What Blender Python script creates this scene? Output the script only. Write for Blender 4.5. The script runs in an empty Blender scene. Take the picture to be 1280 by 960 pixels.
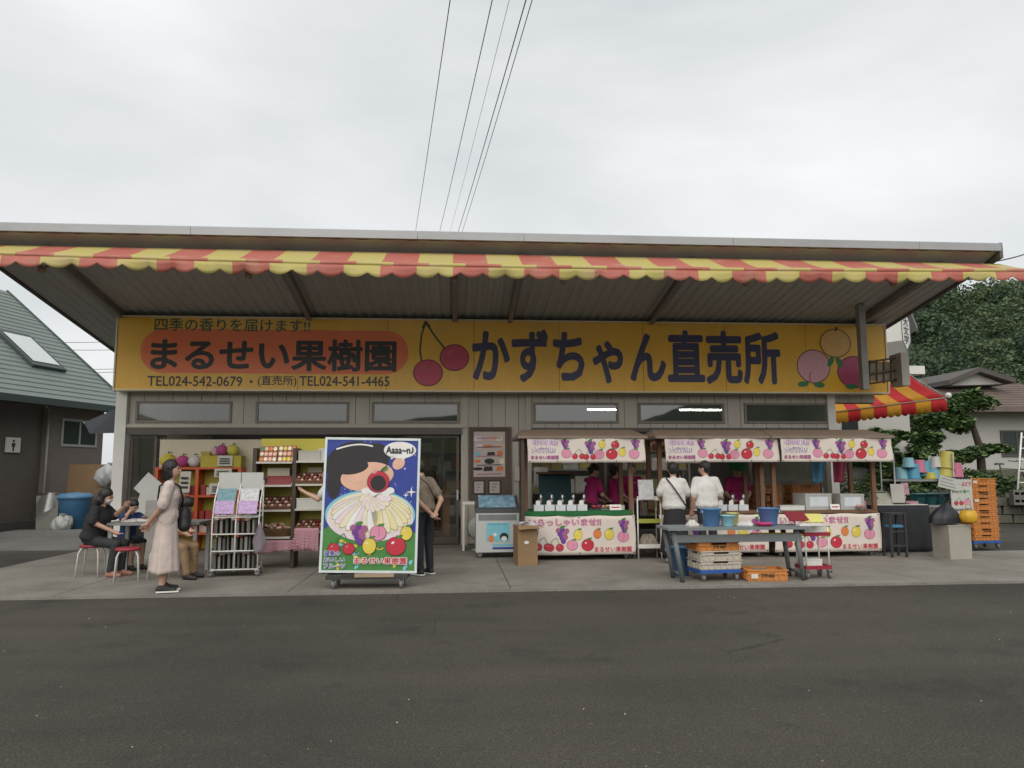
import bpy, math, random
import numpy as np
from mathutils import Vector, Matrix
random.seed(7); np.random.seed(7)
R = math.radians
SC = bpy.context.scene
COL = SC.collection
# ------------------------------------------------------------------ camera
FPX, YAW, PITCH, ROLL, CAM_H = 930.0, R(4.52), R(6.6), R(-0.225), 1.5
fwd = Vector((math.sin(YAW)*math.cos(PITCH), math.cos(YAW)*math.cos(PITCH), math.sin(PITCH)))
rgt0 = Vector((math.cos(YAW), -math.sin(YAW), 0)); up0 = rgt0.cross(fwd)
rgt = rgt0*math.cos(ROLL)+up0*math.sin(ROLL); upv = up0*math.cos(ROLL)-rgt0*math.sin(ROLL)
cam = bpy.data.cameras.new('camera'); camo = bpy.data.objects.new('camera', cam); COL.objects.link(camo)
camo.matrix_world = Matrix(((rgt.x, upv.x, -fwd.x, 0), (rgt.y, upv.y, -fwd.y, 0), (rgt.z, upv.z, -fwd.z, CAM_H), (0, 0, 0, 1)))
cam.sensor_fit = 'HORIZONTAL'; cam.sensor_width = 36; cam.lens = 36*FPX/1280; cam.clip_start = .05; cam.clip_end = 3000
SC.camera = camo
def ray(x, y): return rgt*((x-640)/FPX)+upv*((480-y)/FPX)+fwd
def G(x, y, z=0.0):                       # pixel -> point on a level at height z
    d = ray(x, y); t = (z-CAM_H)/d.z; return Vector((d.x*t, d.y*t, z))
def PL(x, y, Y):                          # pixel -> (X, Z) on the plane at depth Y
    d = ray(x, y); t = Y/d.y; return d.x*t, d.z*t+CAM_H
# ------------------------------------------------------------------ world: overcast daylight
W = bpy.data.worlds.new('World'); SC.world = W; W.use_nodes = True
nt = W.node_tree; nt.nodes.clear()
N = nt.nodes.new; L = nt.links.new
SUN_EL, SUN_ROT = R(42), R(195)
sky = N('ShaderNodeTexSky'); sky.sky_type = 'NISHITA'; sky.sun_disc = False; sky.sun_elevation = SUN_EL; sky.sun_rotation = SUN_ROT
sky.air_density = 1.2; sky.dust_density = 4
skm = N('ShaderNodeMix'); skm.data_type = 'RGBA'; skm.blend_type = 'MULTIPLY'; skm.inputs[0].default_value = 1
skm.inputs[7].default_value = (.1, .1, .1, 1); L(sky.outputs[0], skm.inputs[6])
tc = N('ShaderNodeTexCoord'); mp = N('ShaderNodeMapping'); mp.inputs['Scale'].default_value = (1, 1, 3.2); L(tc.outputs['Generated'], mp.inputs[0])
nz = N('ShaderNodeTexNoise'); nz.inputs['Scale'].default_value = 1.25; nz.inputs['Detail'].default_value = 6; nz.inputs['Roughness'].default_value = .5; nz.inputs['Distortion'].default_value = .3
L(mp.outputs[0], nz.inputs[0])
cr = N('ShaderNodeValToRGB'); e = cr.color_ramp.elements
e[0].position = .3; e[0].color = (.47, .50, .515, 1); e[1].position = .72; e[1].color = (.76, .765, .765, 1); L(nz.outputs[0], cr.inputs[0])
mx = N('ShaderNodeMix'); mx.data_type = 'RGBA'; mx.inputs[0].default_value = .93
L(skm.outputs[2], mx.inputs[6]); L(cr.outputs[0], mx.inputs[7])
bg = N('ShaderNodeBackground'); bg.inputs[1].default_value = 1.0; L(mx.outputs[2], bg.inputs[0])
ow = N('ShaderNodeOutputWorld'); L(bg.outputs[0], ow.inputs[0])
sun = bpy.data.lights.new('sun', 'SUN'); sun.energy = 1.5; sun.angle = R(70); sun.color = (1, .955, .88)
suno = bpy.data.objects.new('sun', sun); COL.objects.link(suno)
sd = Vector((math.sin(SUN_ROT)*math.cos(SUN_EL), math.cos(SUN_ROT)*math.cos(SUN_EL), math.sin(SUN_EL)))
suno.rotation_euler = sd.to_track_quat('Z', 'Y').to_euler(); suno.location = (0, -10, 20)
SC.view_settings.view_transform = 'Standard'; SC.view_settings.look = 'None'; SC.view_settings.gamma = 1
SC.view_settings.exposure = 0.4; SC.view_settings.use_curve_mapping = False
SC.render.engine = 'CYCLES'; SC.cycles.max_bounces = 6; SC.cycles.use_denoising = True
# ------------------------------------------------------------------ materials
def lin(c):
    if isinstance(c, str):
        c = [int(c[i:i+2], 16)/255 for i in (0, 2, 4)]
        return tuple(v/12.92 if v <= .04045 else ((v+.055)/1.055)**2.4 for v in c)
    return tuple(c)
MATS = {}
def M(name, col, rough=.6, var=.1, scale=6, metal=0, bump=0, bscale=40, spec=.5, stretch=(1, 1, 1), dirt=0, dirtcol=(.05, .045, .04)):
    """Principled material whose colour varies by noise, with optional fine relief and dirt patches."""
    if name in MATS: return MATS[name]
    m = bpy.data.materials.new(name); m.use_nodes = True; t = m.node_tree; b = t.nodes['Principled BSDF']
    c = lin(col); b.inputs['Roughness'].default_value = rough; b.inputs['Metallic'].default_value = metal
    b.inputs['Specular IOR Level'].default_value = spec
    co = t.nodes.new('ShaderNodeTexCoord'); mpn = t.nodes.new('ShaderNodeMapping'); mpn.inputs['Scale'].default_value = stretch
    t.links.new(co.outputs['Object'], mpn.inputs[0])
    no = t.nodes.new('ShaderNodeTexNoise'); no.inputs['Scale'].default_value = scale; no.inputs['Detail'].default_value = 5; no.inputs['Roughness'].default_value = .6
    t.links.new(mpn.outputs[0], no.inputs[0])
    rp = t.nodes.new('ShaderNodeValToRGB'); el = rp.color_ramp.elements
    el[0].position = .28; el[0].color = (*[v*(1-var) for v in c], 1); el[1].position = .72; el[1].color = (*[min(1, v*(1+var)) for v in c], 1)
    t.links.new(no.outputs[0], rp.inputs[0]); out = rp.outputs[0]
    if dirt:
        n2 = t.nodes.new('ShaderNodeTexNoise'); n2.inputs['Scale'].default_value = scale*.37; n2.inputs['Detail'].default_value = 8; n2.inputs['Roughness'].default_value = .7
        t.links.new(mpn.outputs[0], n2.inputs[0])
        r2 = t.nodes.new('ShaderNodeValToRGB'); r2.color_ramp.elements[0].position = .5; r2.color_ramp.elements[1].position = .75
        r2.color_ramp.elements[0].color = (0, 0, 0, 1); r2.color_ramp.elements[1].color = (dirt, dirt, dirt, 1)
        t.links.new(n2.outputs[0], r2.inputs[0])
        mm = t.nodes.new('ShaderNodeMix'); mm.data_type = 'RGBA'; mm.inputs[7].default_value = (*dirtcol, 1)
        t.links.new(r2.outputs[0], mm.inputs[0]); t.links.new(out, mm.inputs[6]); out = mm.outputs[2]
    t.links.new(out, b.inputs['Base Color'])
    if bump:
        n3 = t.nodes.new('ShaderNodeTexNoise'); n3.inputs['Scale'].default_value = bscale; n3.inputs['Detail'].default_value = 4
        t.links.new(mpn.outputs[0], n3.inputs[0])
        bu = t.nodes.new('ShaderNodeBump'); bu.inputs['Strength'].default_value = bump; bu.inputs['Distance'].default_value = .02
        t.links.new(n3.outputs[0], bu.inputs['Height']); t.links.new(bu.outputs[0], b.inputs['Normal'])
    MATS[name] = m; return m
def Mglass(name, tint=(.9, .95, .95), refl=.25, rough=.02):
    """Thin pane: mostly see-through with a mirror sheen."""
    if name in MATS: return MATS[name]
    m = bpy.data.materials.new(name); m.use_nodes = True; t = m.node_tree; t.nodes.clear()
    o = t.nodes.new('ShaderNodeOutputMaterial'); tr = t.nodes.new('ShaderNodeBsdfTransparent'); tr.inputs[0].default_value = (*tint, 1)
    gl = t.nodes.new('ShaderNodeBsdfGlossy'); gl.inputs['Roughness'].default_value = rough
    co = t.nodes.new('ShaderNodeTexCoord'); no = t.nodes.new('ShaderNodeTexNoise'); no.inputs['Scale'].default_value = .9; t.links.new(co.outputs['Object'], no.inputs[0])
    bu = t.nodes.new('ShaderNodeBump'); bu.inputs['Strength'].default_value = .15; bu.inputs['Distance'].default_value = .01
    t.links.new(no.outputs[0], bu.inputs['Height']); t.links.new(bu.outputs[0], gl.inputs['Normal'])
    mi = t.nodes.new('ShaderNodeMixShader'); mi.inputs[0].default_value = refl
    t.links.new(tr.outputs[0], mi.inputs[1]); t.links.new(gl.outputs[0], mi.inputs[2]); t.links.new(mi.outputs[0], o.inputs[0])
    MATS[name] = m; return m
def Memit(name, col, st):
    m = bpy.data.materials.new(name); m.use_nodes = True; b = m.node_tree.nodes['Principled BSDF']
    b.inputs['Emission Color'].default_value = (*col, 1); b.inputs['Emission Strength'].default_value = st; MATS[name] = m; return m
# ------------------------------------------------------------------ mesh helpers
def rotz(a): return Matrix.Rotation(a, 3, 'Z')
class MB:
    """Collects shapes with a material index per face; build() links them as one mesh object."""
    def __init__(s): s.v = []; s.f = []; s.mi = []; s.sm = []
    def add(s, vs, fs, m=0, smooth=False):
        o = len(s.v); s.v += [tuple(v) for v in vs]; s.f += [tuple(i+o for i in f) for f in fs]; s.mi += [m]*len(fs); s.sm += [smooth]*len(fs); return s
    def box(s, x0, x1, y0, y1, z0, z1, m=0):
        return s.add([(x0,y0,z0),(x1,y0,z0),(x1,y1,z0),(x0,y1,z0),(x0,y0,z1),(x1,y0,z1),(x1,y1,z1),(x0,y1,z1)],
                     [(0,3,2,1),(4,5,6,7),(0,1,5,4),(1,2,6,5),(2,3,7,6),(3,0,4,7)], m)
    def obox(s, c, size, rot=None, m=0, taper=1.0):
        """Box about centre c, rotated by a 3x3 matrix; taper scales the top."""
        hx, hy, hz = [v/2 for v in size]; vs = []
        for z, k in ((-hz, 1), (hz, taper)):
            for x, y in ((-hx,-hy),(hx,-hy),(hx,hy),(-hx,hy)):
                p = Vector((x*k, y*k, z)); p = rot @ p if rot else p; vs.append(p+Vector(c))
        return s.add(vs, [(0,3,2,1),(4,5,6,7),(0,1,5,4),(1,2,6,5),(2,3,7,6),(3,0,4,7)], m)
    def prism(s, poly, axis, a, b, m=0):
        """Extrude a 2D polygon along an axis. axis 'x': poly=(y,z); 'y': poly=(x,z); 'z': poly=(x,y)."""
        f = {'x': lambda p, t: (t, p[0], p[1]), 'y': lambda p, t: (p[0], t, p[1]), 'z': lambda p, t: (p[0], p[1], t)}[axis]
        n = len(poly); vs = [f(p, a) for p in poly]+[f(p, b) for p in poly]
        return s.add(vs, [tuple(range(n))[::-1], tuple(range(n, 2*n))]+[(i, (i+1) % n, n+(i+1) % n, n+i) for i in range(n)], m)
    def tube(s, pts, r, n=8, m=0, cap=True):
        pts = [Vector(p) for p in pts]; rs = r if isinstance(r, (list, tuple)) else [r]*len(pts); vs = []; fs = []
        prev = None
        for i, p in enumerate(pts):
            d = (pts[min(i+1, len(pts)-1)]-pts[max(i-1, 0)]).normalized()
            if prev is None:
                a = d.cross(Vector((0, 0, 1)) if abs(d.z) < .9 else Vector((1, 0, 0))).normalized()
            else: a = (prev-d*prev.dot(d)).normalized()
            prev = a; b = d.cross(a)
            for k in range(n):
                t = 2*math.pi*k/n; vs.append(p+(a*math.cos(t)+b*math.sin(t))*rs[i])
        for i in range(len(pts)-1):
            for k in range(n): fs.append((i*n+k, i*n+(k+1) % n, (i+1)*n+(k+1) % n, (i+1)*n+k))
        s.add(vs, fs, m, True)
        if cap:
            o = len(s.v)-len(vs)
            s.f += [tuple(o+k for k in range(n))[::-1], tuple(o+(len(pts)-1)*n+k for k in range(n))]; s.mi += [m, m]; s.sm += [False, False]
        return s
    def lathe(s, prof, c=(0, 0, 0), n=16, m=0, axis='z', sx=1, sy=1, smooth=True):
        vs = []; fs = []
        for r, z in prof:
            for k in range(n):
                t = 2*math.pi*k/n; p = (r*math.cos(t)*sx, r*math.sin(t)*sy, z)
                if axis == 'x': p = (z, p[0], p[1])
                if axis == 'y': p = (p[0], z, p[1])
                vs.append((p[0]+c[0], p[1]+c[1], p[2]+c[2]))
        for i in range(len(prof)-1):
            for k in range(n): fs.append((i*n+k, i*n+(k+1) % n, (i+1)*n+(k+1) % n, (i+1)*n+k))
        if prof[0][0] > 1e-6: fs.append(tuple(range(n))[::-1])
        if prof[-1][0] > 1e-6: fs.append(tuple((len(prof)-1)*n+k for k in range(n)))
        return s.add(vs, fs, m, smooth)
    def sheet(s, fn, nu, nv, m=0, smooth=True, mfn=None):
        """Grid surface: fn(u, v) for u, v in 0..1."""
        vs = [fn(i/nu, j/nv) for j in range(nv+1) for i in range(nu+1)]
        o = len(s.v); s.v += [tuple(v) for v in vs]
        for j in range(nv):
            for i in range(nu):
                a = o+j*(nu+1)+i; s.f.append((a, a+1, a+nu+2, a+nu+1)); s.mi.append(mfn((i+.5)/nu, (j+.5)/nv) if mfn else m); s.sm.append(smooth)
        return s
    def mesh(s, name, mats):
        me = bpy.data.meshes.new(name); me.from_pydata(s.v, [], s.f)
        for m in (mats if isinstance(mats, (list, tuple)) else [mats]): me.materials.append(m)
        me.polygons.foreach_set('material_index', s.mi); me.polygons.foreach_set('use_smooth', s.sm); me.update(); return me
    def build(s, name, mats, parent=None, loc=None, rz=0, solid=0):
        o = bpy.data.objects.new(name, s.mesh(name, mats)); COL.objects.link(o)
        if parent: o.parent = parent
        if loc: o.location = loc
        if rz: o.rotation_euler.z = rz
        if solid:
            md = o.modifiers.new('thick', 'SOLIDIFY'); md.thickness = solid; md.offset = 0
        return o
def tag(o, label=None, cat=None, group=None, kind=None):
    for k, v in (('label', label), ('category', cat), ('group', group), ('kind', kind)):
        if v: o[k] = v
    return o
def thing(name, label, cat, loc=(0, 0, 0), rz=0, group=None):
    o = bpy.data.objects.new(name, None); COL.objects.link(o); o.location = loc; o.rotation_euler = (0, 0, rz); o.empty_display_size = .1
    return tag(o, label, cat, group)
def link_mesh(name, me, parent=None, loc=None, rz=0):
    o = bpy.data.objects.new(name, me); COL.objects.link(o)
    if parent: o.parent = parent
    if loc: o.location = loc
    if rz: o.rotation_euler.z = rz
    return o
def copy_tree(o, parent=None):
    c = o.copy(); COL.objects.link(c); c.parent = parent
    for ch in list(o.children): copy_tree(ch, c)
    return c
# lettering: flat characters in the XZ plane facing -Y, fitted to a box
def text_verts(body, bold=.02, res=3):
    cu = bpy.data.curves.new('lettering', 'FONT'); cu.body = body; cu.offset = bold; cu.resolution_u = res
    o = bpy.data.objects.new('lettering', cu); COL.objects.link(o); bpy.context.view_layer.update()
    me = bpy.data.meshes.new_from_object(o.evaluated_get(bpy.context.evaluated_depsgraph_get()))
    vs = [tuple(v.co) for v in me.vertices]; fs = [tuple(p.vertices) for p in me.polygons]
    bpy.data.objects.remove(o); bpy.data.curves.remove(cu); bpy.data.meshes.remove(me); return vs, fs
def letters(mb, body, x0, x1, z0, z1, y, m=0, bold=.02):
    vs, fs = text_verts(body, 0)
    if not vs: return mb
    a0 = min(v[0] for v in vs); a1 = max(v[0] for v in vs); b0 = min(v[1] for v in vs); b1 = max(v[1] for v in vs)
    # weight: the strokes are thickened by shifted copies, each a hair in front of the last
    w = bold*(x1-x0)/(a1-a0); h = bold*(z1-z0)/max(1e-6, b1-b0)
    sh = [(0, 0)] if not bold else [(0, 0)]+[(math.cos(i*math.pi/4), math.sin(i*math.pi/4)) for i in range(8)]
    for i, (dx, dz) in enumerate(sh):
        mb.add([(x0+w+(v[0]-a0)/(a1-a0)*(x1-x0-2*w)+dx*w, y-i*.00012, z0+h+(v[1]-b0)/max(1e-6, b1-b0)*(z1-z0-2*h)+dz*h) for v in vs], fs, m)
    return mb
def ell(mb, cx, cz, rx, rz_, y, m=0, n=22, rot=0, a0=0, a1=2*math.pi):
    ps = []
    full = abs(a1-a0) > 6.28
    k = n if full else n+1
    for i in range(k):
        t = a0+(a1-a0)*i/n; px, pz = rx*math.cos(t), rz_*math.sin(t)
        ps.append((cx+px*math.cos(rot)-pz*math.sin(rot), y, cz+px*math.sin(rot)+pz*math.cos(rot)))
    return mb.add(ps, [tuple(range(k))], m)
def flat(mb, pts, y, m=0): return mb.add([(p[0], y, p[1]) for p in pts], [tuple(range(len(pts)))], m)
def stroke(mb, pts, w, y, m=0):
    """A flat line of width w through 2D points."""
    n = len(pts); vs = []
    for i, p in enumerate(pts):
        a = Vector(pts[max(0, i-1)]); b = Vector(pts[min(n-1, i+1)]); d = (b-a).normalized(); q = Vector((-d.y, d.x))*w/2
        vs += [(p[0]+q.x, y, p[1]+q.y), (p[0]-q.x, y, p[1]-q.y)]
    return mb.add(vs, [(2*i, 2*i+1, 2*i+3, 2*i+2) for i in range(n-1)], m)
# ================================================================== SETTING
def Masphalt():
    m = bpy.data.materials.new('asphalt'); m.use_nodes = True; t = m.node_tree; b = t.nodes['Principled BSDF']; b.inputs['Roughness'].default_value = .85
    b.inputs['Specular IOR Level'].default_value = .3
    co = t.nodes.new('ShaderNodeTexCoord')
    def noise(s, d=4, r=.6):
        n = t.nodes.new('ShaderNodeTexNoise'); n.inputs['Scale'].default_value = s; n.inputs['Detail'].default_value = d; n.inputs['Roughness'].default_value = r
        t.links.new(co.outputs['Object'], n.inputs[0]); return n
    def ramp(src, a, b_, ca, cb):
        r = t.nodes.new('ShaderNodeValToRGB'); r.color_ramp.elements[0].position = a; r.color_ramp.elements[1].position = b_
        r.color_ramp.elements[0].color = (*ca, 1); r.color_ramp.elements[1].color = (*cb, 1); t.links.new(src, r.inputs[0]); return r
    def mix(f, a, b_, bt='MIX'):
        x = t.nodes.new('ShaderNodeMix'); x.data_type = 'RGBA'; x.blend_type = bt
        if isinstance(f, float): x.inputs[0].default_value = f
        else: t.links.new(f, x.inputs[0])
        for k, s in ((6, a), (7, b_)):
            if isinstance(s, tuple): x.inputs[k].default_value = (*s, 1)
            else: t.links.new(s, x.inputs[k])
        return x.outputs[2]
    base = ramp(noise(.35, 6, .65).outputs[0], .3, .7, (.050, .046, .039), (.074, .068, .058)).outputs[0]
    grain = ramp(noise(70, 4, .75).outputs[0], .3, .72, (.28, .28, .28), (1.9, 1.87, 1.8)).outputs[0]
    c = mix(1.0, base, grain, 'MULTIPLY')
    vo = t.nodes.new('ShaderNodeTexVoronoi'); vo.inputs['Scale'].default_value = 55; t.links.new(co.outputs['Object'], vo.inputs[0])
    st = ramp(vo.outputs['Color'], .86, .93, (0, 0, 0), (.55, .55, .55)).outputs[0]
    c = mix(st, c, (.13, .125, .115))
    pat = ramp(noise(.9, 7, .7).outputs[0], .55, .68, (0, 0, 0), (.55, .55, .55)).outputs[0]
    c = mix(pat, c, (.026, .025, .025)); t.links.new(c, b.inputs['Base Color'])
    big = ramp(noise(.13, 3, .5).outputs[0], .38, .62, (.78, .78, .79), (1.22, 1.21, 1.18)).outputs[0]; c = mix(1.0, c, big, 'MULTIPLY')
    wv = t.nodes.new('ShaderNodeTexNoise'); mp2 = t.nodes.new('ShaderNodeMapping'); mp2.inputs['Scale'].default_value = (.12, 1.6, 1); mp2.inputs['Rotation'].default_value = (0, 0, .06)
    t.links.new(co.outputs['Object'], mp2.inputs[0]); t.links.new(mp2.outputs[0], wv.inputs[0]); wv.inputs['Scale'].default_value = 1; wv.inputs['Detail'].default_value = 4
    c = mix(1.0, c, ramp(wv.outputs[0], .35, .65, (.91, .91, .91), (1.09, 1.09, 1.08)).outputs[0], 'MULTIPLY')
    dn = noise(2.2, 5, .6); dm = t.nodes.new('ShaderNodeMix'); dm.data_type = 'VECTOR'; dm.inputs[0].default_value = .12; t.links.new(co.outputs['Object'], dm.inputs[4]); t.links.new(dn.outputs['Color'], dm.inputs[5])
    vc = t.nodes.new('ShaderNodeTexVoronoi'); vc.feature = 'DISTANCE_TO_EDGE'; vc.inputs['Scale'].default_value = .42; t.links.new(dm.outputs[1], vc.inputs[0])
    ck = ramp(vc.outputs['Distance'], .0, .004, (1, 1, 1), (0, 0, 0)).outputs[0]; gate = ramp(noise(.5, 4).outputs[0], .52, .6, (0, 0, 0), (.75, .75, .75)).outputs[0]
    c = mix(mix(1.0, ck, gate, 'MULTIPLY'), c, (.016, .015, .014))
    t.links.new(c, b.inputs['Base Color'])
    bu = t.nodes.new('ShaderNodeBump'); bu.inputs['Strength'].default_value = .7; bu.inputs['Distance'].default_value = .012
    t.links.new(noise(110, 3, .7).outputs[0], bu.inputs['Height']); t.links.new(bu.outputs[0], b.inputs['Normal']); return m
def Mconcrete(name, c0, c1):
    m = bpy.data.materials.new(name); m.use_nodes = True; t = m.node_tree; b = t.nodes['Principled BSDF']; b.inputs['Roughness'].default_value = .8
    geo = t.nodes.new('ShaderNodeNewGeometry')
    def noise(s, d=6, r=.65):
        n = t.nodes.new('ShaderNodeTexNoise'); n.inputs['Scale'].default_value = s; n.inputs['Detail'].default_value = d; n.inputs['Roughness'].default_value = r
        t.links.new(geo.outputs['Position'], n.inputs[0]); return n
    def ramp(src, a, b_, ca, cb):
        r = t.nodes.new('ShaderNodeValToRGB'); r.color_ramp.elements[0].position = a; r.color_ramp.elements[1].position = b_
        r.color_ramp.elements[0].color = (*ca, 1); r.color_ramp.elements[1].color = (*cb, 1); t.links.new(src, r.inputs[0]); return r.outputs[0]
    a = ramp(noise(1.3).outputs[0], .32, .7, c0, c1); g = ramp(noise(38, 4).outputs[0], .3, .7, (.82, .82, .82), (1.14, 1.14, 1.14))
    x = t.nodes.new('ShaderNodeMix'); x.data_type = 'RGBA'; x.blend_type = 'MULTIPLY'; x.inputs[0].default_value = 1; t.links.new(a, x.inputs[6]); t.links.new(g, x.inputs[7])
    s = ramp(noise(.8, 8, .75).outputs[0], .55, .66, (0, 0, 0), (.5, .5, .5))
    y = t.nodes.new('ShaderNodeMix'); y.data_type = 'RGBA'; t.links.new(s, y.inputs[0]); t.links.new(x.outputs[2], y.inputs[6]); y.inputs[7].default_value = (.12, .11, .095, 1)
    t.links.new(y.outputs[2], b.inputs['Base Color'])
    bu = t.nodes.new('ShaderNodeBump'); bu.inputs['Strength'].default_value = .25; bu.inputs['Distance'].default_value = .01
    t.links.new(noise(60, 4).outputs[0], bu.inputs['Height']); t.links.new(bu.outputs[0], b.inputs['Normal']); return m
ASPHALT = Masphalt(); CONC = Mconcrete('slab_concrete', (.17, .158, .134), (.262, .244, .21)); CONC2 = Mconcrete('old_concrete', (.15, .145, .135), (.22, .215, .2))
ground = MB().sheet(lambda u, v: (-600+1200*u, -600+1200*v, -.03), 1, 1).build('ground', ASPHALT); tag(ground, kind='structure')
# concrete apron in cast slabs with open joints
pav = bpy.data.objects.new('pavement', None); COL.objects.link(pav); tag(pav, kind='structure')
xs = [-7.1, -4.85, -2.05, .74, 3.55, 6.35, 9.1, 11.9, 14.7]
for a, b in zip(xs[:-1], xs[1:]):
    y1 = 13.05 if a > 8 else 15.3
    MB().box(a+.006, b-.006, 9.68, y1, -.16, 0).build('slab', CONC, pav)
MB().box(-7.1, 9.1, 15.306, 15.6, -.16, .001).build('slab', CONC, pav)
edge = MB().box(-7.1, 14.7, 9.62, 9.676, -.16, .004).build('kerb_edging', Mconcrete('edging_concrete', (.17, .16, .14), (.25, .235, .21)), pav)
MB().box(9.11, 16.5, 13.06, 13.16, -.16, -.004).build('drain_edging', MATS.get('x') or Mconcrete('drain_concrete', (.28, .275, .26), (.36, .35, .33)), pav)
path = MB().box(-26, -7.12, 15.5, 40, -.2, -.012).build('path', CONC2); tag(path, kind='structure')
# grit and litter on the asphalt
rg = random.Random(3); gb = MB()
for i in range(70):
    x = rg.uniform(-6, 7.5); y = 2.6+7*rg.random()**1.3; s = rg.uniform(.002, .006)
    gb.obox((x, y, -.027), (s*2, s*1.4, s), rotz(rg.uniform(0, 3)), 0 if rg.random() < .8 else 1, .6)
gravel = gb.build('gravel', [M('grit', (.42, .4, .36), .8), M('dry_leaf', (.3, .2, .07), .8)]); tag(gravel, 'small pale grit scattered over the asphalt', 'grit', kind='stuff')

# ---------------------------------------------------------------- market building
YW = 15.4
SID = M('siding', (.44, .41, .352), .55, .05, 2.0, dirt=.4, dirtcol=(.22, .195, .155), stretch=(1, 1, .3))
SIDB = M('siding_backing', (.13, .12, .11), .8)
BRONZE = M('bronze_frame', (.085, .066, .052), .45, .15, 5)
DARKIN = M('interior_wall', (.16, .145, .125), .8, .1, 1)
WHITEP = M('white_paint', (.7, .69, .65), .5, .05, 3, dirt=.12, dirtcol=(.35, .32, .27))
bld = thing('market_building', 'long shop with pale vertical siding, big canopy roof and open front', 'shop building', (0, 0, 0))
WINS = [(170, 290), (320, 436), (465, 574), (667, 773), (798, 905), (930, 1034)]
wz0, wz1 = PL(640, 529, YW)[1], PL(640, 503, YW)[1]
winx = [(PL(a, 516, YW)[0], PL(b, 516, YW)[0]) for a, b in WINS]
XL, XR = -6.62, 8.2; DX0, DX1 = -6.42, .14; RX0, RX1 = 1.62, 7.98     # openings
HEAD = 2.27; ZTOP = 4.85
def siding(x0, x1, z0, z1):
    """One board column cut round the windows."""
    rects = [(x0, x1, z0, z1)]
    for a, b in winx:
        out = []
        for (p, q, r, s) in rects:
            if b <= p or a >= q or wz1 <= r or wz0 >= s: out.append((p, q, r, s)); continue
            if r < wz0: out.append((p, q, r, wz0))
            if s > wz1: out.append((p, q, wz1, s))
            if p < a: out.append((p, a, max(r, wz0), min(s, wz1)))
            if q > b: out.append((b, q, max(r, wz0), min(s, wz1)))
        rects = out
    for (p, q, r, s) in rects:
        if q-p < .02 or s-r < .02: continue
        MB().box(p+.005, q-.005, YW-.014+random.uniform(-.002, .002), YW+.02, r+.001, s-.001).build('siding_board', SID, bld)
pitch = .279; x = XL+.16
while x < XR-.05:
    x1 = min(x+pitch, XR)
    full = x > DX1+.02 and x1 < RX0+.1
    siding(x, x1, .02 if full else HEAD+.1, 3.12); siding(x, x1, 4.5, ZTOP); x = x1
for i in range(3): siding(XR+i*.3, XR+.3+i*.3, 2.92, 3.12); siding(XR+i*.3, XR+.3+i*.3, 4.5, ZTOP)
back = MB()
def bwall(x0, x1, z0, z1): back.box(x0, x1, YW+.022, YW+.14, z0, z1)
ex = [XL]+[v for w in winx for v in w]+[XR]
bwall(XL, XR+.9, wz1, ZTOP+.25); bwall(XL, XR, HEAD+.09, wz0)
for i in range(0, len(ex), 2): bwall(ex[i], ex[i+1], wz0, wz1)
bwall(DX1+.02, RX0-.02, 0, HEAD+.09)
back.build('wall_core', SIDB, bld)
MB().box(XL-.06, XL+.15, YW-.12, YW+.1, 0, 3.1).build('corner_post', WHITEP, bld)
MB().box(XR-.2, XR-.03, YW-.08, YW+.1, 0, 3.1).build('corner_post', WHITEP, bld)
MB().box(.16, .3, YW-.05, YW-.016, 0, 3.1).build('trim_post', SID, bld)
MB().box(1.5, 1.6, YW-.06, YW-.016, 0, 3.1).build('trim_post', SID, bld)
MB().box(RX0, XR-.2, YW-.07, YW-.016, HEAD+.02, HEAD+.1).build('head_track', BRONZE, bld)
MB().box(XL+.15, DX1+.04, YW-.09, YW-.016, HEAD-.04, HEAD+.1).build('head_track', BRONZE, bld)
MB().box(XL+.15, DX1+.1, YW-.1, YW-.018, HEAD+.1, HEAD+.16).build('flashing', SID, bld)
PANE = Mglass('window_glass', (.55, .6, .6), .22); PANED = Mglass('door_glass', (.6, .62, .6), .12)
for k, (a, b) in enumerate(winx):
    w = MB(); t = .045; y0, y1 = YW-.045, YW+.03
    w.box(a, b, y0, y1, wz0, wz0+t).box(a, b, y0, y1, wz1-t, wz1).box(a, a+t, y0+.002, y1, wz0+t, wz1-t).box(b-t, b, y0+.002, y1, wz0+t, wz1-t)
    fr = w.build('window', M('window_frame', (.19, .165, .135), .45, .1), bld)
    g = MB(); cx, cz = (a+b)/2, (wz0+wz1)/2
    ti = R((-1.5, -1, -2, .8, 1, .6)[k])
    for dx in (a+t, b-t): pass
    g.add([(a+t, YW+.0, wz0+t), (b-t, YW+.0, wz0+t), (b-t, YW+.012*math.tan(ti)*10, wz1-t), (a+t, YW+.012*math.tan(ti)*10, wz1-t)], [(0, 1, 2, 3)])
    g.build('pane', PANE, fr)
# door leaves with glass
def door_leaf(x0, x1, y, name='sliding_door'):
    d = MB(); t = .055
    d.box(x0, x1, y, y+.035, 0.02, .16).box(x0, x1, y, y+.035, HEAD-.1, HEAD-.05).box(x0, x0+t, y+.001, y+.034, .16, HEAD-.1).box(x1-t, x1, y+.001, y+.034, .16, HEAD-.1)
    d.box(x0+t, x1-t, y+.003, y+.032, .95, 1.0)
    o = d.build(name, BRONZE, bld)
    MB().add([(x0+t, y+.017, .16), (x1-t, y+.017, .16), (x1-t, y+.017, HEAD-.1), (x0+t, y+.017, HEAD-.1)], [(0, 1, 2, 3)]).build('pane', PANED, o)
    MB().box(x1-t+.01, x1-.012, y-.012, y-.001, .9, 1.1).build('handle', M('steel', (.5, .5, .5), .35, .1, metal=1), o)
door_leaf(-6.42, -5.9, YW+.02); door_leaf(-6.3, -5.75, YW+.075); door_leaf(-.95, .12, YW+.02); door_leaf(-1.1, -.2, YW+.075)
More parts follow.
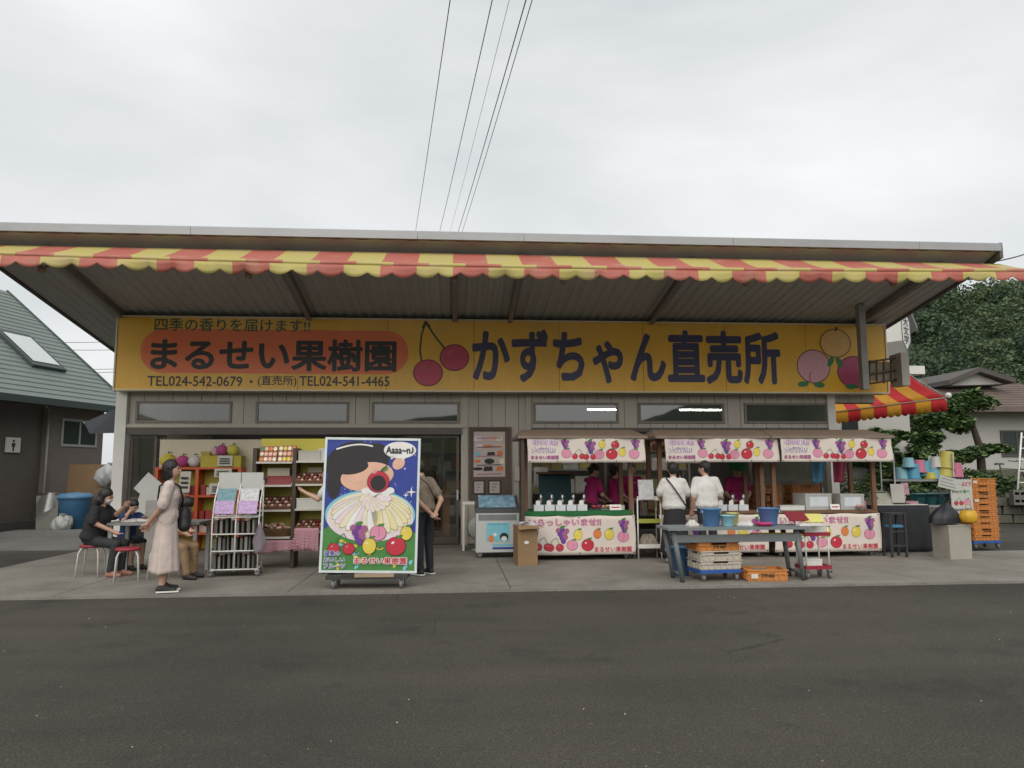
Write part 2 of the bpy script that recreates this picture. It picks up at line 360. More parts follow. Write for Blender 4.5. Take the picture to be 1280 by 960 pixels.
for a, b, k in ((1.66, 3.2, 0), (3.15, 4.75, 1), (4.7, 6.3, 0), (6.28, 7.9, 1)):
    if k: door_leaf(a, b, YW+.08)
# interior
YB = 20.8
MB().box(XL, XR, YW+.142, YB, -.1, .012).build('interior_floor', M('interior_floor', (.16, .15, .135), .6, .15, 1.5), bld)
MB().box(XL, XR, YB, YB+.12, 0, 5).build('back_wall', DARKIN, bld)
MB().box(XL-.02, XL+.1, YW+.142, YB, .013, 5.2).build('side_wall', SID, bld); MB().box(XR-.1, XR+.02, YW+.142, YB, .013, 5.2).build('side_wall', SID, bld)
MB().box(XL+.1, XR-.1, YW+.142, YB, 3.24, 3.3).build('interior_ceiling', M('ceiling_board', (.5, .49, .46), .8), bld)
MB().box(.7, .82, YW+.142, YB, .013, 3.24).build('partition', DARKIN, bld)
# canopy roof: folded plate deck rising to the front
RX_L, RX_R, RYF, RZF, RSL = -7.75, 9.5, 11.95, 5.33, .163
def rz(y): return RZF-RSL*(y-RYF)
dk = MB(); prof = []; x = RX_L; n = 0
while x < RX_R-.2:
    prof += [(x, -.16), (x+.08, -.16), (x+.1, -.138), (x+.18, -.138)]; x += .2
prof.append((RX_R, -.16))
vs = [(p, yy, rz(yy)+q) for yy in (RYF+.45, YB+.8) for p, q in prof]; k = len(prof)
dk.add(vs, [(i, i+k, i+k+1, i+1) for i in range(k-1)])
dk.build('roof_deck', M('deck_steel', (.50, .515, .50), .6, .08, 1.2, dirt=.15, dirtcol=(.34, .33, .31), stretch=(1, .2, 1)), bld)
MB().add([(RX_L, RYF+.02, rz(RYF)+.01), (RX_R, RYF+.02, rz(RYF)+.01), (RX_R, YB+.8, rz(YB+.8)+.01), (RX_L, YB+.8, rz(YB+.8)+.01)], [(0, 1, 2, 3)]).build('roof_sheet', M('deck_top', (.3, .32, .34), .5), bld)
FAS = M('fascia_metal', (.42, .44, .46), .38, .06, 1.5, metal=.25, dirt=.15)
for a, b in ((RX_L, -4.2), (-4.2, -.6), (-.6, 1.15), (1.15, 4.7), (4.7, 8.0), (8.0, RX_R)):
    MB().prism([(RYF-.06, rz(RYF)-.07), (RYF+.02, rz(RYF)-.07), (RYF+.02, rz(RYF)+.06), (RYF-.05, rz(RYF)+.07), (RYF-.075, rz(RYF)+.055)], 'x', a+.003, b-.003).build('fascia_panel', FAS, bld)
for X in (RX_L, RX_R):
    p = MB(); s = .03
    p.add([(X+dx, y, rz(y)+dz) for dx in (-s, s) for y, dz in ((RYF-.05, -.2), (YB+.8, -.2), (YB+.8, .07), (RYF-.05, .07))], [(0, 1, 2, 3), (7, 6, 5, 4), (0, 4, 5, 1), (1, 5, 6, 2), (2, 6, 7, 3), (3, 7, 4, 0)])
    p.build('verge_board', M('verge_metal', (.10, .09, .08), .6), bld)
BEAM = M('beam_paint', (.30, .28, .265), .6, .15, 3, dirt=.2)
for X in (-6.55, -2.9, .02, 1.15, 4.1, 8.6):
    bm = MB()
    for dy0, dy1, w in ((-.33, -.31, .09), (-.31, -.19, .012), (-.19, -.17, .09)):
        ya, yb = RYF+.25, YW-.02
        bm.add([(X+sx*w/2, y, rz(y)+dz) for sx in (-1, 1) for y, dz in ((ya, dy0), (yb, dy0), (yb, dy1), (ya, dy1))], [(0, 1, 2, 3), (7, 6, 5, 4), (0, 4, 5, 1), (1, 5, 6, 2), (2, 6, 7, 3), (3, 7, 4, 0)])
    bm.build('canopy_beam', BEAM, bld)
bm = MB()
for X0, X1 in ((-6.2, -3.2), (-2.6, -.2), (1.4, 3.8), (4.4, 8.2)):
    bm.tube([(X0+(X1-X0)*i/10, YW-.08, 4.72-.1*math.sin(math.pi*i/10)) for i in range(11)], .012, 5)
bm.build('cable_run', M('black_rubber', (.02, .02, .02), .5), bld)
el = MB(); kk = int((RX_R-RX_L)/.1); vs = []
for yy, dz in ((RYF+.0, -.075), (RYF+.5, -.172)):
    vs += [(RX_L+i*.1, yy, rz(yy)+dz-.008*((i//2) % 2)) for i in range(kk+1)]
el.add(vs, [(i, i+1, i+kk+2, i+kk+1) for i in range(kk)]); el.build('eave_lining', M('eave_lining', (.36, .345, .315), .6, .1, 2), bld)
# lit fluorescent lamps inside
TUBE = Memit('tube_light', (1, .97, .9), 40.0)
for i, (X, Y) in enumerate(((-5.2, 17.0), (-2.6, 17.0), (PL(765, 513, 17.2)[0], 17.2), (PL(800, 513, 17.2)[0]+1.55, 17.25), (PL(1010, 513, 18)[0], 18.6))):
    lm = thing('fluorescent_lamp', ['lit ceiling tube lamp above the plush toy shelf', 'lit ceiling tube lamp above the yellow shelves', 'lit tube lamp seen through window above first stall', 'lit tube lamp seen through window above second stall', 'lit tube lamp inside behind the last window'][i], 'lamp', (X, Y, 2.88 if X > 0 else 3.12), 0, 'fluorescent lamps inside the shop')
    MB().box(-.62, .62, -.05, .05, .04, .1).build('housing', WHITEP, lm)
    MB().tube([(-.58, 0, .02), (.58, 0, .02)], .011, 8).build('tube', TUBE, lm)

# storage racks deep inside
rk_ = random.Random(77)
for i, (X, lab) in enumerate(((2.6, 'steel storage rack with cartons deep inside behind first stall'), (4.9, 'steel storage rack with cartons deep inside behind middle stall'), (-.1, 'steel storage rack with cartons deep inside beyond glass door'))):
    sr = thing('storage_rack', lab, 'rack', (X, 17.9 if i < 2 else 18.6, .012), 0, 'storage racks inside the shop'); RM = M('rack_grey', (.3, .3, .29), .5)
    for sx in (-.85, .85):
        for sy in (0, .5): MB().box(sx-.02, sx+.02, sy-.02, sy+.02, 0, 2.0).build('upright', RM, sr)
    for z in (.4, .95, 1.5, 1.95):
        MB().box(-.83, .83, .021, .48, z-.03, z).build('shelf', RM, sr)
        x_ = -.8
        while x_ < .6:
            w_ = rk_.uniform(.2, .42); MB().box(x_, x_+w_-.02, .04, .4, z+.001, z+rk_.uniform(.2, .42)).build('carton', M('stock%d' % rk_.randrange(5), [(.3, .2, .11), (.5, .48, .44), (.34, .06, .05), (.12, .22, .28), (.4, .33, .12)][rk_.randrange(5)], .8, .15, 5), sr); x_ += w_
# ---------------------------------------------------------------- striped awning under the eave
def Mstripe(name, cols, width, off=0, axis=0, fade=.12):
    m = bpy.data.materials.new(name); m.use_nodes = True; t = m.node_tree; b = t.nodes['Principled BSDF']; b.inputs['Roughness'].default_value = .55
    co = t.nodes.new('ShaderNodeTexCoord'); sp = t.nodes.new('ShaderNodeSeparateXYZ'); t.links.new(co.outputs['Object'], sp.inputs[0])
    def mth(op, a, v):
        q = t.nodes.new('ShaderNodeMath'); q.operation = op; t.links.new(a, q.inputs[0]); q.inputs[1].default_value = v; return q.outputs[0]
    v = mth('FRACT', mth('DIVIDE', mth('ADD', sp.outputs[axis], off+100*width*2), width*2), 0); v = mth('GREATER_THAN', v, .5)
    x = t.nodes.new('ShaderNodeMix'); x.data_type = 'RGBA'; t.links.new(v, x.inputs[0]); x.inputs[6].default_value = (*cols[0], 1); x.inputs[7].default_value = (*cols[1], 1)
    no = t.nodes.new('ShaderNodeTexNoise'); no.inputs['Scale'].default_value = 2.2; no.inputs['Detail'].default_value = 6; t.links.new(co.outputs['Object'], no.inputs[0])
    r = t.nodes.new('ShaderNodeValToRGB'); r.color_ramp.elements[0].position = .5; r.color_ramp.elements[1].position = .78; r.color_ramp.elements[0].color = (0, 0, 0, 1); r.color_ramp.elements[1].color = (fade*3, fade*3, fade*3, 1); t.links.new(no.outputs[0], r.inputs[0])
    y = t.nodes.new('ShaderNodeMix'); y.data_type = 'RGBA'; t.links.new(r.outputs[0], y.inputs[0]); t.links.new(x.outputs[2], y.inputs[6]); y.inputs[7].default_value = (.62, .45, .3, 1)
    t.links.new(y.outputs[2], b.inputs['Base Color'])
    tl = t.nodes.new('ShaderNodeBsdfTranslucent'); t.links.new(y.outputs[2], tl.inputs[0]); mi = t.nodes.new('ShaderNodeMixShader'); mi.inputs[0].default_value = .25
    t.links.new(b.outputs[0], mi.inputs[1]); t.links.new(tl.outputs[0], mi.inputs[2]); t.links.new(mi.outputs[0], t.nodes['Material Output'].inputs[0]); return m
RY = ((.55, .165, .125), (.60, .52, .17))
AW = Mstripe('awning_fabric', RY, .54, .02, fade=.2); AWB = Mstripe('awning_bar_fabric', RY, .54, -.17, fade=.25)
aw = thing('striped_awning', 'faded red and yellow striped awning with scalloped valance along the canopy front', 'awning', (0, 0, 0))
AX0, AX1, AYB, AYF = -8.6, 9.55, 12.02, 11.0
azb = 5.06; azf = 4.665
def sg_(X): return -.085*(1-((X-.6)/8.6)**2)
rw = random.Random(5); ph = [rw.uniform(0, 6) for _ in range(6)]
MB().sheet(lambda u, v: (AX0+(AX1-AX0)*u, AYB+(AYF-AYB)*v, azb+(azf+sg_(AX0+(AX1-AX0)*u)-azb)*v-.02*math.sin(math.pi*v)+.008*math.sin(u*70+ph[0])*math.sin(math.pi*v)), 120, 6).build('fabric', AW, aw, solid=.003)
MB().tube([(AX0+(AX1-AX0)*i/40, AYF-.005, azf-.01+sg_(AX0+(AX1-AX0)*i/40)+.004*math.sin(i*1.7)) for i in range(41)], .036, 6).build('front_bar', AWB, aw)
def val(u, v):
    X = AX0+(AX1-AX0)*u; s = abs(math.sin(math.pi*(X-.1)/.352+.25*math.sin(X*1.7))); zb = azf+sg_(X)-.125-.085*s**.7+.012*math.sin(X*.9)+.01*math.sin(X*2.3+1)
    return (X, AYF-.03+.028*math.sin(X*5+ph[1])*v+.02*math.sin(X*1.3)*v+.012*math.sin(X*13+ph[2])*v, (azf+sg_(X)-.035)+(zb-azf-sg_(X)+.035)*v)
MB().sheet(val, 560, 3).build('valance', AW, aw, solid=.003)
KN = M('bracket_paint', (.35, .25, .2), .6)
for px in (50, 310, 568, 705, 933, 1118):
    X = PL(px, 352, AYF+.25)[0]; az_ = azf+sg_(X)
    a = MB().tube([(X, AYF+.02, az_-.04), (X, AYF+.3, az_-.14), (X, AYF+1.2, rz(AYF+1.2)-.2)], .02, 6); arm = a.build('awning_arm', BEAM, aw)
    MB().lathe([(0, -.05), (.05, -.04), (.062, 0), (.05, .04), (0, .05)], (X, AYF+.27, az_-.15), 10, axis='x').build('elbow_joint', KN, aw)

# ---------------------------------------------------------------- main signboard
SY = 15.0
def sp(x, y): return PL(x, y, SY)
sx0, sz0 = sp(143, 488); sx1 = sp(1110, 490)[0]; sz1 = sp(640, 400)[1]
sg = thing('shop_signboard', 'long yellow lightbox sign with shop name, fruit and phone numbers', 'sign', (0, 0, 0))
def Msign():
    m = M('sign_face', (.86, .49, .045), .32, .06, 1.1, dirt=.3, dirtcol=(.45, .27, .07), stretch=(2.5, 1, .35)); return m
npan = 9
for i in range(npan):
    a = sx0+(sx1-sx0)*i/npan; b = sx0+(sx1-sx0)*(i+1)/npan
    MB().box(a+.004, b-.004, SY, SY+.3, sz0+.03, sz1-.03).build('face_panel', Msign(), sg)
fr = MB(); t = .03
fr.box(sx0-t, sx1+t, SY-.02, SY+.31, sz0, sz0+t-.001).box(sx0-t, sx1+t, SY-.02, SY+.31, sz1-t+.001, sz1).box(sx0-t, sx0-.001, SY-.021, SY+.311, sz0+t, sz1-t).box(sx1+.001, sx1+t, SY-.021, SY+.311, sz0+t, sz1-t)
fr.build('frame', M('sign_edge', (.75, .68, .5), .4), sg)
INK = M('sign_ink', (.018, .022, .02), .4); GRN = M('sign_green', (.05, .125, .06), .4); NAVY = M('sign_navy', (.045, .045, .11), .4); PILL = M('sign_orange', (.86, .19, .055), .35, .06, 1)
def pxbox(x0, y0, x1, y1):
    a = sp(x0, y1); b = sp(x1, y0); return a[0], b[0], a[1], b[1]
x0, x1, z0, z1 = pxbox(174, 414, 511, 466); r = (z1-z0)/2; pl = MB(); pts = []
for i in range(17): t = math.pi/2+math.pi*i/16; pts.append((x0+r+r*math.cos(t), (z0+z1)/2+r*math.sin(t)))
for i in range(17): t = -math.pi/2+math.pi*i/16; pts.append((x1-r+r*math.cos(t), (z0+z1)/2+r*math.sin(t)))
flat(pl, pts, SY-.002).build('name_pill', PILL, sg)
def signtext(body, box, mat, bold, y=SY-.004): letters(MB(), body, *pxbox(*box), y, 0, bold).build('lettering', mat, sg)
signtext('まるせい果樹園', (187, 425, 496, 463), INK, .03)
signtext('四季の香りを届けます!!', (193, 399.5, 388, 413.5), GRN, .012)
signtext('TEL024-542-0679', (184, 470.5, 303, 482.5), INK, .012); signtext('・', (312, 475, 316, 479), INK, 0); signtext('(直売所)', (322, 469.5, 371, 483.5), INK, .012)
signtext('TEL024-541-4465', (374, 470.5, 487, 482.5), INK, .012)
signtext('かずちゃん直売所', (590, 414, 974, 479), NAVY, .032)
def px(x, y): return sp(x, y)
S = 1/ (930/15.1)   # metres per pixel on the sign
ch = MB(); RED = M('cherry_red', (.56, .06, .11), .4); REDD = M('cherry_line', (.10, .012, .02), .4); STEM = M('stem_green', (.06, .09, .02), .5)
for cx, cy in ((535, 466), (568, 447)):
    c = px(cx, cy); ell(ch, *c, 18.5*S, 17*S, SY-.003, 1, 30); ell(ch, *c, 17.3*S, 15.8*S, SY-.0045, 0, 30)
    ell(ch, c[0]-6*S, c[1]+6*S, 4*S, 2.2*S, SY-.006, 3, 14, .6)
for pts in ([(527, 452), (525, 438), (527, 418), (532, 404)], [(556, 436), (545, 422), (537, 410), (532, 404)]): stroke(ch, [px(*p) for p in pts], 2.2*S, SY-.005, 2)
stroke(ch, [px(529, 410), px(532, 402), px(537, 409)], 4*S, SY-.0055, 2)
ch.build('cherry_print', [RED, REDD, STEM, M('cherry_glint', (.5, .12, .14), .4)], sg)
ft = MB(); mats = [M('peach_pink', (.75, .40, .46), .4), M('print_line', (.09, .03, .03), .5), M('pear_tan', (.78, .46, .14), .4), M('grape_magenta', (.50, .08, .18), .4), M('leaf_print', (.04, .22, .09), .5)]
def fruit(cx, cy, rx, ry, m):
    c = px(cx, cy); ell(ft, *c, (rx+1.2)*S, (ry+1.2)*S, SY-.003-.001*m, 1, 30); ell(ft, *c, rx*S, ry*S, SY-.0035-.001*m, m, 30)
fruit(1017, 458, 21.5, 21, 0); fruit(1068, 465, 22, 20, 3); fruit(1044, 429, 20, 18, 2)
stroke(ft, [px(1044, 414), px(1046, 409)], 2.5*S, SY-.007, 1); stroke(ft, [px(1013, 478), px(1012, 470), px(1013, 465)], 1*S, SY-.007, 1)
for x_, y_, a_ in ((1004, 480, .1), (1024, 481, -.1), (1064, 483, .1), (1038, 452, 1.1), (1049, 453, 2.0)):
    c = px(x_, y_); ell(ft, *c, 7.5*S, 3.6*S, SY-.008, 4, 14, a_)
ft.build('fruit_print', mats, sg)
# hanging post and bracket sign at the right
hp = thing('bracket_sign', 'narrow projecting sign on a rusty bracket and hanging post by signboard end', 'sign', (0, 0, 0))
xa, za = PL(1081, 487, 14.2); zt = rz(14.2)-.17
STEELG = M('grey_steel', (.30, .29, .27), .5, .15, 4, dirt=.25, dirtcol=(.1, .06, .04))
MB().box(xa-.065, xa+.065, 14.13, 14.27, za, zt).build('hanging_post', STEELG, hp)
xb = PL(1124, 460, 14.2)[0]; br = MB(); zb0 = PL(1100, 478, 14.2)[1]; zb1 = PL(1100, 451, 14.2)[1]
for z in (zb0, (zb0+zb1)/2-.03, zb1): br.tube([(xa+.08, 14.2, z-.03), (xb-.06, 14.2, z+.06)], .022, 6)
for k in range(4): X = xa+.12+k*(xb-xa-.3)/3; br.tube([(X, 14.22, zb0-.02), (X+.03, 14.22, zb1+.02)], .014, 6)
br.build('bracket', M('rust_steel', (.12, .08, .055), .75, .35, 9), hp)
MB().box(xa+.1, xb-.1, 14.235, 14.26, zb0+.04, zb1-.02).build('back_plate', M('weathered_plate', (.24, .2, .14), .7, .35, 5), hp)
MB().box(xb-.075, xb+.085, 14.0, 14.4, zb0-.08, zb1+.14).build('sign_box', M('beige_box', (.42, .39, .33), .5, .08, 3), hp)

# ---------------------------------------------------------------- green-roofed building on the left
U = Vector((.25, .968, 0)); NN = Vector((.968, -.25, 0)); W0 = Vector((-10.99, 20.73, 0))
lb = thing('green_roof_building', 'dark walled building with green seamed metal roof at left', 'building', (0, 0, 0))
TEND, TST = 2.70, -16.0
def LP(t, d, z): p = W0+U*t+NN*d; return Vector((p.x, p.y, z))
ze, zr_, D = 3.38, 7.2, 4.7
GRF = M('green_roof', (.165, .20, .18), .5, .07, 1.2, dirt=.2, dirtcol=(.09, .11, .1)); GRD = M('green_trim', (.05, .07, .062), .55)
nrow = 26
for i in range(nrow):
    a, b = i/nrow, (i+1)/nrow
    def rp(f, t, up): return LP(t, .7-D*f, ze+(zr_-ze)*f+up)
    m = MB(); vs = [rp(a-.004, TST, .035), rp(a-.004, TEND, .035), rp(b+.001, TEND, .005), rp(b+.001, TST, .005), rp(a-.004, TST, -.02), rp(a-.004, TEND, -.02), rp(b, TEND, -.02), rp(b, TST, -.02)]
    m.add(vs, [(0, 1, 2, 3), (0, 4, 5, 1), (1, 5, 6, 2), (4, 7, 6, 5)]); m.build('roof_course', GRF, lb)
m = MB(); vs = [LP(TST, .72, ze-.16), LP(TEND+.03, .72, ze-.16), LP(TEND+.03, .72, ze+.02), LP(TST, .72, ze+.02)]
m.add(vs+[v-NN*.1 for v in vs], [(0, 1, 2, 3), (4, 7, 6, 5), (0, 4, 5, 1)]); m.build('eave_gutter', GRD, lb)
m = MB(); q = [LP(TEND, .72, ze-.16), LP(TEND, .7-D, zr_-.1), LP(TEND, .7-D, zr_+.06), LP(TEND, .72, ze+.06)]; m.add(q+[v+U*.07 for v in q], [(0, 1, 2, 3), (4, 7, 6, 5), (0, 4, 5, 1), (3, 2, 6, 7), (1, 5, 6, 2)]); m.build('verge_board', GRD, lb)
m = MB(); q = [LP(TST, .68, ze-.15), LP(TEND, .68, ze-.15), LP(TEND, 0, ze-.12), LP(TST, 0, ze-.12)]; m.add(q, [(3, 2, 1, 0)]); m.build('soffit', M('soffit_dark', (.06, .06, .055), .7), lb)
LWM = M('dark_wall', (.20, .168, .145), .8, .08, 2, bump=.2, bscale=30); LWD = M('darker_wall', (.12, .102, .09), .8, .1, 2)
m = MB(); q = [LP(.25, 0, 0), LP(TEND-.3, 0, 0), LP(TEND-.3, 0, ze-.1), LP(.25, 0, ze-.1)]; m.add(q+[v-NN*5 for v in q], [(0, 1, 2, 3), (1, 5, 6, 2), (4, 0, 3, 7)]); m.build('wall', LWM, lb)
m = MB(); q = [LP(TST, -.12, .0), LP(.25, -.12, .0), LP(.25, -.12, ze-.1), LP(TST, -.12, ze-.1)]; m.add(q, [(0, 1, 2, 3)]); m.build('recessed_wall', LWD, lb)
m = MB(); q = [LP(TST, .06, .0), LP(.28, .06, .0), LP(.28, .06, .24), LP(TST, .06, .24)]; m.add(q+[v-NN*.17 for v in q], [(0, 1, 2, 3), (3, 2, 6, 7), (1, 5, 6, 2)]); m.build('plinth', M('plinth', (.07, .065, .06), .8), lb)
m = MB().tube([LP(.24, .06, .02), LP(.24, .06, ze-.2)], .03, 7); m.build('downpipe', M('pipe_grey', (.34, .33, .31), .5), lb)
# window and toilet sign on that wall
m = MB(); wa, wb, wc, wd = .76, 2.13, 2.2, 2.98; t_ = .07
for (a, b, c, d) in ((wa, wb, wc, wc+t_), (wa, wb, wd-t_, wd), (wa, wa+t_, wc+t_, wd-t_), (wb-t_, wb, wc+t_, wd-t_), ((wa+wb)/2-.03, (wa+wb)/2+.03, wc+t_, wd-t_)):
    q = [LP(a, .03, c), LP(b, .03, c), LP(b, .03, d), LP(a, .03, d)]; m.add(q+[v-NN*.025 for v in q], [(0, 1, 2, 3), (0, 4, 5, 1), (3, 2, 6, 7), (0, 3, 7, 4), (1, 5, 6, 2)])
wo = m.build('window', M('pale_frame', (.4, .4, .38), .5), lb)
m = MB(); q = [LP(wa+t_, .012, wc+t_), LP(wb-t_, .012, wc+t_), LP(wb-t_, .012, wd-t_), LP(wa+t_, .012, wd-t_)]; m.add(q, [(0, 1, 2, 3)]); m.build('pane', M('greenish_pane', (.05, .065, .06), .12, .1, 2), wo)
wcs = thing('toilet_sign', 'small white toilet sign with a dark standing figure on the dark wall', 'sign', LP(-.72, -.08, 0), 0)
ang = math.atan2(-NN.x, NN.y)+math.pi
wcs.rotation_euler.z = math.atan2(U.y, U.x)
m = MB().box(-.22, .22, -.02, .02, 2.0, 2.38).build('plate', WHITEP, wcs)
m = MB(); ell(m, 0, 2.29, .035, .035, -.023); flat(m, [(-.06, 2.24), (.06, 2.24), (.05, 2.14), (.025, 2.14), (.025, 2.03), (-.025, 2.03), (-.025, 2.14), (-.05, 2.14)], -.023); m.build('pictogram', INK, wcs)
# skylight on the green roof
def RP(f, t, up): return LP(t, .7-D*f, ze+(zr_-ze)*f)+Vector((NN.x*.63, NN.y*.63, .78))*up
sk = thing('skylight', 'open roof window with pale pane on the green metal roof', 'skylight', (0, 0, 0))
sp_f0, sp_f1, st0, st1 = .24, .52, .05, 1.25
m = MB(); q = [RP(sp_f0, st0, .12), RP(sp_f0, st1, .12), RP(sp_f1, st1, .12), RP(sp_f1, st0, .12)]; q2 = [RP(sp_f0, st0, 0), RP(sp_f0, st1, 0), RP(sp_f1, st1, 0), RP(sp_f1, st0, 0)]
m.add(q+q2, [(0, 1, 5, 4), (1, 2, 6, 5), (2, 3, 7, 6), (3, 0, 4, 7), (0, 1, 2, 3)]); m.build('frame', M('skylight_dark', (.04, .055, .05), .5), sk)
m = MB(); q = [RP(sp_f0+.03, st0+.13, .135), RP(sp_f0+.03, st1-.13, .135), RP(sp_f1-.03, st1-.13, .135), RP(sp_f1-.03, st0+.13, .135)]; m.add(q, [(0, 1, 2, 3)]); m.build('pane', M('skylight_pane', (.6, .63, .63), .1, .05), sk)
# dark blue lean-to awning between the buildings
lt = thing('lean_to_awning', 'dark blue lean-to awning between the green roofed building and shop corner', 'awning', (0, 0, 0))
pa = [Vector((*[PL(152, 508, 17.5)[0]], 17.5, PL(152, 508, 17.5)[1])), Vector((PL(105, 528, 17.5)[0], 17.5, PL(105, 528, 17.5)[1])), Vector((PL(112, 542, 17.2)[0], 17.2, PL(112, 542, 17.2)[1])), Vector((PL(152, 541, 17.2)[0], 17.2, PL(152, 541, 17.2)[1]))]
m = MB(); m.add(pa+[p+Vector((0, .9, .1)) for p in pa], [(0, 1, 2, 3), (4, 7, 6, 5), (0, 4, 5, 1), (1, 5, 6, 2), (2, 6, 7, 3), (3, 7, 4, 0)]); m.build('fabric', M('navy_canvas', (.045, .05, .062), .8, .1, 3), lt)
MB().tube([pa[1], pa[1]+Vector((0, .9, -.25))], .02, 6).build('strut', STEELG, lt)
# ================================================================== RIGHT BACKGROUND, HILL, WIRES
RENDER_W = M('render_white', (.45, .44, .41), .8, .06, 1.2, dirt=.2, dirtcol=(.25, .24, .21))
# white annex house behind the shop's right end
an = thing('white_annex_house', 'white walled house with grey gable behind the right end of the shop', 'house', (0, 0, 0))
YA = 21.0
ax1 = PL(1132, 450, YA)[0]; zpk = PL(1122, 383, YA)[1]; xpk = PL(1122, 383, YA)[0]; zev = PL(1132, 402, YA)[1]
MB().prism([(8.6, -.02), (ax1, -.02), (ax1, zev), (xpk, zpk-.12), (8.6, zpk-2.2)], 'y', YA, YA+6).build('wall', RENDER_W, an)
rr = PL(1146, 414, YA-.4); rf = MB()
for (p, q) in (((xpk, zpk), (rr[0], rr[1])), ((8.2, zpk-2.4), (xpk, zpk))):
    rf.prism([p, q, (q[0], q[1]+.12), (p[0], p[1]+.12)], 'y', YA-.45, YA+6.3)
rf.build('roof', M('grey_metal_roof', (.2, .2, .2), .5), an)
MB().box(PL(1118, 462, YA)[0], ax1+.25, YA-.5, YA-.02, PL(1120, 470, YA)[1], PL(1120, 460, YA)[1]).build('sill_box', WHITEP, an)
MB().box(PL(1052, 530, YA)[0], PL(1072, 530, YA)[0], YA-.03, YA-.003, PL(1060, 545, YA)[1], PL(1060, 524, YA)[1]).build('window', M('dark_pane', (.03, .035, .035), .1), an)
# hexagonal lamp sign
hx = thing('hexagon_sign', 'white hexagonal lantern sign with dark framed characters on the annex wall', 'sign', (*[PL(1121, 415, YA-1)[0]], YA-1.0, PL(1121, 415, YA-1)[1]), R(35))
hexp = [(.34*math.sin(math.pi*2*i/6), .62*math.cos(math.pi*2*i/6)) for i in range(6)]
MB().prism(hexp, 'y', -.25, .25).build('lantern_body', WHITEP, hx)
m = MB()
for i in range(6):
    a, b = Vector(hexp[i]), Vector(hexp[(i+1) % 6]); stroke(m, [tuple(a*.93), tuple(b*.93)], .05, -.256)
m.build('face_frame', INK, hx)
letters(MB(), '大\n文\n字', -.17, .17, -.38, .38, -.258, 0, .02).build('lettering', INK, hx)
MB().box(-.06, .06, .25, .72, .3, .4).box(-.06, .06, .25, .72, -.4, -.3).build('wall_bracket', STEELG, hx)
# side awning
sa = thing('side_awning', 'bright red and yellow striped awning beyond the right end of the signboard', 'awning', (0, 0, 0))
def P3(x, y, Y): X, Z = PL(x, y, Y); return Vector((X, Y, Z))
A, B, Cc, Dd = P3(1183, 497, 16.4), P3(1030, 517, 19.6), P3(1133, 466, 17.6), P3(1030, 504, 20.6)
nst = 9; rm = M('awning_red', (.55, .02, .025), .6, .08, 3); ym = M('awning_yellow', (.62, .30, .02), .6, .08, 3)
def bil(u, v): return A.lerp(B, u).lerp(Cc.lerp(Dd, u), v)
MB().sheet(lambda u, v: bil(u, v)-Vector((0, 0, .06*math.sin(math.pi*v))), nst*4, 4, mfn=lambda u, v: int(u*nst) % 2).build('fabric', [rm, ym], sa, solid=.004)
MB().sheet(lambda u, v: bil(u, 0)+Vector((0, 0, -v*(.27+.05*abs(math.sin(u*nst*2*math.pi))))), nst*10, 2, mfn=lambda u, v: int(u*nst) % 2).build('valance', [rm, ym], sa, solid=.004)
fb = MB().tube([A, B], .015, 6).tube([A, Cc], .012, 6).tube([A+Vector((0, 0, -.05)), Vector((Cc.x-.3, YA-.05, Cc.z-1.0))], .02, 6); fb.build('frame', STEELG, sa)
MB().lathe([(0, -.07), (.06, -.05), (.07, 0), (.06, .05), (0, .07)], tuple(A+Vector((.05, 0, .05))), 8).build('bar_end', WHITEP, sa)
# brown roofed house
hs = thing('brown_roof_house', 'low white house with brown tiled hip and gable roof at far right', 'house', (0, 0, 0))
YH = 31.0
x0 = PL(1120, 560, YH)[0]; x1 = PL(1420, 560, YH)[0]; zeh = PL(1230, 514, YH)[1]
ROOFB = M('brown_roof', (.15, .115, .10), .7, .12, 2, dirt=.2); ROOFD = M('roof_edge', (.08, .07, .065), .7)
MB().box(x0, x1, YH, YH+8, -.5, zeh).build('wall', RENDER_W, hs)
zr2 = PL(1200, 474, YH+3.7)[1]
def roofhip(xa, xb, ya, yb, z0, z1, nm, ins):
    m = MB(); v = [(xa, ya, z0), (xb, ya, z0), (xb, yb, z0), (xa, yb, z0), (xa+ins, (ya+yb)/2, z1), (xb-ins, (ya+yb)/2, z1)]
    m.add(v+[(p[0], p[1], z0-.22) for p in v[:4]], [(0, 1, 5, 4), (1, 2, 5), (2, 3, 4, 5), (3, 0, 4), (0, 6, 7, 1), (1, 7, 8, 2), (3, 9, 6, 0), (6, 9, 8, 7)])
    return m.build(nm, ROOFB, hs)
ro = roofhip(x0-1, x1+1, YH-1.1, YH+8.5, zeh+.12, zr2, 'roof', 5)
for k in range(12):
    f = (k+.5)/12; z = zeh+.12+(zr2-zeh-.12)*f; y = YH-1.1+4.8*f; xl = x0-1+5*f; xr = x1+1-5*f
    MB().box(xl, xr, y-.05, y+.06, z-.02, z+.045).build('tile_course', ROOFB, ro)
g = MB(); gx, gz = PL(1218, 466, YH+1); ga = PL(1180, 482, YH+1); gb_ = PL(1262, 480, YH+1)
for (p, q) in (((gx, gz), gb_), (ga, (gx, gz))): g.prism([p, q, (q[0], q[1]+.22), (p[0], p[1]+.22)], 'y', YH+.6, YH+6)
g.build('gable', ROOFD, hs)
MB().prism([(ga[0]+.3, ga[1]), (gb_[0]-.3, gb_[1]), (gx, gz)], 'y', YH+1.0, YH+5.5).build('gable_panel', RENDER_W, hs)
fx0, fz0 = PL(1252, 571, YH); fx1, fz1 = PL(1290, 538, YH)
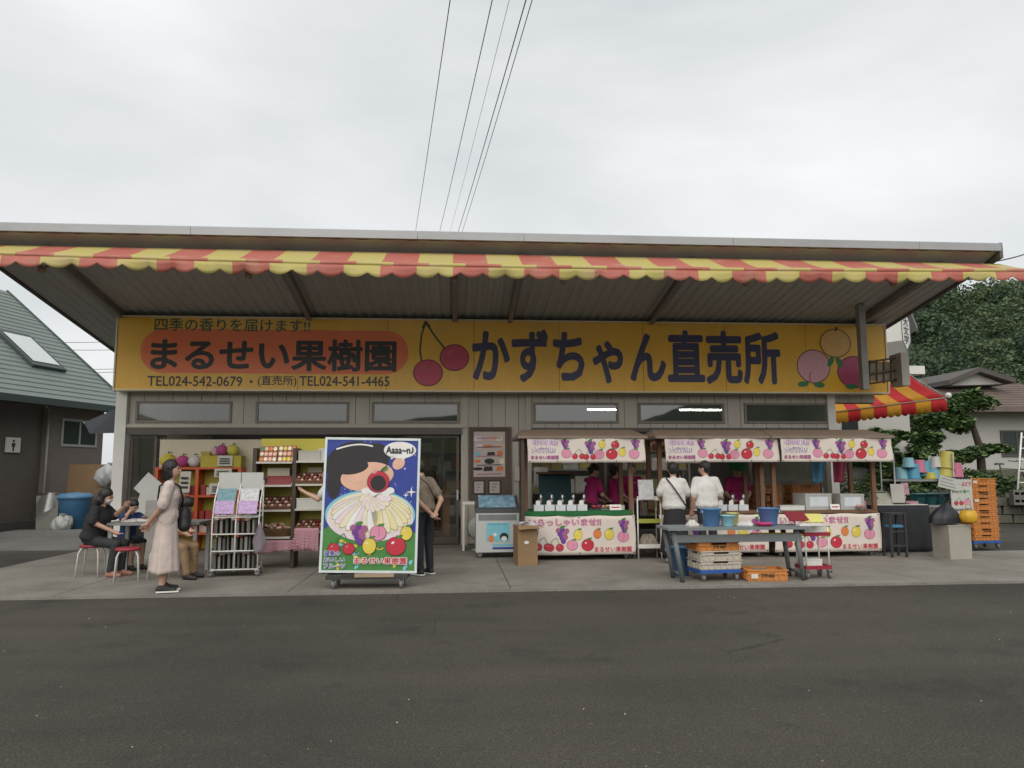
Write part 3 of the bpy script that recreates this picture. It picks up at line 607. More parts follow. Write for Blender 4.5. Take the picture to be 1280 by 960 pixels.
w = MB().box(fx0, fx1, YH-.06, YH-.004, fz0, fz0+.1).box(fx0, fx1, YH-.06, YH-.004, fz1-.1, fz1).box(fx0, fx0+.1, YH-.058, YH-.004, fz0+.1, fz1-.1).box(fx1-.1, fx1, YH-.058, YH-.004, fz0+.1, fz1-.1).box((fx0+fx1)/2-.05, (fx0+fx1)/2+.05, YH-.056, YH-.004, fz0+.1, fz1-.1).build('window', ROOFD, hs)
MB().box(fx0+.1, fx1-.1, YH-.03, YH-.006, fz0+.1, fz1-.1).build('pane', M('greenish_pane', (.05, .065, .06), .12), w)
# stone retaining wall with earth bank behind
ST = M('wall_stone', (.125, .115, .09), .9, .25, 5, bump=.5, bscale=14, dirt=.5, dirtcol=(.07, .08, .045))
rwl = thing('stone_retaining_wall', 'low mossy stone retaining wall below the garden', 'wall', (0, 0, 0))
ra, rb = Vector((11.6, 21.2, 0)), Vector((24, 17.2, 0)); dv = (rb-ra); ln = dv.length; dv.normalize(); an_ = math.atan2(dv.y, dv.x); rs = random.Random(11)
for row in range(3):
    s = -.2*row
    while s < ln:
        w_ = rs.uniform(.32, .6); c = ra+dv*(s+w_/2)+Vector((0, 0, .1+row*.235))
        q = MB().obox((0, 0, 0), (w_-.03, .36, .215), None, 0, .93); o = q.build('stone', ST, rwl, c+Vector((0, rs.uniform(-.03, .03), 0)), an_+rs.uniform(-.04, .04)); s += w_
bank = MB().sheet(lambda u, v: (ra.x-1+(rb.x-ra.x+10)*u, ra.y+.2+(rb.y-ra.y-2)*u+v*14, .62+.9*v+.1*math.sin(u*19)*math.sin(v*7)), 24, 8).build('terrain', M('bank_earth', (.06, .065, .03), .95, .4, 2, bump=.5, bscale=6)); tag(bank, kind='structure')
# leaf masses
def leaves(mb, pts, size, rnd, mats_n=3, flatten=1.0):
    for p in pts:
        s = size*rnd.uniform(.55, 1.3); a = rnd.uniform(0, 6.28); t = rnd.uniform(-.9, .9)*flatten; u = Vector((math.cos(a), math.sin(a), t*.6)); w_ = Vector((-math.sin(a)*.6, math.cos(a)*.6, rnd.uniform(-.8, .8)*flatten)).normalized()
        q = [p-u*s*.5, p+w_*s*.28, p+u*s*.5, p-w_*s*.28]; mb.add(q, [(0, 1, 2, 3)], rnd.randrange(mats_n))
def clump_pts(c, r, n, rnd, shell=.55):
    out = []
    for _ in range(n):
        d = Vector((rnd.gauss(0, 1), rnd.gauss(0, 1), rnd.gauss(0, 1))).normalized()*(shell+(1-shell)*rnd.random()**.6)
        out.append(Vector(c)+Vector((d.x*r[0], d.y*r[1], d.z*r[2])))
    return out
PINE = [M('pine_a', (.065, .125, .036), .7, .2, 20), M('pine_b', (.115, .185, .05), .7, .2, 20), M('pine_c', (.045, .09, .03), .7, .2, 20)]
BARK = M('bark', (.06, .045, .035), .9, .3, 10, bump=.6)
def pine(name, label, base, trunk, pads, grp, seed):
    rn = random.Random(seed); o = thing(name, label, 'tree', base, 0, grp); b = Vector(base)
    tp = [Vector(t)-b for t in trunk]; n = len(tp)
    MB().tube(tp, [.16-.1*i/(n-1) for i in range(n)], 8).build('trunk', BARK, o)
    lm = MB(); cw = MB()
    for (c, r, k) in pads:
        c = Vector(c)-b; near = min(tp, key=lambda t: (t-c).length)
        lm.tube([near, (near+c)/2+Vector((0, 0, -.05)), c-Vector((0, 0, r[2]*.5))], [.06, .045, .025], 6)
        sub = [(c+Vector((rn.uniform(-.75, .75)*r[0], rn.uniform(-.75, .75)*r[1], rn.uniform(-.3, .5)*r[2])), rn.uniform(.25, .45)) for _ in range(16)]
        for sc, f in sub: leaves(cw, clump_pts(sc, (r[0]*f, r[1]*f, r[2]*.55), k//16, rn, .3), .17, rn)
    lm.build('limb', BARK, o); cw.build('crown', PINE, o)
YP = 22.0
def P(x, y, Y): X, Z = PL(x, y, Y); return (X, Y, Z)
pine('garden_pine', 'layered garden pine with big rounded top by the striped side awning', (*P(1226, 600, YP)[:2], .6), [P(1226, 648, YP), P(1228, 600, YP), P(1225, 560, YP), P(1215, 530, YP), P(1195, 512, YP)],
     [(P(1200, 508, YP), (.95, .8, .42), 2600), (P(1218, 498, YP), (.5, .6, .3), 1300), (P(1172, 528, YP), (.9, .7, .5), 2400), (P(1150, 552, YP), (.6, .6, .45), 1300), (P(1222, 566, YP), (.85, .7, .24), 1500), (P(1192, 574, YP), (.45, .5, .3), 900), (P(1240, 560, YP), (.4, .4, .2), 600)], None, 4)
pine('clipped_pine', 'clipped pine showing between third stall roof and bucket rack', (*P(1125, 600, 20.5)[:2], .5), [P(1125, 652, 20.5), P(1122, 600, 20.5), P(1112, 560, 20.5)],
     [(P(1112, 547, 20.5), (.62, .6, .3), 1500), (P(1085, 570, 20.3), (.6, .6, .45), 1500), (P(1135, 570, 20.8), (.6, .6, .4), 1400), (P(1110, 595, 20.2), (.7, .6, .45), 1600), (P(1150, 600, 20.6), (.6, .5, .4), 1200)], None, 9)
SHR = [M('shrub_a', (.06, .11, .03), .6, .2, 20), M('shrub_b', (.11, .16, .05), .6, .2, 20), M('shrub_c', (.03, .06, .02), .6, .2, 20)]
def shrub(label, c, r, k, seed):
    rn = random.Random(seed); o = thing('shrub', label, 'shrub', (c[0], c[1], c[2]-r[2]), 0, 'garden shrubs above the stone wall'); f = MB()
    for _ in range(14):
        sc = Vector((rn.uniform(-.7, .7)*r[0], rn.uniform(-.7, .7)*r[1], r[2]+rn.uniform(-.6, .6)*r[2])); leaves(f, clump_pts(sc, (r[0]*.4, r[1]*.4, r[2]*.45), k//14, rn, .3), .13, rn)
    f.build('foliage', SHR, o)
    st = MB()
    for _ in range(5): st.tube([(0, 0, -.1), (rn.uniform(-.3, .3)*r[0], rn.uniform(-.3, .3)*r[1], r[2])], [.02, .01], 5)
    st.build('stem', BARK, o)
shrub('dark shrub seen through the third stall under its banner', P(1065, 615, 19.5), (.9, .6, .75), 1800, 1)
shrub('low shrub behind the bucket rack near the clipped pine', P(1120, 632, 19.2), (1.0, .6, .6), 1800, 2)
shrub('bright low shrub behind the tall orange crate stack', P(1215, 605, 21), (.9, .5, .45), 1800, 3)
shrub('pale loose shrub at the far right above the stone wall', P(1245, 612, 20.5), (.9, .5, .38), 1500, 5)
# a parked bicycle on the bank
bk = thing('bicycle', 'dark bicycle parked on the garden bank at right edge', 'bicycle', P(1262, 604, 21.5), R(-12))
bkm = M('bicycle_black', (.03, .03, .032), .4)
for cx in (-.5, .5):
    w = MB(); pts = [(cx+.31*math.cos(2*math.pi*i/20), 0, .31*math.sin(2*math.pi*i/20)) for i in range(21)]; w.tube(pts, .022, 6, cap=False)
    for i in range(6): w.tube([(cx, 0, 0), (cx+.3*math.cos(math.pi*i/3), 0, .3*math.sin(math.pi*i/3))], .004, 4)
    w.build('wheel', bkm, bk)
MB().tube([(-.5, 0, 0), (-.18, 0, 0), (.32, 0, .42), (-.22, 0, .45), (-.5, 0, 0)], .018, 6).tube([(-.18, 0, 0), (-.24, 0, .55)], .018, 6).tube([(.5, 0, 0), (.33, 0, .45), (.3, 0, .62)], .018, 6).build('frame', bkm, bk)
MB().tube([(.12, -.25, .68), (.3, -.18, .66), (.3, .18, .66), (.12, .25, .68)], .014, 6).build('handlebar', bkm, bk)
MB().obox((-.25, 0, .58), (.24, .14, .06), None, 0, .8).build('saddle', bkm, bk)
# ladder frame and drain blocks at the edge
ld = thing('white_ladder', 'white ladder leaning at the far right edge of the garden', 'ladder', (0, 0, 0))
pb, pt = Vector(P(1272, 612, 19.4)), Vector(P(1277, 541, 19.8)); off = Vector((.42, 0, 0)); m = MB().tube([pb, pt], .025, 6)
m.build('rail', WHITEP, ld); MB().tube([pb+off, pt+off], .025, 6).build('rail', WHITEP, ld)
for i in range(5): p = pb.lerp(pt, (i+.6)/5); MB().tube([p, p+off], .018, 6).build('rung', WHITEP, ld)
bl = thing('concrete_block', 'grey hollow concrete blocks on the stone wall at right edge', 'block', P(1268, 631, 19.3), an_)
for i in range(2):
    b = MB(); zz = i*.2
    b.box(0, .9, 0, .3, zz, zz+.06).box(0, .9, 0, .3, zz+.14, zz+.195)
    for k in range(7): b.box(k*.145, k*.145+.03, .002, .298, zz+.06, zz+.14)
    b.build('block_course', M('block_concrete', (.16, .155, .145), .9, .1, 8), bl)
# wooded hill
hill = MB().sheet(lambda u, v: (20+260*u, 62+120*v, 38*math.sin(min(1, v*1.25)*math.pi/2)*(.85+.15*math.sin(u*9))*min(1, .25+u*5)-.5), 60, 20).build('hill', M('hill_floor', (.03, .05, .022), .95, .3, .3)); tag(hill, kind='structure')
FOR = [M('forest_a', (.052, .088, .040), .8, .25, .6), M('forest_b', (.085, .122, .055), .8, .25, .6), M('forest_c', (.034, .060, .034), .8, .25, .6), M('forest_d', (.11, .14, .06), .8, .25, .6)]
fo = MB(); rn = random.Random(21)
for i in range(200):
    v = rn.random()**1.7; u = rn.uniform(.02, .32); x = 20+260*u; y = 64+70*v*.9; vv = (y-62)/120
    z = 38*math.sin(min(1, vv*1.25)*math.pi/2)*(.85+.15*math.sin(u*9))*min(1, .25+u*5)
    r = rn.uniform(2.4, 4.2); mi = rn.randrange(3); h = rn.uniform(1.0, 1.5)
    for _ in range(7):
        c = (x+rn.uniform(-.6, .6)*r, y+rn.uniform(-.6, .6)*r, z-1+r*h*rn.uniform(.3, 1.25)); rr_ = r*rn.uniform(.35, .6)
        for p in clump_pts(c, (rr_, rr_, rr_*.85), 150, rn, .7):
            s = rn.uniform(.25, .6); a = rn.uniform(0, 6.28); U1 = Vector((math.cos(a), math.sin(a), rn.uniform(-.5, .5))); V1 = Vector((-math.sin(a)*.4, math.cos(a)*.4, rn.uniform(.4, 1)))
            fo.add([p-U1*s*.5, p-V1*s*.4, p+U1*s*.5, p+V1*s*.4], [(0, 1, 2, 3)], mi if rn.random() < .8 else rn.randrange(4))
forest = fo.build('forest', FOR); tag(forest, 'dense dark green wood covering the hill at right', 'wood', kind='stuff')
# low hills across the road behind the viewer (they show only as reflections)
def ring(u, v): a = R(200)+R(140)*u+R(90)*0; rr = 170+60*v; return (rr*math.cos(a), rr*math.sin(a), v*(20+11*math.sin(u*11)+4*math.sin(u*29))-1)
far = MB().sheet(ring, 60, 4).build('hills', M('far_hill', (.035, .055, .03), .95, .3, .05)); tag(far, kind='structure')
# overhead wires
WIRE = M('wire_black', (.02, .02, .022), .5)
def wire(label, a, b, ya, yb, r, sag=.35):
    p, q = Vector(P(*a, ya)), Vector(P(*b, yb)); m = MB()
    m.tube([p.lerp(q, i/16)-Vector((0, 0, sag*math.sin(math.pi*i/16))) for i in range(17)], r, 5); o = m.build('overhead_wire', WIRE); tag(o, label, 'wire', 'wires overhead'); return o
for i, (xa_, xb_, r_) in enumerate(((567, 519, .012), (622, 549, .012), (644, 562, .006), (666, 572, .014), (674, 577, .011))):
    wire(['leftmost wire crossing the sky above the canopy', 'second wire from the left crossing the sky', 'faint thin middle wire crossing the sky', 'fourth wire from the left, beside the rightmost one', 'rightmost of the wires crossing the sky together'][i], (xa_, -30), (xb_, 292), 14, 42, r_, .1)
wire('dark cable from canopy corner to the right edge of view', (1222, 330), (1300, 311), 13.5, 16, .014, .05)
for i, (y1, y2) in enumerate(((428, 424), (437, 435), (461, 459), (466, 462))):
    wire(['highest thin wire in the gap between green roof and shop', 'second thin wire in the gap beside green roof', 'third thin wire in the gap beside green roof', 'lowest thin wire in the gap beside green roof'][i], (60, y1), (200, y2), 60, 62, .02, .1)
# ================================================================== PROPS
WOOD = M('brown_wood', (.17, .085, .045), .55, .25, 9, stretch=(1, 1, .25)); WOODD = M('dark_wood', (.055, .036, .026), .55, .25, 9, stretch=(1, 1, .25)); ROOFW = M('stall_roof', (.22, .165, .125), .6, .12, 5)
CREAM = M('banner_cloth', (.68, .60, .54), .8, .05, 3, bump=.15, bscale=30); RUB = M('caster_rubber', (.03, .03, .03), .6); STEEL = M('steel', (.5, .5, .5), .35, .1, metal=1)
PRINT = [M('print_red', (.50, .025, .05), .6), M('print_magenta', (.42, .05, .22), .6), M('print_yellow', (.68, .55, .08), .6), M('print_pink', (.66, .26, .38), .6), M('print_green', (.06, .22, .05), .6),
         M('print_purple', (.14, .04, .25), .6), M('print_black', (.02, .018, .02), .6), M('print_white', (.75, .74, .72), .6), M('print_plum', (.33, .10, .22), .6), M('print_orange', (.65, .2, .05), .6),
         M('print_blue', (.02, .045, .28), .5), M('print_peach', (.70, .42, .30), .6), M('print_cyan', (.2, .52, .62), .6), M('print_darkred', (.16, .01, .02), .6), M('print_cream', (.74, .68, .5), .6), M('print_blush', (.74, .62, .66), .6), M('print_lav', (.40, .14, .42), .6)]
RED_, MAG, YEL, PNK, GRE, PUR, BLK, WHT, PLM, ORA, BLU, PEA, CYA, DRD, CRM, BLS, LAV = range(17)
def fprint(mb, kind, cx, cz, s, y):
    """A plain printed fruit about s across."""
    d = .0006
    if kind == 'cherry':
        for dx in (-.42, .42):
            ell(mb, cx+dx*s, cz-.2*s, .36*s, .34*s, y, DRD, 16); ell(mb, cx+dx*s, cz-.2*s, .32*s, .30*s, y-d, RED_, 16); ell(mb, cx+dx*s-.1*s, cz-.08*s, .07*s, .04*s, y-2*d, PNK, 8, .6)
            stroke(mb, [(cx+dx*s, cz+.05*s), (cx+dx*s*.6, cz+.4*s), (cx+.12*s, cz+.65*s)], .05*s, y-2*d, GRE)
    elif kind == 'grape':
        for i, (a, b) in enumerate(((-.3, .25), (0, .28), (.3, .22), (-.18, 0), (.15, 0), (-.05, -.25), (.2, -.22), (.05, -.48))): ell(mb, cx+a*s, cz+b*s, .19*s, .19*s, y-d*i*.2, PUR if i % 2 else PLM, 10)
        ell(mb, cx, cz+.5*s, .22*s, .1*s, y-d*2, GRE, 10, .3)
    else:
        col = {'peach': PNK, 'pear': YEL, 'apple': RED_, 'berry': ORA}[kind]
        rx, rz2 = {'peach': (.5, .46), 'pear': (.42, .5), 'apple': (.52, .48), 'berry': (.42, .48)}[kind]
        ell(mb, cx, cz, rx*s*1.06, rz2*s*1.06, y, DRD, 18); ell(mb, cx, cz, rx*s, rz2*s, y-d, col, 18)
        if kind == 'peach': stroke(mb, [(cx-.02*s, cz+.42*s), (cx+.1*s, cz+.1*s), (cx+.02*s, cz-.25*s)], .03*s, y-2*d, MAG)
        else: ell(mb, cx-.16*s, cz+.18*s, .1*s, .06*s, y-2*d, WHT if kind == 'apple' else CRM, 8, .6)
        stroke(mb, [(cx, cz+rz2*s*.9), (cx+.06*s, cz+rz2*s*1.25)], .05*s, y-2*d, BLK); ell(mb, cx+.2*s, cz+rz2*s*1.08, .2*s, .08*s, y-3*d, GRE, 10, .35)
def caster(o, x, y, r=.05, name='caster'):
    c = MB().box(x-.028, x-.02, y-.025, y+.025, r*.9, r*2.3).box(x+.02, x+.028, y-.025, y+.025, r*.9, r*2.3).box(x-.035, x+.035, y-.035, y+.035, r*2.3, r*2.3+.012).build(name, STEEL, o)
    MB().lathe([(r*.9, -.016), (r, -.01), (r, .01), (r*.9, .016)], (x, y, r), 14, axis='x').build('wheel', M('caster_grey', (.16, .16, .16), .5), c)
def sagsheet(w, z0, z1, y, amp, seed, nu=40, nv=8):
    rn = random.Random(seed); p = [rn.uniform(0, 6) for _ in range(4)]
    return lambda u, v: (-w/2+w*u+.008*math.sin(v*5+p[3]), y+amp*math.sin(u*9+p[0])*math.sin(v*3+p[1])+amp*.5*math.sin(u*23+p[2]), z0+(z1-z0)*v-.012*math.sin(u*math.pi*3)**2*(v > .5))
def conform(p, sag, w, z0, z1, xo):
    for i, (x, yv, z) in enumerate(p.v): p.v[i] = (x, sag((x+w/2)/w, (z-z0)/(z1-z0))[1]-.005+yv, z)
# ------------------------------------------------------------------ market stalls
def make_stall():
    s = thing('market_stall', 'x', 'stall', (0, 0, 0), 0, 'wheeled stalls in front of the shop')
    MB().box(-.93, .93, .03, .85, .74, .79).build('counter_top', WOOD, s)
    MB().box(-.92, .92, .06, .83, .1, .16).build('base_board', WOOD, s)
    MB().box(-.9, .9, .07, .09, .16, .74).build('front_panel', WOODD, s)
    for x in (-.9, .9):
        MB().box(x-.035, x+.035, .04, .11, .795, 2.02).build('post', WOOD, s); MB().box(x-.035, x+.035, .78, .85, .795, 2.02).build('post', WOOD, s)
        MB().box(x-.03, x+.03, .12, .77, .17, .22).build('side_rail', WOODD, s)
        caster(s, x*.9, .14); caster(s, x*.9, .74)
    r = MB(); a, b, c, d = -1.06, 1.12, -.3, 1.1
    v = [(a, c, 2.06), (b, c, 2.06), (b, d, 2.06), (a, d, 2.06), (a+.12, .38, 2.2), (b-.12, .38, 2.2)]
    r.add(v+[(q[0], q[1], 2.02) for q in v[:4]], [(0, 1, 5, 4), (1, 2, 5), (2, 3, 4, 5), (3, 0, 4), (0, 6, 7, 1), (1, 7, 8, 2), (2, 8, 9, 3), (3, 9, 6, 0), (6, 9, 8, 7)]); r.build('roof', ROOFW, s)
    # upper banner with print
    sgu = sagsheet(1.97, 1.62, 2.045, -.28, .016, 2); sgl = sagsheet(1.9, .09, .735, -.005, .015, 5)
    ub = MB().sheet(sgu, 60, 10).build('banner', CREAM, s, (.09, 0, 0), solid=.003)
    p = MB(); y = 0
    letters(p, '旬の果物', -.93, -.47, 1.90, 2.01, y, LAV, .07); letters(p, '旬の果物', -.93, -.47, 1.90, 2.01, y-.002, WHT, .005)
    letters(p, '大行進♪', -.93, -.5, 1.77, 1.88, y, PUR, .05); letters(p, '大行進♪', -.93, -.5, 1.77, 1.88, y-.002, WHT, .004)
    letters(p, 'まるせい果樹園', -.93, -.47, 1.67, 1.74, y, PLM, .05)
    for k, cx, cz, sz in (('peach', -.34, 1.77, .16), ('grape', -.36, 1.93, .15), ('cherry', -.14, 1.75, .14), ('cherry', .05, 1.74, .14), ('grape', .06, 1.89, .2), ('peach', .21, 1.75, .16), ('pear', .26, 1.92, .13), ('apple', .42, 1.76, .18), ('apple', .48, 1.91, .13), ('pear', .6, 1.79, .14), ('peach', .8, 1.76, .17), ('grape', .83, 1.93, .16)): fprint(p, k, cx, cz, sz, y)
    conform(p, sgu, 1.97, 1.62, 2.045, .09); p.build('print', PRINT, ub)
    gm_ = MB()
    for u_ in (.015, .25, .5, .75, .985):
        for v_ in (.05, .95): q = sgu(u_, v_); ell(gm_, q[0], q[2], .011, .011, q[1]-.004)
    gm_.build('grommets', RUB, ub)
    lbn = MB().sheet(sgl, 60, 10).build('banner', CREAM, s, (0, 0, 0), solid=.003)
    p = MB(); y = 0
    letters(p, 'いらっしゃいませ!!', -.86, .37, .56, .69, y, PLM, .05); letters(p, 'いらっしゃいませ!!', -.86, .37, .56, .69, y-.002, PNK, .012)
    letters(p, 'まるせい果樹園', .25, .88, .13, .22, y, RED_, .02)
    for k, cx, cz, sz in (('cherry', -.62, .26, .19), ('cherry', -.42, .25, .19), ('grape', -.29, .43, .24), ('peach', -.13, .25, .18), ('pear', -.03, .42, .17), ('apple', .13, .25, .2), ('berry', .3, .43, .16), ('pear', .5, .42, .18), ('peach', .74, .38, .19), ('grape', .75, .57, .2)): fprint(p, k, cx, cz, sz, y)
    conform(p, sgl, 1.9, .09, .735, 0); p.build('print', PRINT, lbn)
    gm_ = MB()
    for u_ in (.015, .5, .985):
        for v_ in (.04, .96): q = sgl(u_, v_); ell(gm_, q[0], q[2], .012, .012, q[1]-.004)
    gm_.build('grommets', RUB, lbn)
    return s
st = make_stall(); YS = 12.55
def setl(o, loc, label): o.location = loc; o['label'] = label; return o
setl(st, (2.12, YS, 0), 'wheeled stall with green counter cloth next to the cardboard box')
st2 = copy_tree(st); setl(st2, (4.45, YS+.05, 0), 'wooden stall behind the two white shirted customers, middle of three')
st3 = copy_tree(st); setl(st3, (6.44, YS, 0), 'wooden stall stacked with white boxes beside the black table')
gc = MB().box(-.9, .9, -.0, .86, .792, .812).sheet(lambda u, v: (-.9+1.8*u, -.012+.004*math.sin(u*30), .812-.075*v-.008*math.sin(u*17)), 40, 2); o = gc.build('counter_cloth', M('green_cloth', (.012, .13, .035), .75, .1, 5), st, (-.02, 0, 0))
MB().box(-1.0, -.945, -.24, .1, 0, 2.02).build('side_panel', WOODD, st)
# goods on the stalls
def carton(label, X, Y, Z, w, d, h, rz_, col=(.62, .61, .58), grp=None, name='white_box', face=None):
    o = thing(name, label, 'box', (X, Y, Z), rz_, grp)
    c = M(name+str(col), col, .7, .05, 6)
    MB().box(-w/2, w/2, -d/2, d/2, 0, h*.99).build('body', c, o); MB().box(-w/2-.004, w/2+.004, -d/2-.004, d/2+.004, h*.88, h).build('lid', c, o)
    if face: MB().box(-w*.35, w*.35, -d/2-.006, -d/2-.0045, h*.2, h*.8).build('sticker', face, o)
    return o
def cup_stand(label, X, Y, Z):
    """White carton with a pale slip and a stack of clear cups."""
    o = thing('cup_carton', label, 'carton', (X, Y, Z), 0, 'cup cartons on the stall counters')
    MB().box(-.082, .082, -.09, .09, 0, .1).build('carton', M('pale_carton', (.6, .63, .65), .5, .08, 9), o)
    MB().prism([(-.045, .1), (.03, .1), (.03, .16), (-.01, .18), (-.045, .16)], 'y', -.03, -.02).build('slip', WHITEP, o)
    MB().lathe([(.03, .1), (.04, .3), (.037, .3)], (.05, .05, 0), 10).build('cup_stack', Mglass('clear_cup', (.85, .87, .88), .25, .15), o)
for i in range(5): cup_stand(['first cup carton on the green counter, nearest the cardboard box', 'second cup carton on the green counter', 'middle of five cup cartons on the green counter', 'fourth cup carton on the green counter', 'last of five cup cartons on the green counter'][i], 1.44+i*.185, YS+.12, .814)
for i in range(3): cup_stand(['cup carton on the middle stall nearest the white shirted man', 'middle of three cup cartons on the middle stall', 'cup carton on the middle stall nearest the wooden posts'][i], 4.62+i*.19, YS+.17, .792)
carton('white box tilted at the end of the green counter', 2.85, YS+.25, .814, .16, .12, .08, R(15))
carton('grey white box standing on the third stall, inner one', 6.33, YS+.3, .792, .5, .4, .28, R(6), (.42, .41, .39), 'boxes on third stall', face=M('pale_label', (.6, .64, .68), .5))
carton('grey white box standing on the third stall, by its outer post', 6.95, YS+.3, .792, .45, .4, .27, R(4), (.42, .41, .39), 'boxes on third stall', face=M('pale_label', (.6, .64, .68), .5))
carton('flat white carton lying on the third stall counter', 5.85, YS+.18, .792, .42, .3, .08, R(-3))
carton('small pink box at the right end of third stall counter', 7.22, YS+.3, .792, .14, .12, .14, R(5), (.5, .25, .32), None, 'pink_box')
# ------------------------------------------------------------------ plastic crates
CRATES = {}
def crate_meshes(col):
    if col in CRATES: return CRATES[col]
    w, d, h, t = .52, .36, .155, .012; b = MB()
    b.box(-w/2, w/2, -d/2, d/2, 0, .012)
    for s_ in (-1, 1):
        b.box(-w/2, w/2, s_*d/2-t/2, s_*d/2+t/2, .012, h-.05).box(s_*w/2-t/2, s_*w/2+t/2, -d/2+t/2, d/2-t/2, .012, h-.05)
        b.box(-w/2, -.1, s_*d/2-t/2, s_*d/2+t/2, h-.05, h-.015).box(.1, w/2, s_*d/2-t/2, s_*d/2+t/2, h-.05, h-.015)
        b.box(s_*w/2-t/2, s_*w/2+t/2, -d/2+t/2, -.07, h-.05, h-.015).box(s_*w/2-t/2, s_*w/2+t/2, .07, d/2-t/2, h-.05, h-.015)
        for k in range(7): x = -w/2+.02+k*(w-.04)/6; b.box(x-.006, x+.006, s_*(d/2+.012)-.007, s_*(d/2+.012)+.007, .02, h-.055)
        for k in range(5): y = -d/2+.02+k*(d-.04)/4; b.box(s_*(w/2+.012)-.007, s_*(w/2+.012)+.007, y-.006, y+.006, .02, h-.055)
    rim = MB()
    for s_ in (-1, 1): rim.box(-w/2-.02, w/2+.02, s_*(d/2+.004)-.018, s_*(d/2+.004)+.018, h-.015, h).box(s_*(w/2+.004)-.018, s_*(w/2+.004)+.018, -d/2+.014, d/2-.014, h-.015, h-.0005)
    for s_ in (-1, 1): rim.box(-w/2-.014, w/2+.014, s_*(d/2+.012)-.01, s_*(d/2+.012)+.01, h-.062, h-.05)
    m = M('crate_'+col, {'orange': (.55, .215, .055), 'white': (.52, .47, .40), 'brown': (.42, .16, .04)}[col], .5, .12, 5, dirt=.2, dirtcol=(.2, .1, .05))
    CRATES[col] = (b.mesh('crate_body', m), rim.mesh('rim', m)); return CRATES[col]
CM = letters(MB(), 'TF40', -.09, .09, .055, .1, -.202, 0, .02).mesh('lettering', INK)
CL = MB().box(-.22, -.13, -.203, -.2, .04, .1).mesh('label_card', M('label_card', (.6, .58, .5), .7))
def crate(label, loc, rz_, col='orange', grp=None, mark=False, card=False):
    o = thing('plastic_crate', label, 'crate', loc, rz_, grp); a, b = crate_meshes(col)
    link_mesh('body', a, o); link_mesh('rim', b, o)
    if mark: link_mesh('lettering', CM, o)
    if card: link_mesh('label_card', CL, o)
    return o
CHH = .148
ordn = ['lowest', 'second from bottom', 'third from bottom', 'fourth from bottom', 'fifth from bottom', 'sixth from bottom', 'seventh from bottom', 'third from top', 'second from top', 'topmost']
def dolly(label, loc, rz_, w=.6, d=.42):
    o = thing('blue_dolly', label, 'dolly', loc, rz_, None); bm_ = M('dolly_blue', (.015, .09, .36), .45, .1)
    m = MB().box(-w/2, w/2, -d/2, -d/2+.06, .11, .15).box(-w/2, w/2, d/2-.06, d/2, .11, .15).box(-w/2, -w/2+.06, -d/2+.06, d/2-.06, .111, .149).box(w/2-.06, w/2, -d/2+.06, d/2-.06, .111, .149).box(-.03, .03, -d/2+.06, d/2-.06, .112, .148); m.build('deck', bm_, o)
    for sx in (-1, 1):
        for sy in (-1, 1): caster(o, sx*(w/2-.06), sy*(d/2-.05), .045)
    return o
g = G(1232, 686); tx, ty = g.x, g.y+.15
dolly('blue dolly under the tall orange crate stack by the grey bin', (tx, ty, 0), R(4))
for i in range(10): crate('orange crate, '+ordn[i]+' of the tall stack by the grey bin', (tx+random.uniform(-.012, .012), ty+random.uniform(-.01, .01), .152+i*.115), R(4)+random.uniform(-.03, .03), 'orange', 'tall stack of orange crates', i % 3 == 1, i in (6, 9)).scale = (1, 1, .78)
for j, (X, Y) in enumerate(((5.95, 14.0), (6.72, 14.05))):
    for i in range(8): crate('brownish orange crate, '+ordn[i if i < 7 else 9]+' of the '+['inner', 'outer'][j]+' stack behind third stall', (X+random.uniform(-.01, .01), Y, .01+i*CHH), R(-2), 'brown', 'crates stacked behind the third stall', False, i == 5)
g = G(905, 727); cx, cy = g.x-.05, g.y+.23
dolly('blue dolly carrying white crates under the grey folding table', (cx, cy, 0), R(7))
for i, (c, l) in enumerate((('white', 'white crate resting on the blue dolly under folding table'), ('white', 'white crate stacked just below the orange one under folding table'), ('orange', 'orange crate on top of white crates under folding table'))):
    oc = crate(l, (cx+(0, .01, -.01)[i], cy+(0, .005, .01)[i], .152+i*CHH*.82), R(7)+(0, .02, -.03)[i], c, None, i == 2); oc.scale = (1.1, 1.1, .83)
g = G(962, 727); crate('single orange crate lying on the slab beside the dolly', (g.x, g.y+.2, 0), R(-6), 'orange', None, True, True)
# ------------------------------------------------------------------ grey folding table and things on it
TG = M('table_grey', (.19, .21, .22), .45, .06, 4); TGD = M('table_leg_grey', (.15, .165, .17), .45, .1, 6)
y0 = G(850, 728).y; X0 = PL(834, 660, y0-.05)[0]; X1 = PL(1012, 660, y0-.05)[0]; TZ = PL(920, 659, y0-.05)[1]
ft_ = thing('folding_table', 'grey folding table with splayed legs holding buckets', 'table', ((X0+X1)/2, y0, 0)); w = X1-X0
MB().box(-w/2, w/2, -.1, .5, TZ-.035, TZ).build('table_top', TG, ft_)
MB().box(-w/2+.1, w/2-.1, -.02, .02, TZ-.2, TZ-.1).build('apron_rail', TGD, ft_)
MB().box(-w/2+.15, w/2-.15, .05, .42, TZ-.17, TZ-.155).build('lower_shelf', TGD, ft_)
for sx in (-1, 1):
    for yy in (0, .42):
        fx_ = -(w/2-.2) if sx < 0 else w/2-.1
        MB().tube([(sx*(w/2-.1-.06*(sx > 0)), yy+.02, TZ-.036), (fx_, yy, .06)], [.04, .03], 8).build('leg', TGD, ft_)
        MB().lathe([(.02, 0), (.03, .01), (.03, .05), (.02, .06)], (fx_, yy, 0), 10).build('foot', RUB, ft_)
    MB().tube([(fx_, 0, .1), (fx_, .42, .1)], .02, 6).build('brace', TGD, ft_)
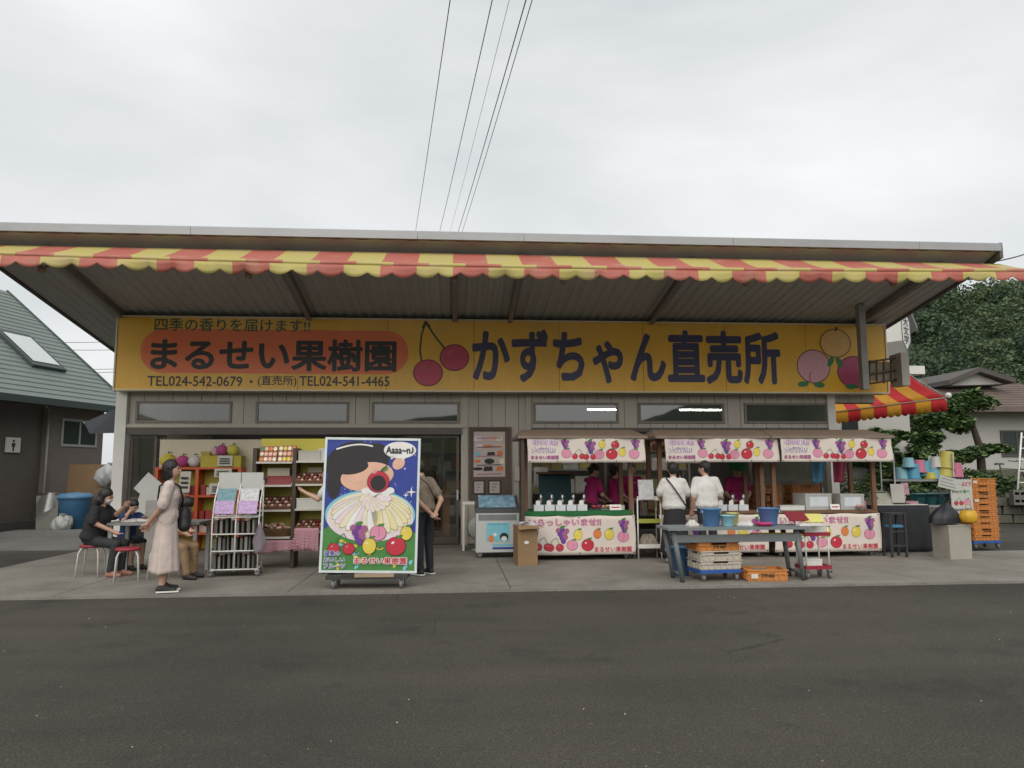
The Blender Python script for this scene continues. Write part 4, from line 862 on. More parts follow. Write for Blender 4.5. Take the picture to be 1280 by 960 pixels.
def bucket(name, label, loc, r0, r1, h, col, handle=False, grp=None):
    o = thing(name, label, 'bucket', loc, random.uniform(-.5, .5), grp); m = M(name+'_plastic_'+str(col), col, .4, .06, 8)
    MB().lathe([(r0*.96, 0), (r0, .006), (r1, h-.015), (r1+.008, h-.012), (r1+.008, h), (r1-.004, h), (r0-.006, .012), (0, .01)], n=22).build('body', m, o)
    if handle:
        MB().tube([((r1+.012)*math.cos(math.pi*i/12), .02*math.sin(math.pi*i/12)-.03, h-.03-.16*math.sin(math.pi*i/12)) for i in range(13)], .005, 5).build('handle', STEEL, o)
        MB().box(-r1-.02, -r1+.004, -.02, .02, h-.06, h-.01).box(r1-.004, r1+.02, -.02, .02, h-.06, h-.01).build('lug', m, o)
    return o
BL = (.075, .19, .38); ty_ = y0+.2
def onT(px_, dy=.2): return PL(px_, 655, y0+dy)[0]
bucket('blue_bucket', 'blue bucket on the folding table in front of white shirted man', (onT(889), ty_, TZ), .105, .135, .24, BL, True)
bucket('blue_bucket', 'blue bucket with side lugs on the folding table, nearer the red trolley', (onT(963), ty_+.05, TZ), .11, .135, .24, (.085, .2, .4), True)
bucket('blue_bucket', 'big blue bucket standing on the slab under the folding table', (G(854, 721).x, G(854, 721).y+.17, 0), .13, .175, .4, (.06, .15, .28), True)
bucket('small_tub', 'pale turquoise tub on folding table beside a blue bucket', (onT(908), ty_-.05, TZ), .075, .1, .15, (.25, .5, .55))
bucket('small_tub', 'pale yellow tub behind the turquoise one on folding table', (onT(921), ty_+.15, TZ), .07, .085, .17, (.5, .5, .2))
o = thing('pink_dish', 'shallow bright pink dish lying on the folding table', 'dish', (onT(951), ty_-.1, TZ)); MB().lathe([(.05, 0), (.11, .02), (.125, .045), (.115, .047), (.045, .012), (0, .01)], n=20).build('body', M('pink_plastic', (.6, .06, .2), .4), o)
MB().lathe([(.125, .04), (.132, .043), (.125, .049)], n=20).build('rim', M('pink_plastic', (.6, .06, .2), .4), o)
def cloth_heap(name, label, loc, r, h, col, seed, cat='cloth'):
    rn = random.Random(seed); p = [rn.uniform(0, 6) for _ in range(5)]; m = MB()
    def f(u, v):
        a = u*2*math.pi; rr = r*math.sin(v*math.pi/2)**.7*(1+.22*math.sin(3*a+p[0])+.12*math.sin(7*a+p[1])); return (rr*math.cos(a), rr*math.sin(a)*.7, h*math.cos(v*math.pi/2)*(1+.35*math.sin(5*a+p[2])*math.sin(v*4+p[3]))+.002)
    o = m.sheet(f, 36, 10).build(name, M(name+'_cloth', col, .85, .1, 14, bump=.4, bscale=50), None, loc); return tag(o, label, cat)
cloth_heap('white_rag', 'crumpled white rag on the left end of folding table', (onT(865), ty_, TZ), .08, .07, (.6, .58, .53), 3)
cloth_heap('white_towel', 'folded white towel on folding table beside pink dish', (onT(933), ty_, TZ), .11, .05, (.55, .55, .53), 6)
o = MB().obox((0, 0, .02), (.34, .12, .03), rotz(.05)).build('tray_white', WHITEP, None, (onT(1004), y0+.02, TZ)); tag(o, 'flat white tray on the folding table end by the red trolley', 'tray')
o = thing('yellow_umbrella', 'closed yellow umbrella lying on the shelf under folding table', 'umbrella', (onT(966), y0+.1, TZ-.13)); MB().tube([(-.42, 0, 0), (-.35, 0, .01), (.3, 0, .01), (.4, 0, 0)], [.012, .032, .028, .01], 10).build('canopy', M('yellow_fabric', (.6, .56, .06), .5, .1, 14, stretch=(.2, 1, 1)), o); MB().tube([(.4, 0, 0), (.55, 0, .0)], .009, 6).build('handle', RUB, o); MB().tube([(-.6, 0, 0), (-.42, 0, 0)], .006, 6).build('tip', STEEL, o)
# red trolley
g = G(1022, 724); tr = thing('red_trolley', 'white framed trolley with red shelves at the end of folding table', 'trolley', (g.x+.02, g.y+.15, 0), R(5)); RTR = M('trolley_red', (.30, .02, .04), .45, .1)
for z in (.13, .58):
    MB().box(-.19, .19, -.14, .14, z, z+.012).box(-.195, .195, -.145, -.133, z, z+.05).box(-.195, .195, .133, .145, z, z+.05).box(-.195, -.183, -.133, .133, z, z+.049).box(.183, .195, -.133, .133, z, z+.049).build('shelf', RTR, tr)
for sx in (-1, 1):
    for sy in (-1, 1): MB().tube([(sx*.17, sy*.12, .12), (sx*.17, sy*.12, .72 if sy > 0 else .7)], .011, 6).build('upright', WHITEP, tr); caster(tr, sx*.17, sy*.12, .045)
MB().tube([(-.17, .12, .72), (-.17, .16, .8), (.17, .16, .8), (.17, .12, .72)], .011, 6).build('handle', RTR, tr)
carton('white carton on the upper shelf of red trolley', g.x+.02, g.y+.15, .594, .3, .22, .13, R(5)); carton('small pale carton on the lower shelf of red trolley', g.x-.02, g.y+.15, .144, .26, .2, .12, R(-8))
def folder(label, X, Y, Z, col, rz_, tilt):
    o = thing('folder', label, 'folder', (X, Y, Z), rz_); m = MB()
    m.obox((0, 0, .06), (.3, .012, .2), Matrix.Rotation(tilt, 3, 'X')).build('cover', M('folder'+str(col), col, .5), o); MB().obox((.0, .012, .062), (.28, .01, .18), Matrix.Rotation(tilt, 3, 'X')).build('pages', WHITEP, o)
folder('red folder leaning open over the table end', onT(996, .2), y0+.2, TZ+.06, (.2, .015, .025), R(8), R(-55)); folder('yellow folder lying on top of the trolley', g.x, g.y+.1, .76, (.62, .58, .18), R(-12), R(-60))
# ------------------------------------------------------------------ freezer, box, notice board
FZ = 13.0; fx0, fx1 = PL(595, 690, FZ)[0], PL(649, 690, FZ)[0]; ft2 = PL(620, 641, FZ)[1]; ft3 = PL(620, 625, FZ+.2)[1]
fz = thing('ice_cream_freezer', 'white chest freezer with glass lid beside the notice board', 'freezer', ((fx0+fx1)/2, FZ, 0)); w = fx1-fx0; FW = M('freezer_white', (.52, .53, .52), .35, .04)
MB().box(-w/2, w/2, 0, .55, .1, ft2).build('cabinet', FW, fz); MB().box(-w/2+.04, w/2-.04, -.004, -.0005, ft2-.13, ft2-.03).build('vent_panel', M('freezer_grey', (.2, .21, .21), .4), fz)
MB().prism([(-.01, ft2), (.56, ft2), (.56, ft3+.06), (.5, ft3+.07), (-.01, ft2+.07)], 'x', -w/2-.01, w/2+.01).build('lid_rim', M('freezer_rim', (.07, .075, .08), .4), fz)
MB().add([(-w/2+.05, .03, ft2+.09), (w/2-.05, .03, ft2+.09), (w/2-.05, .48, ft3+.075), (-w/2+.05, .48, ft3+.075)], [(0, 1, 2, 3)]).build('lid_poster', M('lid_print', (.22, .38, .5), .2, .5, 9), fz)
p = MB().add([(-w*.26, -.003, .28), (w*.28, -.003, .28), (w*.28, -.003, ft2-.17), (-w*.26, -.003, ft2-.17)], [(0, 1, 2, 3)], CYA); ell(p, -w*.15, .33, .05, .06, -.004, ORA); ell(p, -w*.06, .4, .03, .03, -.005, WHT); ell(p, w*.15, .36, .075, .07, -.005, BLK); ell(p, w*.15, .33, .05, .04, -.006, WHT)
letters(p, 'ソフトクリーム', -w*.22, w*.22, ft2-.21, ft2-.18, -.005, BLU, .02); flat(p, [(-w*.12, .2), (w*.44, .2), (w*.44, .24), (-w*.12, .24)], -.003, CYA); flat(p, [(-w*.12, .15), (w*.44, .15), (w*.44, .185), (-w*.12, .185)], -.0035, BLU); p.build('sticker', PRINT, fz)
for sx in (-1, 1):
    for yy in (.06, .48): caster(fz, sx*(w/2-.07), yy, .042)
g = G(658, 707); cb = thing('cardboard_box', 'tall brown cardboard box with papers hanging over its side by the stall', 'box', (g.x, g.y+.17, 0), R(8)); CB = M('cardboard', (.26, .165, .085), .85, .1, 4)
MB().box(-.16, .16, -.17, .17, 0, .62).build('body', CB, cb); MB().add([(-.16, -.17, .62), (.16, -.17, .62), (.18, -.27, .58), (-.17, -.28, .57)], [(0, 1, 2, 3)]).add([(.16, -.17, .62), (.16, .17, .62), (.27, .16, .6), (.27, -.16, .58)], [(0, 1, 2, 3)]).build('flap', CB, cb, solid=.005)
m = MB(); ell(m, -.02, .36, .04, .025, -.172); m.build('label', WHITEP, cb)
MB().sheet(lambda u, v: (.17+.03*u+.012*math.sin(v*7), -.16+.16*u, .64-.42*v+.02*math.sin(u*7)), 6, 12).sheet(lambda u, v: (-.12+.3*u, -.1+.1*math.sin(u*5)*v, .63+.05*math.sin(v*4+u*3)), 8, 6).build('paper_bundle', M('tissue_paper', (.5, .46, .5), .8, .1, 12), cb, solid=.003)
nb = thing('notice_board', 'brown framed notice board with a poster and two framed notices on the wall', 'notice board', (0, YW-.03, 0)); bx0, bz0 = PL(589, 621, YW); bx1, bz1 = PL(636, 537, YW)
MB().box(bx0, bx1, -.035, 0, bz0, bz1).build('backing', M('board_cork', (.12, .09, .07), .8, .12, 6), nb); t = .05
MB().box(bx0-t, bx1+t, -.06, 0, bz1, bz1+t).box(bx0-t, bx1+t, -.06, 0, bz0-t, bz0).box(bx0-t, bx0, -.059, 0, bz0, bz1).box(bx1, bx1+t, -.059, 0, bz0, bz1).build('frame', M('board_frame', (.10, .07, .05), .6), nb)
px0, pz0 = PL(592, 596, YW); px1, pz1 = PL(631, 540, YW); MB().box(px0, px1, -.041, -.036, pz0, pz1).build('poster', M('aged_paper', (.52, .45, .42), .8, .06, 4), nb)
rn = random.Random(8); p = MB()
for i in range(5):
    for j in range(3):
        cx = px0+(j+.5)/3*(px1-px0)+rn.uniform(-.04, .04); cz = pz0+.1+(i+.4)/5*(pz1-pz0-.15); a, b = rn.uniform(.05, .11), rn.uniform(.03, .07)
        if rn.random() < .45: flat(p, [(cx-a, cz-b), (cx+a, cz-b*.8), (cx+a*.9, cz+b), (cx-a*.8, cz+b*.9)], -.0425, rn.choice((BLK, DRD, PEA, ORA, BLS, CRM)))
        else: ell(p, cx, cz, a, b, -.0432, rn.choice((BLK, DRD, PEA, BLS, CYA, ORA, CRM)), 12)
    stroke(p, [(px0+.06, pz0+.05+i*(pz1-pz0)/5), (px1-.08, pz0+.06+i*(pz1-pz0)/5)], .018, -.044, BLK if i % 2 else PLM)
p.build('print', PRINT, nb)
for a, b in ((591, 606), (610, 626)):
    qx0, qz0 = PL(a, 618, YW); qx1, qz1 = PL(b, 600, YW); q = MB().box(qx0, qx1, -.05, -.036, qz0, qz1).build('framed_notice', M('notice_frame', (.03, .025, .022), .5), nb); MB().box(qx0+.03, qx1-.03, -.053, -.0505, qz0+.03, qz1-.03).build('notice', M('aged_paper', (.52, .45, .42), .8), q)
    s_ = MB()
    for k in range(3): stroke(s_, [(qx0+.07, qz1-.08-.06*k), (qx1-.07-.03*k, qz1-.08-.06*k)], .012, -.0545, 0)
    s_.build('writing', INK, q)
o = MB().box(0, .16, -.02, 0, 0, .28).build('wall_notice', M('aged_paper', (.52, .45, .42), .8), None, (1.26, YW-.03, 1.28)); tag(o, 'small paper notice on the siding right of the notice board', 'notice')
sd_ = thing('side_stand', 'small white side stand between door and freezer', 'stand', (.42, 14.4, 0)); MB().box(-.24, .24, -.2, .2, .86, .91).build('top', WHITEP, sd_)
for sx in (-1, 1): MB().box(sx*.22-.02, sx*.22+.02, -.18, .18, 0, .86).build('leg', WHITEP, sd_)
o = thing('floor_fan', 'pale round fan standing under the small white side stand', 'fan', (.5, 14.3, 0)); MB().lathe([(.02, -.06), (.2, -.05), (.24, 0), (.2, .05), (.02, .06)], (0, 0, .42), 24, axis='y').build('cage', M('fan_grey', (.35, .35, .34), .5), o); MB().lathe([(.05, -.07), (.06, -.065), (0, -.09)], (0, 0, .42), 12, axis='y').build('hub', RUB, o); MB().lathe([(.15, 0), (.14, .03), (.02, .05), (.02, .2)], n=16).build('base', M('fan_grey', (.35, .35, .34), .5), o)
# white shelf trolley beside the first stall
g = (3.32, 12.72); wt = thing('white_shelf_trolley', 'narrow white rack with a leaflet and green tray between two stalls', 'rack', (g[0], g[1], 0))
for sx in (-1, 1):
    for sy in (-1, 1): MB().tube([(sx*.2, sy*.15, 0), (sx*.2, sy*.15, 1.0)], .013, 6).build('upright', WHITEP, wt)
for z, m in ((.18, WHITEP), (.6, M('lime_tray', (.34, .36, .06), .5)), (.98, WHITEP)): MB().box(-.2, .2, -.15, .15, z, z+.02).box(-.205, .205, -.16, -.15, z, z+.07).build('shelf', m, wt)
o = MB().obox((0, 0, .16), (.26, .012, .34), Matrix.Rotation(R(-12), 3, 'X')).build('leaflet', M('leaflet_paper', (.5, .5, .5), .6, .25, 20), None, (g[0]-.05, g[1]-.16, 1.0)); tag(o, 'printed leaflet propped on the narrow white rack', 'leaflet')
cloth_heap('beige_sack', 'crumpled beige sack on the low shelf of narrow white rack', (g[0], g[1], .2), .15, .16, (.3, .26, .2), 12, 'sack')
o = MB().obox((0, 0, 0), (.62, .05, .72), Matrix.Rotation(R(-8), 3, 'X')).build('panel', M('teal_panel', (.025, .075, .085), .7, .12, 4), None, (1.95, 14.3, 1.05)); pn = thing('teal_screen', 'dark teal panel with wooden top edge behind the green counter', 'panel', (1.95, 14.3, .7)); o.parent = pn; o.location = (0, 0, .36); MB().box(-.36, .36, -.1, .1, .72, .76).build('top_edge', WOOD, pn); MB().box(-.3, -.26, -.05, .05, -.7, 0).box(.26, .3, -.05, .05, -.7, 0).build('leg', WOODD, pn)
for X, Y, Z, w, h, l in ((4.75, 14.9, 1.72, .55, .2, 'white paper strip hanging behind the middle stall'), (4.2, 15.0, 1.6, .3, .25, 'white price paper hanging behind white shirted customers'), (2.35, 14.9, 1.75, .35, .28, 'white paper sign hung behind the green counter'), (1.72, 14.6, 1.35, .3, .4, 'tilted white sheet beside teal panel'), (6.2, 14.6, 1.75, .5, .2, 'white paper sheet hanging under the third stall roof'), (5.15, 13.2, 1.62, .3, .3, 'green cloth hung from the middle stall post')):
    o = thing('hanging_sheet', l, 'sheet', (X, Y, Z), R(random.uniform(-15, 15))); c = M('green_cloth', (.012, .13, .035), .75) if 'green cloth' in l else M('sheet_paper', (.48, .46, .42), .7, .08, 5)
    MB().sheet(lambda u, v: (-w/2+w*u, .02*math.sin(u*6+v*3), -h/2+h*v), 8, 6).build('paper', c, o, solid=.002); MB().box(-w/2, w/2, -.004, .004, h/2, h/2+.015).tube([(0, 0, h/2+.012), (0, 0, h/2+.12)], .003, 4).build('hanger', STEELG, o)
for X, col, l in ((6.75, (.12, .35, .55), 'blue bag hung behind third stall crates'), (7.15, (.45, .06, .12), 'red cloth hung under the third stall banner')):
    o = thing('hanging_cloth', l, 'cloth', (X, 13.35, 1.5)); MB().sheet(lambda u, v: (-.14+.28*u*(1-.3*v), .03*math.sin(u*9), .2-.45*v), 8, 8).build('cloth', M('hang'+str(col), col, .7, .15, 8), o, solid=.004); MB().tube([(0, 0, .2), (0, 0, .52)], .004, 4).build('hook', STEELG, o)
# bottles
for i, X in enumerate((5.42, 5.56)):
    o = thing('dark_bottle', ['dark bottle on the third stall by its inner post', 'dark bottle leaning outward on the third stall'][i], 'bottle', (X, YS+.2, .792)); MB().lathe([(.035, 0), (.038, .02), (.038, .22), (.015, .3), (.014, .36)], n=12).build('body', M('bottle_dark', (.02, .025, .02), .15), o); MB().lathe([(.016, .36), (.017, .4), (0, .4)], n=10).build('cap', WHITEP if i == 0 else RUB, o)

def punnet(label, X, Y, Z, cols, seed):
    rn_ = random.Random(seed); o = thing('fruit_punnet', label, 'punnet', (X, Y, Z), rn_.uniform(-.2, .2), 'fruit punnets on the stalls'); MB().obox((0, 0, .03), (.15, .11, .06), None, 0, 1.12).build('tub', Mglass('punnet_film', (.8, .82, .82), .2, .2), o); f = MB()
    for k in range(14): r_ = .021; f.lathe([(0, -r_), (r_*.8, -r_*.5), (r_, 0), (r_*.7, r_*.7), (0, r_)], (rn_.uniform(-.055, .055), rn_.uniform(-.035, .035), .03+rn_.uniform(0, .045)), 8, rn_.randrange(2))
    fr_ = f.build('fruit', [M('f'+str(c), c, .4, .2, 12) for c in cols], o); fr_['kind'] = 'stuff'
CH_ = ((.32, .02, .03), (.45, .05, .04)); GR_ = ((.1, .02, .12), (.16, .04, .16)); PC_ = ((.55, .25, .2), (.6, .4, .2))
for i, (X, Y, c, l) in enumerate(((2.42, .1, CH_, 'punnet of cherries on the green counter right of the cartons'), (2.6, .14, PC_, 'punnet of pale fruit on the green counter'), (2.5, .32, GR_, 'punnet of dark grapes at the back of the green counter'), (3.75, .15, CH_, 'punnet of cherries at the left end of the middle stall'), (3.95, .12, GR_, 'punnet of dark grapes on the middle stall before customers'), (4.3, .14, PC_, 'punnet of pale fruit on the middle stall before customers'), (5.72, .35, CH_, 'punnet of cherries behind flat carton on third stall'), (7.08, .05, PC_, 'punnet of pale fruit at the front of third stall'))): punnet(l, X, YS+Y, .814 if X < 3.2 else .792, c, i)
for i, (X, w_, l) in enumerate(((2.75, .2, 'white price slip lying at the edge of green counter'), (4.15, .18, 'white price slip on the middle stall counter'), (6.62, .16, 'white price slip standing between boxes on third stall'))):
    o = thing('price_slip', l, 'slip', (X, YS+.06, .815 if X < 3.2 else .793), R(random.uniform(-8, 8))); MB().obox((0, 0, .05), (w_, .004, .1), Matrix.Rotation(R(-25), 3, 'X')).build('slip', WHITEP, o); m = MB(); stroke(m, [(-w_*.35, .05), (w_*.35, .05)], .02, -.008); m.build('writing', PRINT[RED_], o)
# ------------------------------------------------------------------ tall poster board on a caster base
YPB = 9.95
qx0, qz0 = PL(398, 717, YPB); qx1 = PL(521, 717, YPB)[0]; qz1 = PL(460, 547, YPB)[1]
pw, phh = qx1-qx0, qz1-qz0
LINE, YLW = len(PRINT), len(PRINT)+1; PRINT = PRINT+[M('print_line_tan', (.25, .2, .16), .6), M('print_lightyellow', (.74, .66, .36), .6)]
pb = thing('poster_board', 'large blue dessert poster in a pale frame on a caster base', 'poster board', ((qx0+qx1)/2, YPB, 0), R(-2))
FRM = M('poster_frame', (.62, .68, .68), .4)
tilt = Matrix.Rotation(R(-2.2), 4, 'X') @ Matrix.Rotation(R(1.0), 4, 'Y')
pf = MB(); t = .03
pf.box(-pw/2, pw/2, -.012, .02, 0, t).box(-pw/2, pw/2, -.012, .02, phh-t, phh).box(-pw/2, -pw/2+t, -.0115, .02, t, phh-t).box(pw/2-t, pw/2, -.0115, .02, t, phh-t)
fo_ = pf.build('frame', FRM, pb); fo_.matrix_local = Matrix.Translation((0, 0, qz0)) @ tilt
MB().box(-pw/2+.005, pw/2-.005, 0, .016, .005, phh-.005).build('backing_board', WHITEP, pb).matrix_local = Matrix.Translation((0, 0, qz0)) @ tilt
a = MB(); iw, ih = pw-2*t, phh-2*t
def PX(u, v): return (-iw/2+u*iw, t+v*ih)
def E2(u, v, ru, rv, y, m, n=24, rot=0): c = PX(u, v); ell(a, c[0], c[1], ru*iw, rv*iw, y, m, n, rot)
Y0 = -.002
flat(a, [PX(0, 0), PX(1, 0), PX(1, 1), PX(0, 1)], Y0, BLU)
rn = random.Random(17)
for _ in range(70):
    u, v = rn.uniform(.02, .98), rn.uniform(.4, .99); E2(u, v, rn.uniform(.002, .007), rn.uniform(.002, .007), Y0-.0008, WHT, 8)
for (u, v, s) in ((.94, .6, .06), (.88, .575, .035), (.86, .78, .02)):
    c = PX(u, v); q = s*iw; flat(a, [(c[0]+q*math.cos(k*math.pi/4)*(1 if k % 2 == 0 else .22), c[1]+q*math.sin(k*math.pi/4)*(1 if k % 2 == 0 else .22)) for k in range(8)], Y0-.001, WHT)
flat(a, [PX(0, 0), PX(1, 0), PX(1, .28), PX(.9, .33), PX(.5, .3), PX(.1, .36), PX(0, .3)], Y0-.0008, GRE)
E2(.5, .42, .49, .27, Y0-.0012, CYA, 40); E2(.5, .40, .47, .26, Y0-.0016, BLS, 40)
# dark and peach coloured scoops behind the cream
E2(.30, .81, .31, .25, Y0-.0018, BLK, 40, .2); E2(.52, .84, .16, .2, Y0-.0019, BLK, 30, -.3); E2(.09, .66, .08, .17, Y0-.0019, BLK, 20)
stroke(a, [PX(.1+.4*k/10, .925+.04*math.sin(k/10*2.4)) for k in range(11)], .02, Y0-.0024, WHT)
E2(.45, .715, .29, .155, Y0-.0026, PEA, 40, .15); E2(.79, .82, .075, .06, Y0-.0026, PEA, 20, .8)
E2(.27, .79, .19, .085, Y0-.003, BLK, 36, .12)
stroke(a, [PX(.83, .85), PX(.9, .885)], .015, Y0-.003, WHT)
# dome of pale peach slices fanning out from under the cream
vs_ = iw/ih
def slice_(u, v, ru, rv, rot, col, y): E2(u, v, ru*1.03, rv*1.06, y, LINE, 26, rot); E2(u, v, ru, rv, y-.0003, col, 26, rot)
E2(.51, .43, .455, .235, Y0-.0034, CRM, 40)
for k in range(17):
    t_ = R(168+13*k); rx_, ry_ = .51+.42*math.cos(t_), .43+.215*vs_*math.sin(t_); cx_, cy_ = .53, .555
    du, dv_ = rx_-cx_, (ry_-cy_)/vs_; ln_ = math.hypot(du, dv_); slice_((rx_+cx_)/2, (ry_+cy_)/2, ln_/2*1.05, .058, math.atan2(dv_, du), (BLS, CRM, WHT)[k % 3] if k < 9 else (CRM, YLW)[k % 2], Y0-.0040-.0004*(k if k < 9 else 17-k))
for k in range(8):
    t_ = R(195+21*k); slice_(.55+.1*math.cos(t_), .575+.075*math.sin(t_), .085, .04, t_+.2, (CRM, BLS)[k % 2], Y0-.0090-.0004*k)
for k in range(7): E2(.44+.045*k, .602+.012*math.sin(k*2.2), .045, .035, Y0-.0122-.0002*k, WHT, 16)
E2(.575, .675, .122, .12, Y0-.014, DRD, 32); E2(.575, .677, .113, .112, Y0-.0143, RED_, 32); E2(.575, .665, .085, .086, Y0-.0146, BLK, 28); E2(.535, .75, .03, .014, Y0-.0147, PNK, 12, .5)
E2(.635, .775, .045, .02, Y0-.0148, GRE, 14, .5); stroke(a, [PX(.6, .755), PX(.66, .805)], .012, Y0-.015, BLK)
# speech bubble and lettering
E2(.80, .925, .178, .092, Y0-.004, WHT, 36); flat(a, [PX(.70, .88), PX(.75, .868), PX(.705, .85)], Y0-.004, WHT)
c0 = PX(.645, .895); c1 = PX(.955, .955); letters(a, 'Aaaa~n♪', c0[0], c1[0], c0[1], c1[1], Y0-.005, BLK, .035)
rn = random.Random(5)
for _ in range(40): E2(rn.uniform(.02, .98), rn.uniform(.02, .22), .04, .018, Y0-.0045, rn.choice((GRE, GRE, GRE, CYA, YEL)), 10, rn.uniform(0, 3))
for k, u, v, s in (('grape', .385, .285, .2), ('peach', .595, .285, .17), ('pear', .9, .285, .15), ('cherry', .205, .19, .19), ('pear', .505, .185, .17), ('apple', .79, .185, .2)):
    c = PX(u, v); fprint(a, k, c[0], c[1], s*iw, Y0-.0165)
c0, c1 = PX(.34, .045), PX(.92, .105); letters(a, 'まるせい果樹園', c0[0], c1[0], c0[1], c1[1], Y0-.019, WHT, .1); letters(a, 'まるせい果樹園', c0[0]+.01, c1[0]-.01, c0[1]+.006, c1[1]-.006, Y0-.0205, RED_, .025)
for i, s in enumerate(('福島の', 'おいしい', 'フルーツ')): c0, c1 = PX(.02, .105-.048*i), PX((.2, .25, .26)[i], .15-.048*i); letters(a, s, c0[0], c1[0], c0[1], c1[1], Y0-.019, WHT, .08); letters(a, s, c0[0]+.005, c1[0]-.005, c0[1]+.003, c1[1]-.003, Y0-.0205, BLU, .02)
ar = a.build('artwork', PRINT, pb); ar.matrix_local = Matrix.Translation((0, 0, qz0)) @ tilt
cb_ = MB().box(-.52, .52, -.12, .3, .12, .17).box(-.3, .15, -.13, -.1, .17, qz0-.005).box(-.5, -.46, .12, .16, .171, 1.2).box(.46, .5, .12, .16, .171, 1.2); cb_.build('base_frame', M('base_black', (.04, .038, .035), .6), pb)
for x in (-.42, .44): caster(pb, x, -.07, .055); caster(pb, x, .25, .055)
MB().box(-.15, .35, -.135, -.131, .15, .2).build('wood_strip', M('pine_wood', (.35, .26, .17), .7), pb)
# ------------------------------------------------------------------ yellow-backed shelves
YSH = 12.0
def shx(px_): return PL(px_, 640, YSH)[0]
def shz(py): return PL(350, py, YSH)[1]
ys = thing('produce_shelf', 'dark shelf unit with yellow back boards and gift boxes of fruit', 'shelf', (0, 0, 0)); SX0, SXM, SX1 = shx(318), shx(366), shx(418)
YB_ = M('yellow_board', (.44, .38, .05), .6, .08, 3); SHW = M('shelf_white', (.5, .48, .43), .5, .06)
MB().box(SX0-.02, SX1, YSH+.36, YSH+.38, .3, 2.02).build('back_board', YB_, ys)
for x in (SX0-.03, SXM, SX1): MB().box(x-.03, x+.03, YSH+.02, YSH+.355, 0, 1.86).build('upright', WOODD, ys)
shelfZ = {}
for b, (xa_, xb_, pys) in enumerate(((SX0+.002, SXM-.032, (577, 606, 637, 671)), (SXM+.032, SX1-.032, (576, 605, 636, 664)))):
    for k, py in enumerate(pys): z = shz(py); shelfZ[b, k] = z; MB().box(xa_, xb_, YSH-.02, YSH+.35, z-.03, z).build('shelf_board', SHW, ys)
gm = M('gingham', (.45, .2, .25), .85, .1, 6)
def Mging():
    m = bpy.data.materials.new('gingham_cloth'); m.use_nodes = True; t_ = m.node_tree; b = t_.nodes['Principled BSDF']; b.inputs['Roughness'].default_value = .9; co = t_.nodes.new('ShaderNodeTexCoord'); ck = t_.nodes.new('ShaderNodeTexChecker'); ck.inputs['Scale'].default_value = 45; t_.links.new(co.outputs['Object'], ck.inputs[0])
    ck.inputs[1].default_value = (.42, .14, .2, 1); ck.inputs[2].default_value = (.55, .38, .4, 1); t_.links.new(ck.outputs[0], b.inputs['Base Color']); return m
GING = Mging()
def drape(label, x0_, x1_, z0_, z1_, y, seed):
    rn_ = random.Random(seed); p_ = [rn_.uniform(0, 6) for _ in range(3)]; m = MB().sheet(lambda u, v: (x0_+(x1_-x0_)*u, y+.02*math.sin(u*14+p_[0])*(v)+.012*math.sin(u*31+p_[1])*v, z1_+(z0_-z1_)*v+.03*math.sin(u*3+p_[2])*v), 50, 8)
    o = m.build('gingham_cloth', GING, None, solid=.003); return tag(o, label, 'cloth')
drape('pink gingham cloth hanging under the wide lower shelf', SX0+.0, shx(372), .26, shz(675), YSH-.05, 1); drape('short pink gingham cloth over the right lower shelf', shx(370), shx(400), shz(690), shz(660), YSH-.07, 2); drape('pink gingham cloth hanging low below the short one', shx(368), shx(395), .33, shz(672), YSH-.055, 3)
FRU = [M('fruit_brown', (.16, .05, .035), .5, .2, 20), M('fruit_pale', (.55, .42, .33), .5, .2, 20), M('fruit_red', (.30, .03, .03), .4, .2, 20)]
def fruit_tray(label, X, Y, Z, w, d, tilt, nx, ny, seed, grp='open trays of fruit on the shelves'):
    rn_ = random.Random(seed); o = thing('fruit_tray', label, 'tray', (X, Y, Z)); o.rotation_euler.x = tilt; c = M('tray_card', (.20, .10, .06), .8, .15, 8)
    MB().box(-w/2, w/2, 0, d, 0, .012).box(-w/2, w/2, -.01, 0, 0, .06).box(-w/2, w/2, d, d+.01, 0, .06).box(-w/2, -w/2+.01, 0, d, .012, .06).box(w/2-.01, w/2, 0, d, .012, .06).build('tray', c, o); f = MB(); s = min(w/nx, d/ny)*.42
    for i in range(nx):
        for j in range(ny): f.lathe([(0, -s), (s*.8, -s*.5), (s, 0), (s*.75, s*.6), (0, s*.9)], (-w/2+w*(i+.5)/nx+rn_.uniform(-.004, .004), d*(j+.5)/ny, .03+s*.6), 8, (i+j) % 2 if rn_.random() < .8 else 2)
    fo2 = f.build('fruit', FRU, o); fo2['kind'] = 'stuff'; o['group'] = grp; return o
mx0 = (SX0+SXM)/2
fruit_tray('wide tray of brown and pale fruit, third shelf from top', mx0, YSH, shelfZ[0, 2], .52, .3, R(28), 8, 3, 1); fruit_tray('tray of fruit with a pale card on the second right shelf', (SXM+SX1)/2-.04, YSH, shelfZ[1, 1], .5, .28, R(25), 8, 3, 2); fruit_tray('tray of small fruit on the right shelf above short gingham cloth', (SXM+SX1)/2-.04, YSH, shelfZ[1, 3], .46, .26, R(25), 8, 3, 3)
def gift_box(label, X, Y, Z, w, h, tilt, cols, seed):
    rn_ = random.Random(seed); o = thing('gift_box', label, 'box', (X, Y, Z)); o.rotation_euler.x = tilt; MB().box(-w/2, w/2, 0, .05, 0, h).build('box', M('gift_card', (.22, .07, .04), .6, .15, 8), o)
    m = MB()
    for i in range(4):
        for j in range(3): ell(m, -w/2+w*(i+.5)/4, h*(j+.5)/3, w/9, h/8, -.002-.0002*j, rn_.choice(cols), 12)
    m.build('printed_front', PRINT, o)
